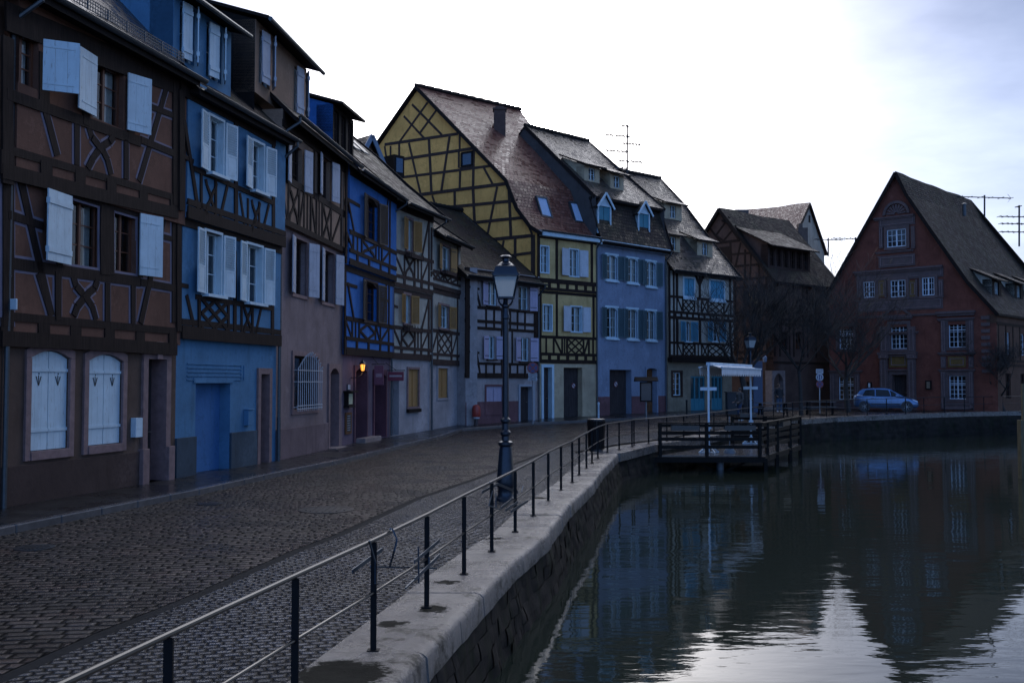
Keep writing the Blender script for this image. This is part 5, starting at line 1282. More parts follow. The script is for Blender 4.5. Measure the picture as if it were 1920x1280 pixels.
# coping stones
def copemat():
    m,nt,b,_=newmat('coping_stone'); v=coord(nt)
    n1=noise_(nt,v,1.1,5,.6); n2=noise_(nt,v,7,6,.7); n3=noise_(nt,v,70,4,.7); n4=noise_(nt,v,1.5,7,.8)
    c=(.20,.175,.16)
    a=mixc(nt,mapr(nt,n2,.3,.7,0,1),(.07,.06,.052),(.16,.14,.128)); 
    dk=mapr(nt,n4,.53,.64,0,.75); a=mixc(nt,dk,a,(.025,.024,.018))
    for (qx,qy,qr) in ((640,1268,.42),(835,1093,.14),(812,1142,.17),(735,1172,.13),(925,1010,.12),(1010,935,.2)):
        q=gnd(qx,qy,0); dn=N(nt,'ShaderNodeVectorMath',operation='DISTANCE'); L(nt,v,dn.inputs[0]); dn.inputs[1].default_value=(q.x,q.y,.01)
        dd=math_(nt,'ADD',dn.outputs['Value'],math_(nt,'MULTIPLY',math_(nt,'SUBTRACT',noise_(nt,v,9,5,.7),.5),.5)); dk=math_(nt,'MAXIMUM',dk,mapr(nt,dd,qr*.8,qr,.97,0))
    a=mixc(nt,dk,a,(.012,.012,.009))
    a=mixc(nt,mapr(nt,n3,.58,.7,0,.5),a,(.04,.036,.032))
    L(nt,math_(nt,'MULTIPLY',math_(nt,'SUBTRACT',1.0,dk),.7),b.inputs['Specular IOR Level'])
    L(nt,a,b.inputs['Base Color']); L(nt,math_(nt,'ADD',mapr(nt,n1,.38,.6,.36,.16),math_(nt,'MULTIPLY',dk,.3)),b.inputs['Roughness'])
    bump(nt,b,math_(nt,'ADD',n2,math_(nt,'ADD',math_(nt,'MULTIPLY',n3,.5),math_(nt,'MULTIPLY',dk,-.25))),1.0,.018); return m
COPE=copemat()
m=MB(); ys=[-6,-4.2,-2.6,-.8,1,2.7,4.3,5.9,7.2,8.35,9.6,10.7,12.0,13.1,14.4,15.6,16.9,18.4,19.9,21.6,23.3,25.2,27.2,29.3,31.4]
for i,(y0,y1) in enumerate(zip(ys[:-1],ys[1:])):
    g=.008; dz=random.uniform(-.006,.008); a,b=y0+g,y1-g; n=6
    xs=lambda y:interp(QO,y)
    prof=[(-CW,-.25),(-CW,.0),(-.11,.0),(-.05,-.014),(-.012,-.05),(.005,-.25)]
    for k in range(n):
        ya=a+(b-a)*k/n; yb=a+(b-a)*(k+1)/n
        wob=lambda y:.022*noise.noise(Vector((y*2.3,i*3.1,0)))-.02*max(0,noise.noise(Vector((y*5,i*7.7,3))))
        R0=[Vector((xs(ya)+(px+ (wob(ya) if px>-.1 else 0)),ya,pz+dz+ .0)) for px,pz in prof]; R1=[Vector((xs(yb)+(px+(wob(yb) if px>-.1 else 0)),yb,pz+dz)) for px,pz in prof]
        for j in range(len(prof)-1): m.face([R0[j],R0[j+1],R1[j+1],R1[j]],sm=True)
        if k==0: m.face(R0)
        if k==n-1: m.face(R1[::-1])
m.v=[(x,y,z+.012) for x,y,z in m.v]
# far coping
far=[(3.40,31.4),(5.33,36.2),(15.1,52.3),(17.6,54.7),(24.5,58.7),(30.8,62.0),(60,70)]
def segcope(a,b,n):
    a=Vector(a); b=Vector(b)
    for k in range(n):
        p=a.lerp(b,k/n); q=a.lerp(b,(k+1)/n); d=(q-p).normalized(); nrm=Vector((-d.y,d.x))*CW; g=d*.008
        p2=p+g; q2=q-g; c=[]
        for z in (-.25,.012):
            c+= [Vector((v.x,v.y,ramp(v.y)+z)) for v in (p2,q2,q2+nrm,p2+nrm)]
        m.hexa(c)
for a,b in zip(far[:-1],far[1:]): segcope(a,b,max(1,int((Vector(b)-Vector(a)).length/1.5)))
o=m.build('quay_coping',COPE,angle=50); tag(o,kind='structure')
# quay wall of rough blocks
WALLM=stone('quay_stone',(.026,.022,.019),.8,scale=1.6,bd=.03,moss=(.012,.016,.008),dark=.85,vert=True)
m=MB(); pts=[p for p in QO if -6<=p[1]<=62]+[(60,70)]; pts=[(-3.0,-6)]+pts
courses=[-1.5,-1.25,-1.02,-.80,-.61,-.42,-.22]
for (x0,y0),(x1,y1) in zip(pts[:-1],pts[1:]):
    L_=math.hypot(x1-x0,y1-y0); d=Vector((x1-x0,y1-y0))/L_; nr=Vector((d.y,-d.x))
    for ci in range(len(courses)-1):
        s=-random.uniform(0,.5)
        while s<L_:
            w=random.uniform(.22,.62); a=max(0,s)+.003; b=min(L_,s+w)-.003; s+=w
            if b-a<.05: continue
            o=random.uniform(-.012,.010)-.02; z0=courses[ci]+.003; z1=courses[ci+1]-.003
            P=lambda t,oo,z:Vector((x0+d.x*t+nr.x*(oo+.15*max(0,-.22-z)),y0+d.y*t+nr.y*(oo+.15*max(0,-.22-z)),z+ramp(y0+d.y*t)))
            nn=4; 
            for i in range(nn):
                for j in range(3):
                    def Q(i,j): 
                        e=(.004 if i in(0,nn) or j in(0,3) else 0); t=a+(b-a)*i/nn; z=z0+(z1-z0)*j/3
                        return P(t,o-e+.05*noise.noise(Vector(((x0+d.x*t)*3,(y0+d.y*t)*3,z*4))),z)
                    m.face([Q(i,j),Q(i+1,j),Q(i+1,j+1),Q(i,j+1)],sm=True)
    m.face([Vector((x0+nr.x*.36,y0+nr.y*.36,-3)),Vector((x1+nr.x*.36,y1+nr.y*.36,-3)),Vector((x1-nr.x*.07,y1-nr.y*.07,ramp(y1)-.06)),Vector((x0-nr.x*.07,y0-nr.y*.07,ramp(y0)-.06))])
o=m.build('quay_wall',WALLM,angle=60); tag(o,'rough mossy stone retaining wall along the canal','wall')
# ledge with a metal chute at the foot of the wall
a=gnd(1085,1003,-1.0); b=gnd(1112,965,-1.0); m=MB(); m.bar(a,b,.22,.05); m.bar(a+Vector((.11,0,.03)),b+Vector((.11,0,.03)),.03,.1); m.bar(a+Vector((-.1,0,-.1)),a+Vector((.08,.05,-.02)),.1,.1); single(m,'ledge_beam',stone('pale_board',(.25,.24,.23),.4),a,'pale wet board lying on brackets low on the quay wall','board')
# right bank outside the frame
RB=[(9.0,-60),(14.5,0),(19.6,33),(26,48),(33.5,60),(41,64)]
m=MB()
for (x0,y0),(x1,y1) in zip(RB[:-1],RB[1:]):
    m.face([(x0,y0,.0),(1500,y0,.0),(1500,y1,.0),(x1,y1,.0)][::-1]); m.face([(x0,y0,-3),(x1,y1,-3),(x1,y1,0),(x0,y0,0)])
tag(m.build('right_bank',GROUND),kind='structure')
# water
def watermat():
    m,nt,b,out=newmat('canal_water'); v=coord(nt)
    b.inputs['Base Color'].default_value=(.016,.021,.016,1); b.inputs['Roughness'].default_value=.02; b.inputs['IOR'].default_value=1.33; b.inputs['Specular IOR Level'].default_value=.5
    mp=scalev(nt,v,(1,1,1))
    n1=noise_(nt,scalev(nt,v,(.9,1.9,1)),1.0,2,.5); n2=noise_(nt,scalev(nt,v,(2.2,5.5,1)),1.0,3,.5); n3=noise_(nt,scalev(nt,v,(.25,.35,1)),1,2,.5); n4=noise_(nt,scalev(nt,v,(9,20,1)),1,2,.5)
    amp=mapr(nt,n3,.35,.65,.45,1.0)
    h=math_(nt,'MULTIPLY',math_(nt,'ADD',math_(nt,'MULTIPLY',n1,.7),math_(nt,'ADD',math_(nt,'MULTIPLY',n2,.20),math_(nt,'MULTIPLY',n4,.025))),amp)
    bump(nt,b,h,1.0,WAVE); return m
WAVE=.013
m=MB(); m.face([(-60,-60,-.92),(400,-60,-.92),(400,90,-.92),(-60,90,-.92)]); tag(m.build('water',watermat()),kind='structure')
m=MB(); m.face([(-60,-60,-3),(400,-60,-3),(400,90,-3),(-60,90,-3)]); tag(m.build('canal_bed',plain((.02,.022,.015),'mud',.9)),kind='structure')
# manhole covers
def manhole(px,py,rx,label,mat=None):
    c=gnd(px,py,.004); m=MB(); m.lathe(c,[(rx+.07,-.01),(rx+.07,.006),(rx,.007),(rx,.003),(rx*.9,.003)],24,sm=False)
    for k in range(7): 
        x=-rx*.8+rx*1.6*k/6; w=math.sqrt(max(.01,(rx*.85)**2-x*x)); m.box(c.x+x-.015,c.x+x+.015,c.y-w,c.y+w,c.z,c.z+.012)
    single(m,'manhole_cover',mat or plain((.03,.03,.032),'cast_iron',.4,.6),c,label,'manhole cover')
manhole(612,955,.42,'large round iron manhole cover in the middle of the cobbled street')
manhole(394,944,.16,'small iron cover on the cobbles below the garage'); manhole(65,1026,.19,'small iron cover on the cobbles at the left edge')
# ---------------------------------------------------------------- railing
RM=plain((.006,.006,.007),'rail_paint',.30,0,.5); RMP=plain((.005,.005,.006),'post_paint',.6,0,.15)
PX=[(700,1222),(800,1140),(870,1078),(922,1035),(966,998),(1000,968),(1028,940),(1052,920),(1073,905),(1086,891),(1099.5,879),(1110,869),(1121,860),(1139,849),(1161,844),(1185,838)]
bases=[gnd(x,y,0) for x,y in PX]
pre=[Vector((-3.05,-1.0,0)),Vector((-2.72,.6,0)),Vector((-2.42,2.1,0)),Vector((-2.11,3.7,0)),Vector((-1.80,5.28,0)),Vector((-1.48,6.87,0))]
allb=pre+bases
last=Vector(allb[-1])
qd=[(4.95,36.2),(15.1-.33,52.3+.2),(17.6-.25,54.7+.35),(24.4,59.1),(30.7,62.4),(40,65)]
H_=.93
ext=[]; cur=Vector((4.3,35.2,0))
ext.append(cur)
for a,b in zip(qd[:-1],qd[1:]):
    a=Vector(a);b=Vector(b);n=max(1,round((b-a).length/1.75))
    for k in range(n): p=a.lerp(b,k/n); ext.append(Vector((p.x,p.y,ramp(p.y))))
ext.append(Vector((40,65,ramp(65))))
allb=[p for p in allb if p.y<34.9]+ext
t=empty('railing',allb[6],'black iron railing with two rails along the quay edge','railing')
for p in allb:
    m=MB(); m.bar(p+Vector((0,0,-.03)),p+Vector((0,0,H_-.02)),.05,.02,up=Vector((0,1,0))); m.bar(p+Vector((-.05,0,.016)),p+Vector((.05,0,.016)),.09,.014)
    m.build('post',RMP,t)
m=MB(); m.tube([p+Vector((0,0,H_)) for p in allb],.019,10); m.build('top_rail',RM,t)
m=MB(); m.tube([p+Vector((.0,0,H_*.53)) for p in allb],.013,8); m.build('mid_rail',RM,t)
# flower box holders on the rail
BLK=plain((.05,.07,.10),'blue_steel',.35,.8)
def rpt(x,y,h):  # point on rail plane near pixel
    best=None
    for a,b in zip(allb[:-1],allb[1:]):
        F=Fac((a.x,a.y),(b.x,b.y)); u,z=F.uv(x,y)
        if -.01<=u<=F.w+.01 and F.A.y>3: best=F.P(u,z,h); break
    return best
def holder(segs,label,uprights,loc):
    m=MB(); base=None
    for s in segs:
        pts=[rpt(x,y,h) for x,y,h in s]
        if any(p is None for p in pts): continue
        base=base or pts[0]
        for a,b in zip(pts[:-1],pts[1:]): m.bar(a,b,.008,.035)
    for s in uprights:
        pts=[rpt(x,y,h) for x,y,h in s]
        if any(p is None for p in pts): continue
        base=base or pts[0]
        for a,b in zip(pts[:-1],pts[1:]): m.bar(a,b,.012,.014)
    if base: single(m,'planter_holder',BLK,base,label,'planter holder','empty planter holders hung on the railing')
holder([[(682,1072,-.1),(737,1030,-.1)]],'bent steel planter holder on the rail post nearest the camera',[[(688,1013,.02),(697,1052,.03),(699,1092,.02)],[(731,990,.02),(732,1010,.06),(731,1032,.04),(735,1062,-.02)],[(699,1092,.02),(766,1093,-.2)],[(726,991,.03),(738,991,-.03)]],0)
holder([[(757,1052,.1),(806,1012,.1)],[(758,1085,.1),(806,1040,.1)]],'double-bar steel planter holder against the second full post',[[(765,1023,.1),(766,1092,.1)],[(735,1063,-.2),(800,1064,.1)],[(786,1043,.1),(786,1055,.1)],[(758,1085,.1),(740,1101,.1)]],0)
holder([[(925,952,.1),(946,936,.1)],[(932,956,.12),(956,940,.12)],[(938,958,.15),(972,938,.15)],[(911,922,-.05),(923,916,-.05),(940,907,-.05),(978,923,-.05)]],'tangled steel planter holder on the rail beside the lamp post foot',[[(918,920,.04),(911,947,.04),(925,955,.1)],[(911,904,.05),(924,905,.0)],[(978,922,.0),(981,910,.0)],[(930,950,.0),(930,925,0)]],0)
# ---------------------------------------------------------------- deck
DW=wood((.009,.007,.006),'wet_deck_wood',rough=.6); DWT=wood((.085,.075,.07),'deck_boards',rough=.16)
FL=Vector((5.2,35.6)); FR=Vector((8.9,35.6)); BR=Vector((12.2,42.3)); BL=Vector((9.35,42.6)); DZ=-.36
t=empty('wooden_deck',((FL+BR)/2).to_3d()+Vector((0,0,DZ)),'dark timber terrace on stilts over the canal with open board railings','deck')
m=MB(); n=46
for i in range(n):
    y0=35.6+(42.4-35.6)*i/n; y1=35.6+(42.4-35.6)*(i+1)/n-.015
    xl=lambda y:5.2+(y-35.6)*(9.35-5.2)/7.0; xr=lambda y:8.9+(y-35.6)*(12.2-8.9)/6.7
    m.hexa([Vector(p) for p in ((xl(y0),y0,DZ-.04),(xr(y0),y0,DZ-.04),(xr(y1),y1,DZ-.04),(xl(y1),y1,DZ-.04),(xl(y0),y0,DZ),(xr(y0),y0,DZ),(xr(y1),y1,DZ),(xl(y1),y1,DZ))])
m.build('floor_boards',DWT,t)
m=MB(); P3=lambda v,z:Vector((v.x,v.y,z))
m.bar(P3(FL,DZ-.14)-Vector((.15,.06,0)),P3(FR,DZ-.14)+Vector((.1,-.06,0)),.12,.20); m.bar(P3(FR,DZ-.14),P3(BR,DZ-.14),.12,.20)
for k in range(5): q=FL.lerp(BL,k/5+.1); w=FR.lerp(BR,k/5+.1); m.bar(P3(q,DZ-.14),P3(w,DZ-.14),.12,.18)
m.build('frame_beam',DW,t)
PST=plain((.14,.16,.19),'steel_pile',.5,.3)
m=MB(); c=gnd(1350,880,-.92); m.tube([Vector((c.x,c.y,-2.6)),Vector((c.x,c.y,DZ-.2))],.14,14); m.build('pile',PST,t)
m=MB()
for s in (-1,1): m.bar(Vector((c.x,c.y,-1.05)),Vector((c.x+s*1.1,c.y-.1,DZ-.2)),.07); 
m.bar(Vector((c.x,c.y,-1.0)),Vector((c.x,c.y+1.2,DZ-.2)),.07); m.build('brace',DW,t)
for q in (FL+Vector((-.1,.3)),FR+Vector((.15,.1)),FR.lerp(BR,.3)+Vector((.08,0)),FR.lerp(BR,.65)+Vector((.08,0)),BR): 
    m=MB(); m.bar(P3(q,-2.6),P3(q,DZ-.1),.13); m.build('pile',DW,t)
def deckrail(a,b,posts,boards=(.30,.58,.80),top=1.15):
    for k in posts:
        q=a.lerp(b,k); m=MB(); m.bar(P3(q,DZ-.2),P3(q,DZ+top),.11,.11,up=Vector((1,.1,0))); m.build('rail_post',DW,t)
    m=MB()
    for h in boards: m.bar(P3(a,DZ+h),P3(b,DZ+h),.03,.12)
    m.bar(P3(a,DZ+top),P3(b,DZ+top),.14,.045); m.bar(P3(a,DZ+top-.09),P3(b,DZ+top-.09),.03,.10); m.build('rail_boards',DW,t)
deckrail(FL,FR,(0.02,.47,.98)); deckrail(FR,BR,(.12,.36,.7,.99)); deckrail(BR,BL,(.0,.5,.98))
def planter(c,d,l,label,zt):
    d=Vector((d[0],d[1],0)).normalized(); m=MB(); c=Vector(c); m.bar(c-d*l/2,c+d*l/2,.2,.17)
    m2=c
    for i in range(30):
        p=c+d*random.uniform(-l/2,l/2)+Vector((0,0,.08)); m.tube([p,p+Vector((random.uniform(-.05,.05),random.uniform(-.05,.05),random.uniform(.03,.12)))],.006,3,cap=False)
    return single(m,'planter_box',plain((.03,.025,.022),'planter_plastic',.4),c,label,'planter','planter boxes hung on the deck railing')
planter((6.15,35.5,DZ+.98),(1,0),1.0,'long dark planter on the left half of the deck front rail','')
planter((8.1,35.5,DZ+.98),(1,0),1.1,'long dark planter on the right half of the deck front rail','')
q=FR.lerp(BR,.55); planter((q.x,q.y,DZ+.98),(BR-FR),1.5,'dark planter on the waterside rail of the deck','')
planter((10.0,42.35,DZ+1.2),(1,0),.7,'small dark planter on the back rail of the deck','')
# awning on two posts
AW=paint((.50,.60,.68),'awning_post_paint',.45,.1)
a=Vector((7.25,36.8,DZ)); b=Vector((10.1,42.2,DZ)); zt=2.92
t=empty('awning',a,'white free-standing awning with scalloped valance on two posts on the deck','awning')
for p in (a,b):
    m=MB(); m.bar(p,Vector((p.x,p.y,zt)),.07,up=Vector((1,0,0)))
    for ang in (0,90,180,270): dd=Vector((math.cos(R(ang+20)),math.sin(R(ang+20)),0)); m.bar(p+dd*.42+Vector((0,0,.03)),p+dd*.05+Vector((0,0,.28)),.04); m.bar(p+Vector((0,0,.03)),p+dd*.42+Vector((0,0,.03)),.05,.04)
    m.bar(p+Vector((-.3,0,2.36)),p+Vector((.3,0,2.36)),.04,.12); m.bar(p+Vector((-.09,0,.95)),p+Vector((.09,0,.95)),.1,.12); m.build('post',AW,t)
d=(b-a).normalized(); nr=Vector((d.y,-d.x,0))
CAN=paint((.62,.64,.66),'awning_canvas',.8,.05)
m=MB(); m.bar(a+Vector((0,0,zt-DZ)),b+Vector((0,0,zt-DZ)),.16,.12); m.build('roller_box',AW,t)
for sg,ex,sl in ((1,.45,.13),(-1,.40,.12)):
    m=MB(); A=a+d*.2+Vector((0,0,zt-DZ-.02)); B=b+d*-.0+Vector((0,0,zt-DZ-.02)); o=nr*sg*ex-Vector((0,0,sl))
    n=22
    for i in range(n):
        p=A.lerp(B,i/n); q=A.lerp(B,(i+1)/n); h=.34+.03*math.sin(i)
        m.face([p,q,q+o,p+o]); 
        hv=.20
        for k in range(3):
            f0=k/3;f1=(k+1)/3; p0=(p+o).lerp(q+o,f0);p1=(p+o).lerp(q+o,f1)
            e0=hv+.11*math.sin(math.pi*f0);e1=hv+.11*math.sin(math.pi*f1)
            m.face([p0,p1,p1-Vector((0,0,e1)),p0-Vector((0,0,e0))])
    m.build('canopy',CAN,t)
    m=MB(); m.bar(A+o+Vector((0,0,.02)),B+o+Vector((0,0,.02)),.07,.06); 
    for f in (.03,.97): p=A.lerp(B,f); m.bar(p-Vector((0,0,.05)),p+o,.03)
    m.build('front_bar',AW,t)
c=at(1368,848,36.6); c.z=DZ; m=MB(); m.lathe(c,[(.22,0),(.22,.08),(.14,.2),(.03,.21),(.03,.28)],12); m.tube([c+Vector((0,0,.2)),c+Vector((0,0,1.35))],.018,8); single(m,'parasol_base',plain((.16,.19,.22),'grey_concrete',.6),c,'grey parasol base with a thin bare pole on the deck','parasol base')
# ---------------------------------------------------------------- street lamps
LG=plain((.30,.33,.33),'frosted_glass',.35,0,.5)
def frosted():
    m,nt,b,_=newmat('frosted_lamp_glass'); b.inputs['Base Color'].default_value=(.42,.45,.44,1); b.inputs['Roughness'].default_value=.45; b.inputs['Transmission Weight'].default_value=.35; return m
LG=frosted(); LB=plain((.018,.024,.035),'lamp_paint',.3,.55)
def lamp(c,H,label,rot=0.0):
    t=empty('street_lamp',c,label,'street lamp','old style lantern posts'); k=H/4.55; c=Vector(c); T=lambda pr:[(r*k,z*k) for r,z in pr]
    m=MB(); m.lathe(c,T([(.20,-.02),(.20,.05),(.17,.08),(.15,.12),(.15,.24),(.175,.28),(.18,.36),(.165,.48),(.125,.98),(.11,1.02),(.145,1.06),(.145,1.11),(.08,1.14),(.075,1.22),(.105,1.26),(.105,1.30),(.07,1.34),(.066,1.46),(.10,1.50),(.10,1.54),(.062,1.58)]),12,rot=.2); m.build('base',LB,t)
    m=MB(); m.lathe(c,T([(.062,1.58),(.058,2.9),(.054,3.45),(.075,3.47),(.075,3.52),(.055,3.56),(.052,3.66),(.08,3.69),(.08,3.72),(.05,3.76),(.045,3.84)]),14); 
    for a in range(4):
        d=Vector((math.cos(R(45+90*a)+rot),math.sin(R(45+90*a)+rot),0)); m.tube([c+Vector((0,0,3.70*k))+d*.06*k,c+Vector((0,0,3.74*k))+d*.14*k,c+Vector((0,0,3.80*k))+d*.19*k,c+Vector((0,0,3.88*k))+d*.17*k],.014*k,6)
    m.build('column',LB,t)
    m=MB(); s2=math.sqrt(2)
    z0,z1=3.86,4.28; a0,a1=.15,.235
    m.lathe(c,T([(a0*s2*.97,z0),(a1*s2*.97,z1)]),4,rot=R(45)+rot,sm=False); g=m.build('lantern_glass',LG,t)
    m=MB()
    for q in range(4):
        an=R(45+90*q)+rot; d=Vector((math.cos(an),math.sin(an),0)); an2=an+R(90); d2=Vector((math.cos(an2),math.sin(an2),0))
        p0=c+d*a0*s2*k+Vector((0,0,z0*k)); p1=c+d*a1*s2*k+Vector((0,0,z1*k)); m.bar(p0,p1,.022*k)
        r0=c+d2*a0*s2*k+Vector((0,0,z0*k)); r1=c+d2*a1*s2*k+Vector((0,0,z1*k)); m.bar(p0,r0,.03*k); m.bar(p1,r1,.035*k)
        m.lathe(p1+d*.02,[(.0,0),(.018*k,.01),(.018*k,.03),(0.005,.045*k)],6)
    m.lathe(c,T([(.02,z0-.02),(a0*s2,z0-.01),(a0*s2,z0+.01)]),4,rot=R(45)+rot,sm=False)
    m.build('lantern_frame',LB,t)
    m=MB(); m.lathe(c,T([(a1*s2*1.04,z1),(a1*s2*1.02,z1+.02),(a1*s2*.95,z1+.06),(a1*s2*.84,z1+.15),(a1*s2*.66,z1+.20),(.15,z1+.215)]),4,rot=R(45)+rot,sm=False)
    m.lathe(c,T([(.15,z1+.21),(.12,z1+.25),(.07,z1+.28),(.065,z1+.33),(.11,z1+.35),(.115,z1+.37),(.08,z1+.40),(.0,z1+.41)]),12); m.build('lantern_roof',LB,t)
c=gnd(948,938,0); lamp(c,4.55*1.0,'tall lantern post beside the cobbled street, nearest the camera',.0)
c=Vector((hx(1407,52.6),52.6,ramp(52.6))); 
z=EYE+(716-628)/1867*52.6; lamp(c,z-c.z,'distant lantern post behind the deck awning',.3)
# ---------------------------------------------------------------- bins, posts, signs
def proj(c): pass
c=gnd(1118,846,0); t=empty('litter_bin',c,'dark round wooden litter bin standing on the promenade by the railing','litter bin')
m=MB(); 
for i in range(18):
    a=2*math.pi*i/18; p=c+Vector((math.cos(a)*.25,math.sin(a)*.25,.08)); q=c+Vector((math.cos(a)*.28,math.sin(a)*.28,1.0)); m.bar(p,q,.075,.025,up=Vector((math.cos(a),math.sin(a),0)))
m.build('slats',DKWOOD,t)
m=MB(); m.lathe(c,[(.22,.0),(.22,.1),(.24,.98),(.295,1.0),(.295,1.05),(.22,1.07),(.2,.95)],18); m.build('liner',plain((.05,.05,.055),'bin_metal',.35,.6),t)
# no parking sign
def roadsign(px,pyb,Y,items,label,zb,r=.035):
    b=Vector((hx(px,Y),Y,zb)); t=empty('road_sign',b,label,'road sign'); top=max(i[1]+i[2] for i in items)
    m=MB(); m.tube([b,b+Vector((0,0,top))],r,8); m.build('post',plain((.3,.31,.33),'galvanised',.4,.7),t)
    for kind,z,h in items:
        m=MB(); c=b+Vector((0,-.05,z)); M3=Matrix.Rotation(R(90),3,'X')
        if kind=='park': 
            m.lathe(c,[(h,-.006),(h,.006)],28,0,M=M3,sm=False); m.lathe(c,[(h*.78,.006),(h*.78,.010)],28,1,M=M3,sm=False); m.bar(c+Vector((-h*.55,-.013,h*.55)),c+Vector((h*.55,-.013,-h*.55)),.06,.006,m=0,up=Vector((0,1,0))); m.bar(c+Vector((h*.55,-.016,h*.55)),c+Vector((-h*.55,-.016,-h*.55)),.06,.006,m=0,up=Vector((0,1,0)))
            m.build('disc',[SRED,SBLU],t)
        elif kind=='blue':
            m.lathe(c,[(h,-.006),(h,.006)],28,0,M=M3,sm=False); m.lathe(c,[(h*.7,.006),(h*.7,.010)],28,1,M=M3,sm=False)
            # small walking figures
            for s in (-.3,.25): m.box(c.x+s*h-.03,c.x+s*h+.03,c.y-.014,c.y-.011,c.z-.12*1,c.z+.06); m.lathe(c+Vector((s*h,-.012,.09)),[(.03,-.001),(.03,.002)],8,0,M=M3)
            m.build('disc',[SWHT,SBLU],t)
        elif kind=='plate':
            m.box(c.x-.21,c.x+.21,c.y-.006,c.y+.006,c.z-h,c.z+h); 
            for k in range(2):
                x=-.16
                while x<.15: w=random.uniform(.02,.05); m.box(c.x+x,c.x+x+w,c.y-.009,c.y-.0065,c.z+h*(.35-.75*k)-.02,c.z+h*(.35-.75*k)+.02,1); x+=w+.018
            m.build('plate',[SWHT,IRON],t)
Y=47.3; s=Y/1867
roadsign(999,790,Y,[('park',EYE+(716-690)*s-.25,.27),('plate',EYE+(716-703)*s-.25,.085),('plate',EYE+(716-710.5)*s-.25,.085)],'no-parking sign with two white plates in front of the beige house',.26)
Y=58.5; s=Y/1867; zb=.42
roadsign(1536,755,Y,[('blue',EYE+(716-707)*s-zb,.22),('park',EYE+(716-720)*s-zb,.22),('plate',EYE+(716-696)*s-zb,.14)],'triple sign post with two round discs near the picnic tables',zb)
# info board with a little roof
Y=52.5; b=Vector((hx(1211,Y),Y,ramp(Y)+.0)); t=empty('notice_board',b,'dark notice board with a small roof on a pole before the lilac house','notice board')
m=MB(); m.tube([b,b+Vector((0,0,2.0))],.04,8); m.build('post',plain((.2,.2,.2),'board_pole',.5,.5),t)
m=MB(); m.box(-.32,.32,-.05,.05,.95,2.0); m.box(-.26,.26,-.06,-.05,1.02,1.93,1); m.v=[tuple(Vector(p)+b) for p in m.v]; m.build('panel',[DKWOOD,plain((.03,.03,.035),'dark_glass_panel',.15)],t)
m=MB()
for sg in(-1,1): m.hexa([b+Vector(p) for p in ((-.6,0,2.22),(.6,0,2.22),(.6,sg*.35,2.02),(-.6,sg*.35,2.02),(-.6,0,2.26),(.6,0,2.26),(.6,sg*.35,2.06),(-.6,sg*.35,2.06))])
m.build('roof',DKWOOD,t)
# bollards
for px,py,Y,lb in ((1287,770,54,'slim black bollard left of the teal shopfront'),(1330,772,54,'slim black bollard beside the awning post near the shopfront'),(1122,785,50.5,'short blue-grey bollard by the corner of the yellow house')):
    b=Vector((hx(px,Y),Y,ramp(Y)+.02)); m=MB(); m.lathe(b,[(.07,0),(.07,.08),(.05,.1),(.045,.85),(.065,.9),(.05,.98),(.0,1.0)],12); single(m,'bollard',IRON if px!=1122 else AW,b,lb,'bollard')
# red hydrant against house 6
c=gnd(893,799,.20); c.z=.22; HY=plain((.30,.035,.025),'hydrant_red',.45)
t=empty('fire_hydrant',c,'red fire hydrant against the beige house','fire hydrant')
m=MB(); m.lathe(c,[(.14,0),(.14,.04),(.10,.06),(.09,.32),(.15,.34)],14,0); m.build('base',plain((.05,.03,.03),'hydrant_dark',.5),t)
m=MB(); m.lathe(c,[(.155,.34),(.155,.42)],14); m.build('band',SWHT,t)
m=MB(); m.lathe(c,[(.18,.42),(.195,.45),(.195,.80),(.16,.92),(.08,.98),(.0,.99)],16); m.build('cover',HY,t)
# lit wall lantern, menu boxes and hanging signs of the inn (house 4)
FZ=F4; u=F4.u(662); z=F4.z(662,689)
EM=plain((.9,.5,.15),'lamp_flame',.5,0,.5,(1.0,.34,.04),2.2)
b=F4.P(u,z,0); t=empty('wall_lantern',b,'lit orange wall lantern beside the inn door','wall lantern')
m=MB(); m.tube([F4.P(u-.25,z-.35,0),F4.P(u-.25,z-.35,.2),F4.P(u-.1,z-.25,.32),F4.P(u,z-.12,.34)],.015,6); m.lathe(F4.P(u,z-.14,.34),[(.04,0),(.07,.02)],6); m.lathe(F4.P(u,z+.12,.34),[(.13,0),(.10,.05),(.03,.12),(.02,.16)],6)
for k in range(6): a=k*math.pi/3; m.bar(F4.P(u,z-.12,.34)+Vector((math.cos(a)*.06,math.sin(a)*.06,0)),F4.P(u,z+.12,.34)+Vector((math.cos(a)*.11,math.sin(a)*.11,0)),.012)
m.build('frame',IRON,t)
m=MB(); m.lathe(F4.P(u,z-.11,.34),[(.05,0),(.085,.2),(.05,.22)],8); m.build('bulb',EM,t)
l=bpy.data.lights.new('lantern_light','POINT'); l.energy=2.0; l.color=(1,.5,.15); l.shadow_soft_size=.08; lo=bpy.data.objects.new('lantern_light',l); col.objects.link(lo); lo.location=F4.P(u,z-.2,.5)
def wallbox(px,label,name,cat,mats,o=.12,inner=None,roof=False):
    a,b_,c,e=F4.rect(*px); m=MB(); m.fbox(F4,a,b_,c,e,0,o); m.fbox(F4,a+(b_-a)*.15,b_-(b_-a)*.15,c+(e-c)*.1,e-(e-c)*.1,o,o+.006,1)
    if roof: m.fbox(F4,a-.1,b_+.1,e,e+.05,0,o+.15); m.fbox(F4,a-.05,b_+.05,c-.06,c,0,o+.06)
    if inner=='text':
        for k in range(7):
            zz=c+(e-c)*(.84-.11*k); uu=a+(b_-a)*.22
            while uu<b_-(b_-a)*.3: w=random.uniform(.02,.06); m.fbox(F4,uu,uu+w,zz-.012,zz+.012,o+.006,o+.008,2); uu+=w+.02
    return single(m,name,mats,F4.P(a,c,0),label,cat)
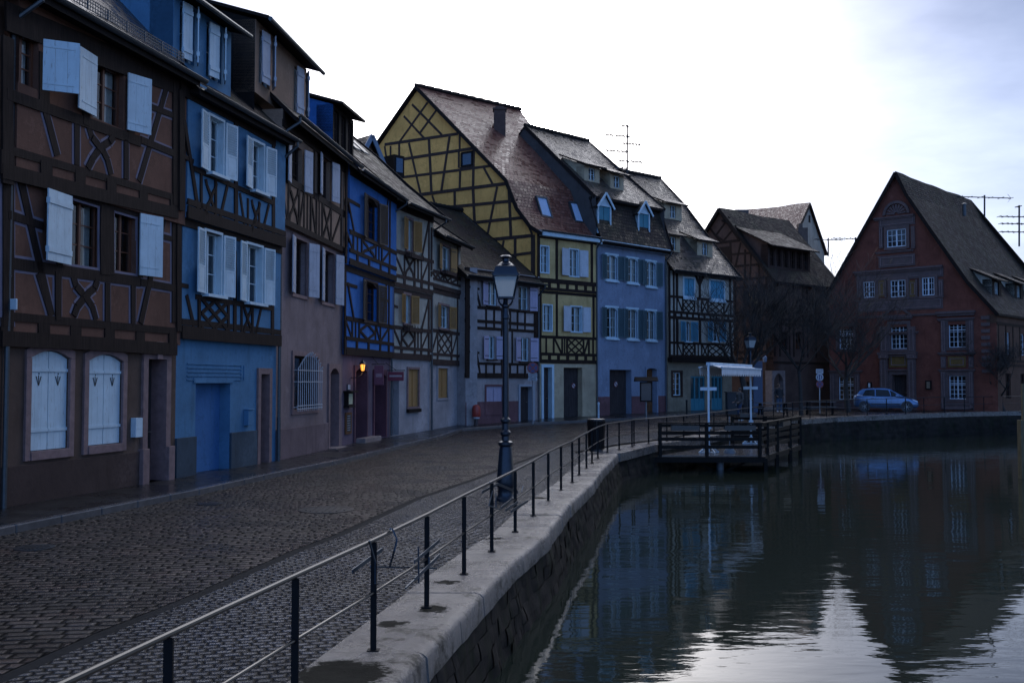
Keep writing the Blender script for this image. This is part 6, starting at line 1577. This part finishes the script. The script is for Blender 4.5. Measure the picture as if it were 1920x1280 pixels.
CHALK=plain((.02,.02,.022),'chalkboard',.8); PAP=plain((.42,.42,.28),'menu_paper',.8)
wallbox((645,735,655,760),'small glazed menu box with yellow paper on the inn wall','menu_box','menu box',[DKWOOD,PAP],.14,None,True)
wallbox((646,773,657,813),'chalkboard menu in a brown frame below the menu box','menu_board','menu board',[DOORB,CHALK,SWHT],.05,'text')
wallbox((650,720,656,731),'small grey plaque above the menu box','plaque','plaque',[GUT,SWHT],.03)
def hang(px,py,w,h,mats,label,F=F4):
    u=F.u(px); z=F.z(px,py); b=F.P(u,z+h,0); m=MB(); n=Vector((F.n.x,F.n.y,0)); m.bar(b,b+n*(w+.15),.03); m.bar(b+Vector((0,0,.3)),b+n*w*.7,.02)
    c=[F.P(u-.02,z-h,.1),F.P(u+.02,z-h,.1),F.P(u+.02,z-h,.1+w),F.P(u-.02,z-h,.1+w)]; m.hexa(c+[p+Vector((0,0,2*h-.05)) for p in c],1)
    c2=[F.P(u-.024,z-h*.25,.16),F.P(u+.024,z-h*.25,.16),F.P(u+.024,z-h*.25,.04+w),F.P(u-.024,z-h*.25,.04+w)]; m.hexa(c2+[p+Vector((0,0,h*.35)) for p in c2],2)
    return single(m,'hanging_sign',mats,b,label,'hanging sign')
hang(723,704,.62,.20,[IRON,plain((.20,.04,.06),'sign_maroon',.4),plain((.4,.3,.3),'sign_letters',.6)],'maroon hanging sign board between the inn doors and the downpipe')
hang(697,702,.35,.38,[IRON,plain((.16,.06,.09),'sign_maroon2',.4),plain((.3,.2,.22),'sign_letters2',.6)],'narrow dark red hanging sign left of the second inn door')
# wall lamp on house 10
b=F10S.P(.5,F10S.z(1458,674),0)
m=MB(); q=at(1434,674,66.5); m.lathe(q,[(.03,-.2),(.12,-.15),(.16,.15),(.08,.25),(.02,.3)],8); m.bar(q+Vector((0,0,.2)),F10.P(F10.u(1434),q.z+.3,0),.03); single(m,'wall_lantern',plain((.20,.24,.32),'lantern_blue_glass',.2),q,'small unlit lantern on the dark brown house wall','wall lantern')
# notice boxes on the red house
def rb(px,label,mats):
    a,b_,c,e=F12.rect(*px); m=MB(); m.fbox(F12,a,b_,c,e,0,.1); m.fbox(F12,a+.08,b_-.08,c+.08,e-.08,.1,.106,1); single(m,'notice_box',mats,F12.P(a,c,0),label,'notice box')
rb((1627,716,1635,728),'small pale notice left of the red house door',[DKWOOD,WB2]); rb((1736,713,1747,730),'dark framed notice box right of the red house door',[DKWOOD,plain((.16,.12,.08),'old_paper',.8)])
# mooring post at the right edge
c=Vector((hx(1914,33),33,-2)); m=MB(); m.bar(c,c+Vector((0,0,3.0)),.22,up=Vector((1,.1,0))); m.bar(c+Vector((.05,0,3.0)),c+Vector((.05,0,4.2)),.09,up=Vector((1,.1,0))); single(m,'mooring_post',wood((.12,.10,.06),'weathered_post'),c,'weathered timber mooring post standing in the water at the far right','post')
# picnic tables
def picnic(c,rz,label):
    t=empty('picnic_table',c,label,'picnic table','wooden picnic tables on the far quay',rz=rz); c=Vector(c); M=Matrix.Rotation(rz,3,'Z')
    def bx(mb,*a): mb.box(*a,M=Matrix.Translation(c)@M.to_4x4())
    m=MB()
    for k in range(5): bx(m,-.95,.95,-.37+k*.15,-.37+k*.15+.135,.71,.75)
    m.build('table_top',DWT,t)
    for s in (-1,1):
        m=MB(); 
        for k in range(2): bx(m,-.95,.95,s*.62-.14+k*.14,s*.62-.01+k*.14,.42,.46)
        m.build('bench_seat',DWT,t)
    for s in (-.7,.7):
        m=MB(); M4=Matrix.Translation(c)@M.to_4x4()
        for q in (-1,1): m.bar(M4@Vector((s,q*.62,0)),M4@Vector((s,q*.25,.71)),.09,.05)
        m.bar(M4@Vector((s,-.7,.38)),M4@Vector((s,.7,.38)),.05,.09); m.build('leg_frame',DW,t)
for (px,Y,rz,lb) in ((1448,56.5,-.1,'picnic table left of the thin tree, nearer the deck'),(1536,58.0,-.35,'picnic table between the thin tree and the parked car')):
    picnic((hx(px,Y),Y,ramp(Y)+.004),rz,lb)
# low dark cabinet and advertising board near the trees
c=Vector((hx(1376,57),57,.4)); m=MB(); m.box(c.x-.45,c.x+.35,c.y-.3,c.y+.3,c.z,c.z+1.25); m.box(c.x-.5,c.x+.4,c.y-.35,c.y+.35,c.z+1.25,c.z+1.3); m.box(c.x+.02,c.x+.08,c.y-.31,c.y-.3,c.z+.55,c.z+.95,1); m.box(c.x-.04,c.x+.12,c.y-.315,c.y-.305,c.z+.75,c.z+.8,1); single(m,'street_cabinet',[plain((.012,.014,.02),'cabinet_black',.5),SWHT],c,'black street cabinet behind the awning post','street cabinet',bevel=.02)
c=Vector((hx(1420,60),60,.42)); m=MB(); m.box(c.x-.28,c.x+.28,c.y-.12,c.y+.12,c.z,c.z+3.1); single(m,'blue_panel',paint((.045,.075,.14),'blue_panel',.5,.1),c,'tall narrow blue closed shutter panel beside the lantern post','panel',bevel=.02)
# ---------------------------------------------------------------- trees
BARK=stone('bark',(.035,.028,.024),.85,scale=3,bd=.02)
def tree(c,h,r0,label,seed=1,spread=.5,first=.35,levels=6,lean=(0,0),twig=.0065,dens=4,pollard=False):
    rnd=random.Random(seed); t=empty('bare_tree',c,label,'tree'); c=Vector(c)
    tr=MB(); cr=MB(); cnt=[0]
    def grow(p,d,l,r,lev,mb):
        n=3 if lev<3 else 2; pts=[p]; rad=[r]; q=p.copy(); dd=d.copy()
        for i in range(n):
            dd=(dd+Vector((rnd.uniform(-1,1),rnd.uniform(-1,1),rnd.uniform(-.4,.9)))*.14).normalized(); q=q+dd*l/n; pts.append(q.copy()); rad.append(max(twig,r*(1-.38*(i+1)/n)))
        mb.tube(pts,rad,8 if lev==0 else (5 if lev<3 else 3),cap=False); cnt[0]+=1
        if lev>=levels: return
        k=dens+(1 if lev in (0,) else 0)+ (1 if lev>=3 else 0)
        for i in range(k):
            tt=1.0 if i==0 else rnd.uniform(.35,1.0); idx=tt*n; a=min(n-1,int(idx)); pp=pts[a].lerp(pts[a+1],idx-a)
            if lev==0: pp=pts[-1].lerp(pts[-2],rnd.uniform(0,.45))
            az=rnd.uniform(0,2*math.pi); perp=Vector((math.cos(az),math.sin(az),rnd.uniform(-.1,.5))); sp=spread*(1.0 if i else .35)*(1.15 if lev==0 else 1)
            nd=(dd*(1-sp*.5)+perp*sp).normalized(); nd.z+=.18; nd.normalize()
            grow(pp,nd,l*rnd.uniform(.62,.86) if lev else h*rnd.uniform(.22,.34),max(twig,rad[a+1]*rnd.uniform(.5,.75)),lev+1,cr)
    d0=Vector((lean[0],lean[1],1)).normalized()
    grow(c,d0,h*first,r0,0,tr)
    tr.build('trunk',BARK,t,merge=True); cr.build('crown',BARK,t,merge=False)
    return cnt[0]
tree((hx(1399,54.5),54.5,.36),7.6,.24,'large bare tree with thick trunk behind the awning',3,.80,.30,5,dens=4)
tree((hx(1501,56),56,.38),8.2,.13,'slim bare tree standing between the two picnic tables',11,.78,.34,5,dens=4)
tree((hx(1589,61),61,.42),7.6,.20,'bare tree behind the parked car at the left corner of the red house',21,.80,.28,5,dens=4)
tree((hx(1880,62.5),62.5,.4),5.0,.16,'low spreading bare tree overhanging the quay at the right edge',35,.75,.20,6,dens=3,lean=(-.5,-.2))
tree((hx(1842,64),64,.4),3.8,.09,'small bare shrub in front of the right corner of the red house',44,.75,.16,6,dens=3,lean=(.2,-.2))
# ---------------------------------------------------------------- people
def person(c,face,label,cj,ct,ch,pose='stand',shoes=(.5,.5,.5)):
    t=empty('person',c,label,'person',rz=0.0); c=Vector(c); Rz=Matrix.Rotation(face,3,'Z'); S=1.0
    def W(p): return c+Rz@Vector(p)
    J={'pel':(0,0,.95),'sp':(0,.01,1.15),'ch':(0,.02,1.36),'nk':(0,.02,1.48),'hd':(0,.0,1.60),'tp':(0,-.005,1.72)}
    if pose=='walk': legs={'L':[(.09,0,.90),(.11,-.14,.50),(.11,-.02,.09),(.12,-.14,.03)],'R':[(-.09,0,.90),(-.10,.02,.48),(-.11,.22,.10),(-.11,.12,.03)]}
    else: legs={'L':[(.09,0,.90),(.10,-.02,.49),(.11,.02,.09),(.13,-.13,.03)],'R':[(-.09,0,.90),(-.10,-.02,.49),(-.11,.02,.09),(-.13,-.13,.03)]}
    arms={s:[(sg*.19,.02,1.40),(sg*.25,.04,1.13),(sg*.22,-.16,.98),(sg*.20,-.24,.97)] for s,sg in (('L',1),('R',-1))}
    m=bpy.data.meshes.new('person_body'); V=[];E=[];Rr=[]
    def add(p,r,par=None): V.append(tuple(Vector(p) if False else W(p)-c)); Rr.append(r); i=len(V)-1; 
    def add(p,r,par=None):
        V.append(tuple(W(p)-c)); Rr.append(r); i=len(V)-1
        if par is not None: E.append((par,i))
        return i
    pel=add(J['pel'],(.15,.11)); sp=add(J['sp'],(.13,.10),pel); chh=add(J['ch'],(.16,.11),sp); nk=add(J['nk'],(.055,.055),chh); n2=add((0,.01,1.53),(.055,.055),nk); hd=add(J['hd'],(.078,.092),n2); tp=add((0,0,1.68),(.07,.085),hd); no=add((0,-.10,1.60),(.014,.016),hd)
    for s in 'LR':
        a=add(legs[s][0],(.085,.085),pel); b=add(legs[s][1],(.06,.06),a); k=add(legs[s][2],(.04,.04),b); add(legs[s][3],(.04,.03),k)
        q=arms[s]; a=add(q[0],(.055,.055),chh); b=add(q[1],(.042,.042),a); k=add(q[2],(.03,.03),b); hnd=add(q[3],(.032,.018),k)
        for f in range(5):
            sg=1 if s=='L' else -1; f0=add((q[3][0]+(f-2)*.016,q[3][1]-.04,q[3][2]-.01),(.0085,.0085),hnd); add((q[3][0]+(f-2)*.018,q[3][1]-.075+abs(f-2)*.006,q[3][2]-.03),(.0075,.0075),f0)
    m.from_pydata(V,E,[]); o=bpy.data.objects.new('body',m); col.objects.link(o); o.parent=t
    sk=o.modifiers.new('skin','SKIN'); 
    for i,r in enumerate(Rr): m.skin_vertices[0].data[i].radius=r
    m.skin_vertices[0].data[0].use_root=True; ss=o.modifiers.new('s','SUBSURF'); ss.levels=1; ss.render_levels=1
    SKIN=plain((.30,.17,.12),'skin',.5); m.materials.append(SKIN)
    JK=plain(cj,'jacket',.8); TR=plain(ct,'trousers',.85); HR=plain(ch,'hair',.7); SH=plain(shoes,'shoes',.6)
    mb=MB(); mb.tube([W((0,.0,.86)),W((0,0,.98)),W((0,.01,1.18)),W((0,.02,1.36)),W((0,.02,1.45)),W((0,.02,1.50))],[.19,.185,.175,.20,.15,.075],14)
    for s in 'LR': q=arms[s]; mb.tube([W((q[0][0]*.8,q[0][1],1.43)),W(q[0]),W(q[1]),W(q[2])],[.07,.078,.062,.05],10)
    mb.build('jacket',JK,t)
    mb=MB(); mb.tube([W((0,0,1.0)),W((0,0,.86))],[.165,.17],12)
    for s in 'LR': q=legs[s]; mb.tube([W((q[0][0],q[0][1],.93)),W(q[0]),W(q[1]),W((q[2][0],q[2][1],q[2][2]+.02))],[.10,.10,.078,.065],10)
    mb.build('trousers',TR,t)
    mb=MB()
    for s in 'LR': q=legs[s]; mb.tube([W((q[2][0],q[2][1]+.05,.05)),W((q[2][0],q[2][1]-.02,.06)),W((q[3][0],q[3][1],.04))],[.045,.055,.035],8)
    mb.build('shoes',SH,t)
    mb=MB(); mb.lathe(W((0,.018,1.60)),[(.085,-.04),(.098,.03),(.088,.09),(.05,.125),(.0,.135)],12); mb.build('hair',HR,t)
    # eyes
    mb=MB()
    for sx in (-.03,.03): mb.lathe(W((sx,-.088,1.625)),[(.0,-.008),(.009,0),(.0,.008)],6)
    mb.build('eyes',plain((.02,.02,.02),'eye',.2),t)
person((hx(1386,51.5),51.5,ramp(51.5)),R(-70),'person in a dark jacket and blue trousers walking beside the thick tree trunk',(.05,.045,.042),(.02,.035,.075),(.05,.03,.02),'walk')
person((hx(1460,60.5),60.5,ramp(60)),R(10),'person in dark clothes and jeans standing behind the picnic table by the arched doorway',(.022,.022,.026),(.05,.08,.13),(.03,.02,.015))
# ---------------------------------------------------------------- car
CP=plain((.09,.16,.29),'car_paint',.22,.5); CG=plain((.006,.007,.008),'car_glass',.05,0,.3); TY=plain((.015,.015,.015),'tyre',.8); AL=plain((.28,.30,.33),'alloy',.35,.8); CB=plain((.03,.03,.034),'car_trim',.6)
def car(c,rz,label):
    t=empty('parked_car',c,label,'car',rz=rz); M=Matrix.Translation(Vector(c))@Matrix.Rotation(rz,4,'Z')
    # stations: x (front +), z bottom, z sill, z belt, z top, half widths
    st=[(-1.88,.42,.55,.80,.92,.55,.60,.58),(-1.80,.30,.50,.90,1.02,.72,.76,.66),(-1.60,.24,.50,.95,1.06,.80,.82,.70),(-1.2,.22,.5,.96,1.0,.82,.83,.72),(-.6,.20,.5,.94,.96,.82,.83,.74),(.0,.20,.5,.93,.95,.82,.83,.74),(.55,.20,.5,.92,.945,.82,.83,.73),(.95,.22,.5,.87,.93,.82,.82,.66),(1.35,.24,.48,.80,.85,.81,.80,.60),(1.65,.24,.46,.70,.75,.76,.74,.50),(1.84,.28,.44,.58,.62,.62,.60,.40),(1.90,.34,.44,.50,.52,.48,.46,.3)]
    m=MB(); rings=[]
    for (x,zb,zs,zt,zc,wb,wt,wc) in st:
        L_=[(x,-wb*.9,zb),(x,-wb,zb+.08),(x,-wb-.01,zs),(x,-wt,(zs+zt)/2+.04),(x,-wt*.985,zt-.03),(x,-wc,zc-.01),(x,-wc*.5,zc+.015),(x,0,zc+.02)]
        rings.append(L_+[(a,-b,c_) for a,b,c_ in L_[-2::-1]])
    rings=[[M@Vector(p) for p in r] for r in rings]
    for i in range(len(rings)-1):
        for k in range(len(rings[0])-1): m.face([rings[i][k],rings[i+1][k],rings[i+1][k+1],rings[i][k+1]],sm=True)
        m.face([rings[i][0],rings[i][-1],rings[i+1][-1],rings[i+1][0]])
    m.face(rings[0]); m.face(rings[-1][::-1])
    # greenhouse
    gh=[(-1.72,.98,.66,.66),(-1.50,1.30,.60,.66),(-1.30,1.40,.56,.7),(-.8,1.45,.56,.72),(-.1,1.45,.57,.72),(.25,1.40,.57,.72),(.60,1.22,.60,.72),(1.05,.94,.64,.68)]
    rg=[]
    for (x,z,w,wb) in gh:
        b=.93; L_=[(x,-wb-.02,min(b,z)),(x,-(w+(wb-w)*.5),b+(z-b)*.5),(x,-w,z-.03),(x,-w*.85,z),(x,0,z+.015)]
        rg.append([M@Vector(p) for p in L_+[(a,-q,c_) for a,q,c_ in L_[-2::-1]]])
    for i in range(len(rg)-1):
        for k in range(len(rg[0])-1): m.face([rg[i][k],rg[i+1][k],rg[i+1][k+1],rg[i][k+1]],sm=True)
    m.face(rg[0]); m.build('body',CP,t,angle=50)
    m=MB()
    def quadp(pts,nm=None): m.face([M@Vector(p) for p in pts])
    for s in (-1,1):
        y0,y1=s*.757,s*.612
        for pts in ([(-1.35,y0,.99),(-.62,y0,.97),(-.62,y1,1.36),(-1.15,y1,1.33)],[(-.55,y0,.97),(.30,y0,.96),(.18,y1,1.33),(-.55,y1,1.37)],[(.35,y0,.96),(.86,y0,.95),(.40,y1+s*.02,1.25),(.26,y1,1.31)]): quadp(pts)
    quadp([(.42,-.56,1.335),(.42,.56,1.335),(1.04,.62,.985),(1.04,-.62,.985)]); quadp([(-1.52,-.5,1.31),(-1.52,.5,1.31),(-1.76,.56,1.05),(-1.76,-.56,1.05)])
    m.build('window_glass',CG,t,merge=False)
    for wx in (-1.22,1.22):
        for s in (-1,1):
            m=MB(); M3=(M.to_3x3()@Matrix.Rotation(R(90),3,'X')); cc=M@Vector((wx,s*.74,.30))
            m.lathe(cc,[(.20,-.09),(.29,-.085),(.305,-.05),(.305,.05),(.29,.085),(.20,.09)],20,M=M3); w=m.build('wheel',TY,t)
            m=MB(); m.lathe(cc,[(.06,-.08),(.06,.08)],12,M=M3); m.lathe(cc,[(.205,-.07),(.205,.07)],20,M=M3)
            for k in range(7):
                a=2*math.pi*k/7; p=cc+M3@Vector((math.cos(a)*.19,math.sin(a)*.19,-s*.0)); dn=M.to_3x3()@Vector((0,s*.082,0)); m.bar(cc+dn,p+dn,.05,.02)
            m.build('rim',AL,t,w)
            m=MB(); m.lathe(M@Vector((wx,s*.70,.32)),[(.35,-.13),(.35,.13)],20,M=M3); m.build('wheel_arch',CB,t)
    for s in (-1,1):
        m=MB(); m.face([M@Vector(p) for p in ((1.60,s*.72,.66),(1.86,s*.50,.56),(1.80,s*.50,.66),(1.48,s*.70,.775))]); m.v=[tuple(Vector(v)+(M.to_3x3()@Vector((.02,s*.025,.01)))) for v in m.v]; m.build('headlight',plain((.5,.6,.75),'headlight',.1),t)
        m=MB(); m.hexa([M@Vector(p) for p in ((-1.90,s*.52,.78),(-1.70,s*.79,.78),(-1.68,s*.74,.78),(-1.8,s*.5,.78),(-1.86,s*.52,.98),(-1.70,s*.77,.98),(-1.68,s*.7,.98),(-1.78,s*.5,.98))]); m.build('tail_light',plain((.25,.02,.02),'tail_red',.2),t)
        m=MB(); m.box(.58,.78,s*.80,s*.97,.93,1.07,M=M); m.build('mirror',CP,t,bevel=.02)
        m=MB()
        for x in (-.58,.33): m.box(x-.006,x+.006,s*.832,s*.838,.32,.92,M=M)
        for x in (-.75,.12): m.box(x-.08,x+.08,s*.83,s*.86,.80,.83,M=M)
        m.box(-.85,.85,s*.825,s*.85,.44,.50,M=M); m.box(-1.0,1.0,s*.76,s*.84,.20,.26,M=M,m=0); m.build('door_trim',CB,t)
    m=MB(); m.box(1.70,1.93,-.50,.50,.36,.46,M=M); m.build('front_grille',CB,t)
car((hx(1659,62.3),62.3,.43),R(-20),'silver-blue hatchback car parked in front of the red house')
# ---------------------------------------------------------------- light, sky, camera
sd=ray(990,226).normalized(); SUN_EL=math.asin(sd.z); SUN_AZ=math.atan2(sd.x,sd.y)
sdir=Vector((math.sin(SUN_AZ)*math.cos(SUN_EL),math.cos(SUN_AZ)*math.cos(SUN_EL),math.sin(SUN_EL)))
l=bpy.data.lights.new('sun','SUN'); l.energy=2.4; l.angle=R(.5); l.color=(1,.93,.82); lo=bpy.data.objects.new('sun',l); col.objects.link(lo)
lo.rotation_euler=sdir.to_track_quat('Z','Y').to_euler()
w=bpy.data.worlds.new('World'); scene.world=w; w.use_nodes=True; nt=w.node_tree; nt.nodes.clear()
out=N(nt,'ShaderNodeOutputWorld'); bg=N(nt,'ShaderNodeBackground'); L(nt,bg.outputs[0],out.inputs[0])
sky=N(nt,'ShaderNodeTexSky',sky_type='NISHITA',sun_disc=False,sun_elevation=SUN_EL,sun_rotation=SUN_AZ,altitude=200,air_density=1.0,dust_density=.6,ozone_density=3.0)
tc=coord(nt,'Generated')
dp=N(nt,'ShaderNodeVectorMath',operation='DOT_PRODUCT'); nv=N(nt,'ShaderNodeVectorMath',operation='NORMALIZE'); L(nt,tc,nv.inputs[0]); L(nt,nv.outputs[0],dp.inputs[0]); dp.inputs[1].default_value=sdir
D=math_(nt,'MAXIMUM',dp.outputs['Value'],0)
sp=N(nt,'ShaderNodeSeparateXYZ'); L(nt,nv.outputs[0],sp.inputs[0])
# cloud layer coordinates: project the direction on a flat layer
zc=math_(nt,'ADD',math_(nt,'MAXIMUM',sp.outputs[2],0),.12)
cb=N(nt,'ShaderNodeCombineXYZ'); L(nt,math_(nt,'DIVIDE',sp.outputs[0],zc),cb.inputs[0]); L(nt,math_(nt,'DIVIDE',sp.outputs[1],zc),cb.inputs[1])
c1=noise_(nt,cb.outputs[0],.9,6,.55); 
cl=mapr(nt,c1,.38,.62,.50,1.3)
fw=math_(nt,'POWER',D,CL_P:=13.0)
br=math_(nt,'ADD',math_(nt,'MULTIPLY',fw,CLOUD_SUN:=7.5),CLOUD_BASE:=3.3)
glow=math_(nt,'ADD',math_(nt,'MULTIPLY',math_(nt,'POWER',D,55),60),math_(nt,'MULTIPLY',math_(nt,'POWER',D,4000),1500))
cc=N(nt,'ShaderNodeVectorMath',operation='SCALE'); cc.inputs[0].default_value=(.88,.93,1.12); L(nt,math_(nt,'MULTIPLY',math_(nt,'MULTIPLY',br,cl),mapr(nt,dp.outputs['Value'],0,.75,.12,1)),cc.inputs['Scale'])
s1=N(nt,'ShaderNodeVectorMath',operation='MULTIPLY'); L(nt,sky.outputs[0],s1.inputs[0]); s1.inputs[1].default_value=(.85,.84,1.02)
a1=N(nt,'ShaderNodeVectorMath',operation='ADD'); L(nt,cc.outputs[0],a1.inputs[0]); L(nt,s1.outputs[0],a1.inputs[1])
g1=N(nt,'ShaderNodeVectorMath',operation='SCALE'); g1.inputs[0].default_value=(1,.94,.85); L(nt,glow,g1.inputs['Scale'])
a2=N(nt,'ShaderNodeVectorMath',operation='ADD'); L(nt,a1.outputs[0],a2.inputs[0]); L(nt,g1.outputs[0],a2.inputs[1])
dpo=dp.outputs['Value']
nb=math_(nt,'MAXIMUM',mapr(nt,dpo,.25,-.7,0,1),mapr(nt,sp.outputs[2],.5,1.0,0,.3))
b1=N(nt,'ShaderNodeVectorMath',operation='SCALE'); b1.inputs[0].default_value=(2.5,5.6,13.2); L(nt,nb,b1.inputs['Scale'])
a3=N(nt,'ShaderNodeVectorMath',operation='ADD'); L(nt,a2.outputs[0],a3.inputs[0]); L(nt,b1.outputs[0],a3.inputs[1])
hb=math_(nt,'MULTIPLY',math_(nt,'MULTIPLY',mapr(nt,sp.outputs[2],.37,.55,0,1),mapr(nt,dpo,.3,.8,0,1)),cl)
h1=N(nt,'ShaderNodeVectorMath',operation='SCALE'); h1.inputs[0].default_value=(40,39,39); L(nt,hb,h1.inputs['Scale'])
a4=N(nt,'ShaderNodeVectorMath',operation='ADD'); L(nt,a3.outputs[0],a4.inputs[0]); L(nt,h1.outputs[0],a4.inputs[1])
L(nt,a4.outputs[0],bg.inputs[0]); bg.inputs[1].default_value=.075
cam=bpy.data.cameras.new('camera'); co=bpy.data.objects.new('camera',cam); col.objects.link(co); co.location=(0,0,EYE); co.rotation_euler=(R(90)+PITCH,0,0)
cam.sensor_width=36; cam.lens=36*FPX/1920; cam.clip_start=.1; cam.clip_end=5000; scene.camera=co
vs=scene.view_settings; vs.view_transform='Standard'; vs.look='None'; vs.exposure=.05; vs.gamma=1
scene.cycles.max_bounces=5; scene.cycles.transparent_max_bounces=12; scene.cycles.sample_clamp_indirect=2.5
try: scene.cycles.use_denoising=True; scene.cycles.denoiser='OPENIMAGEDENOISE'; scene.cycles.denoising_input_passes='RGB_ALBEDO_NORMAL'; scene.cycles.denoising_prefilter='ACCURATE'
except Exception: pass
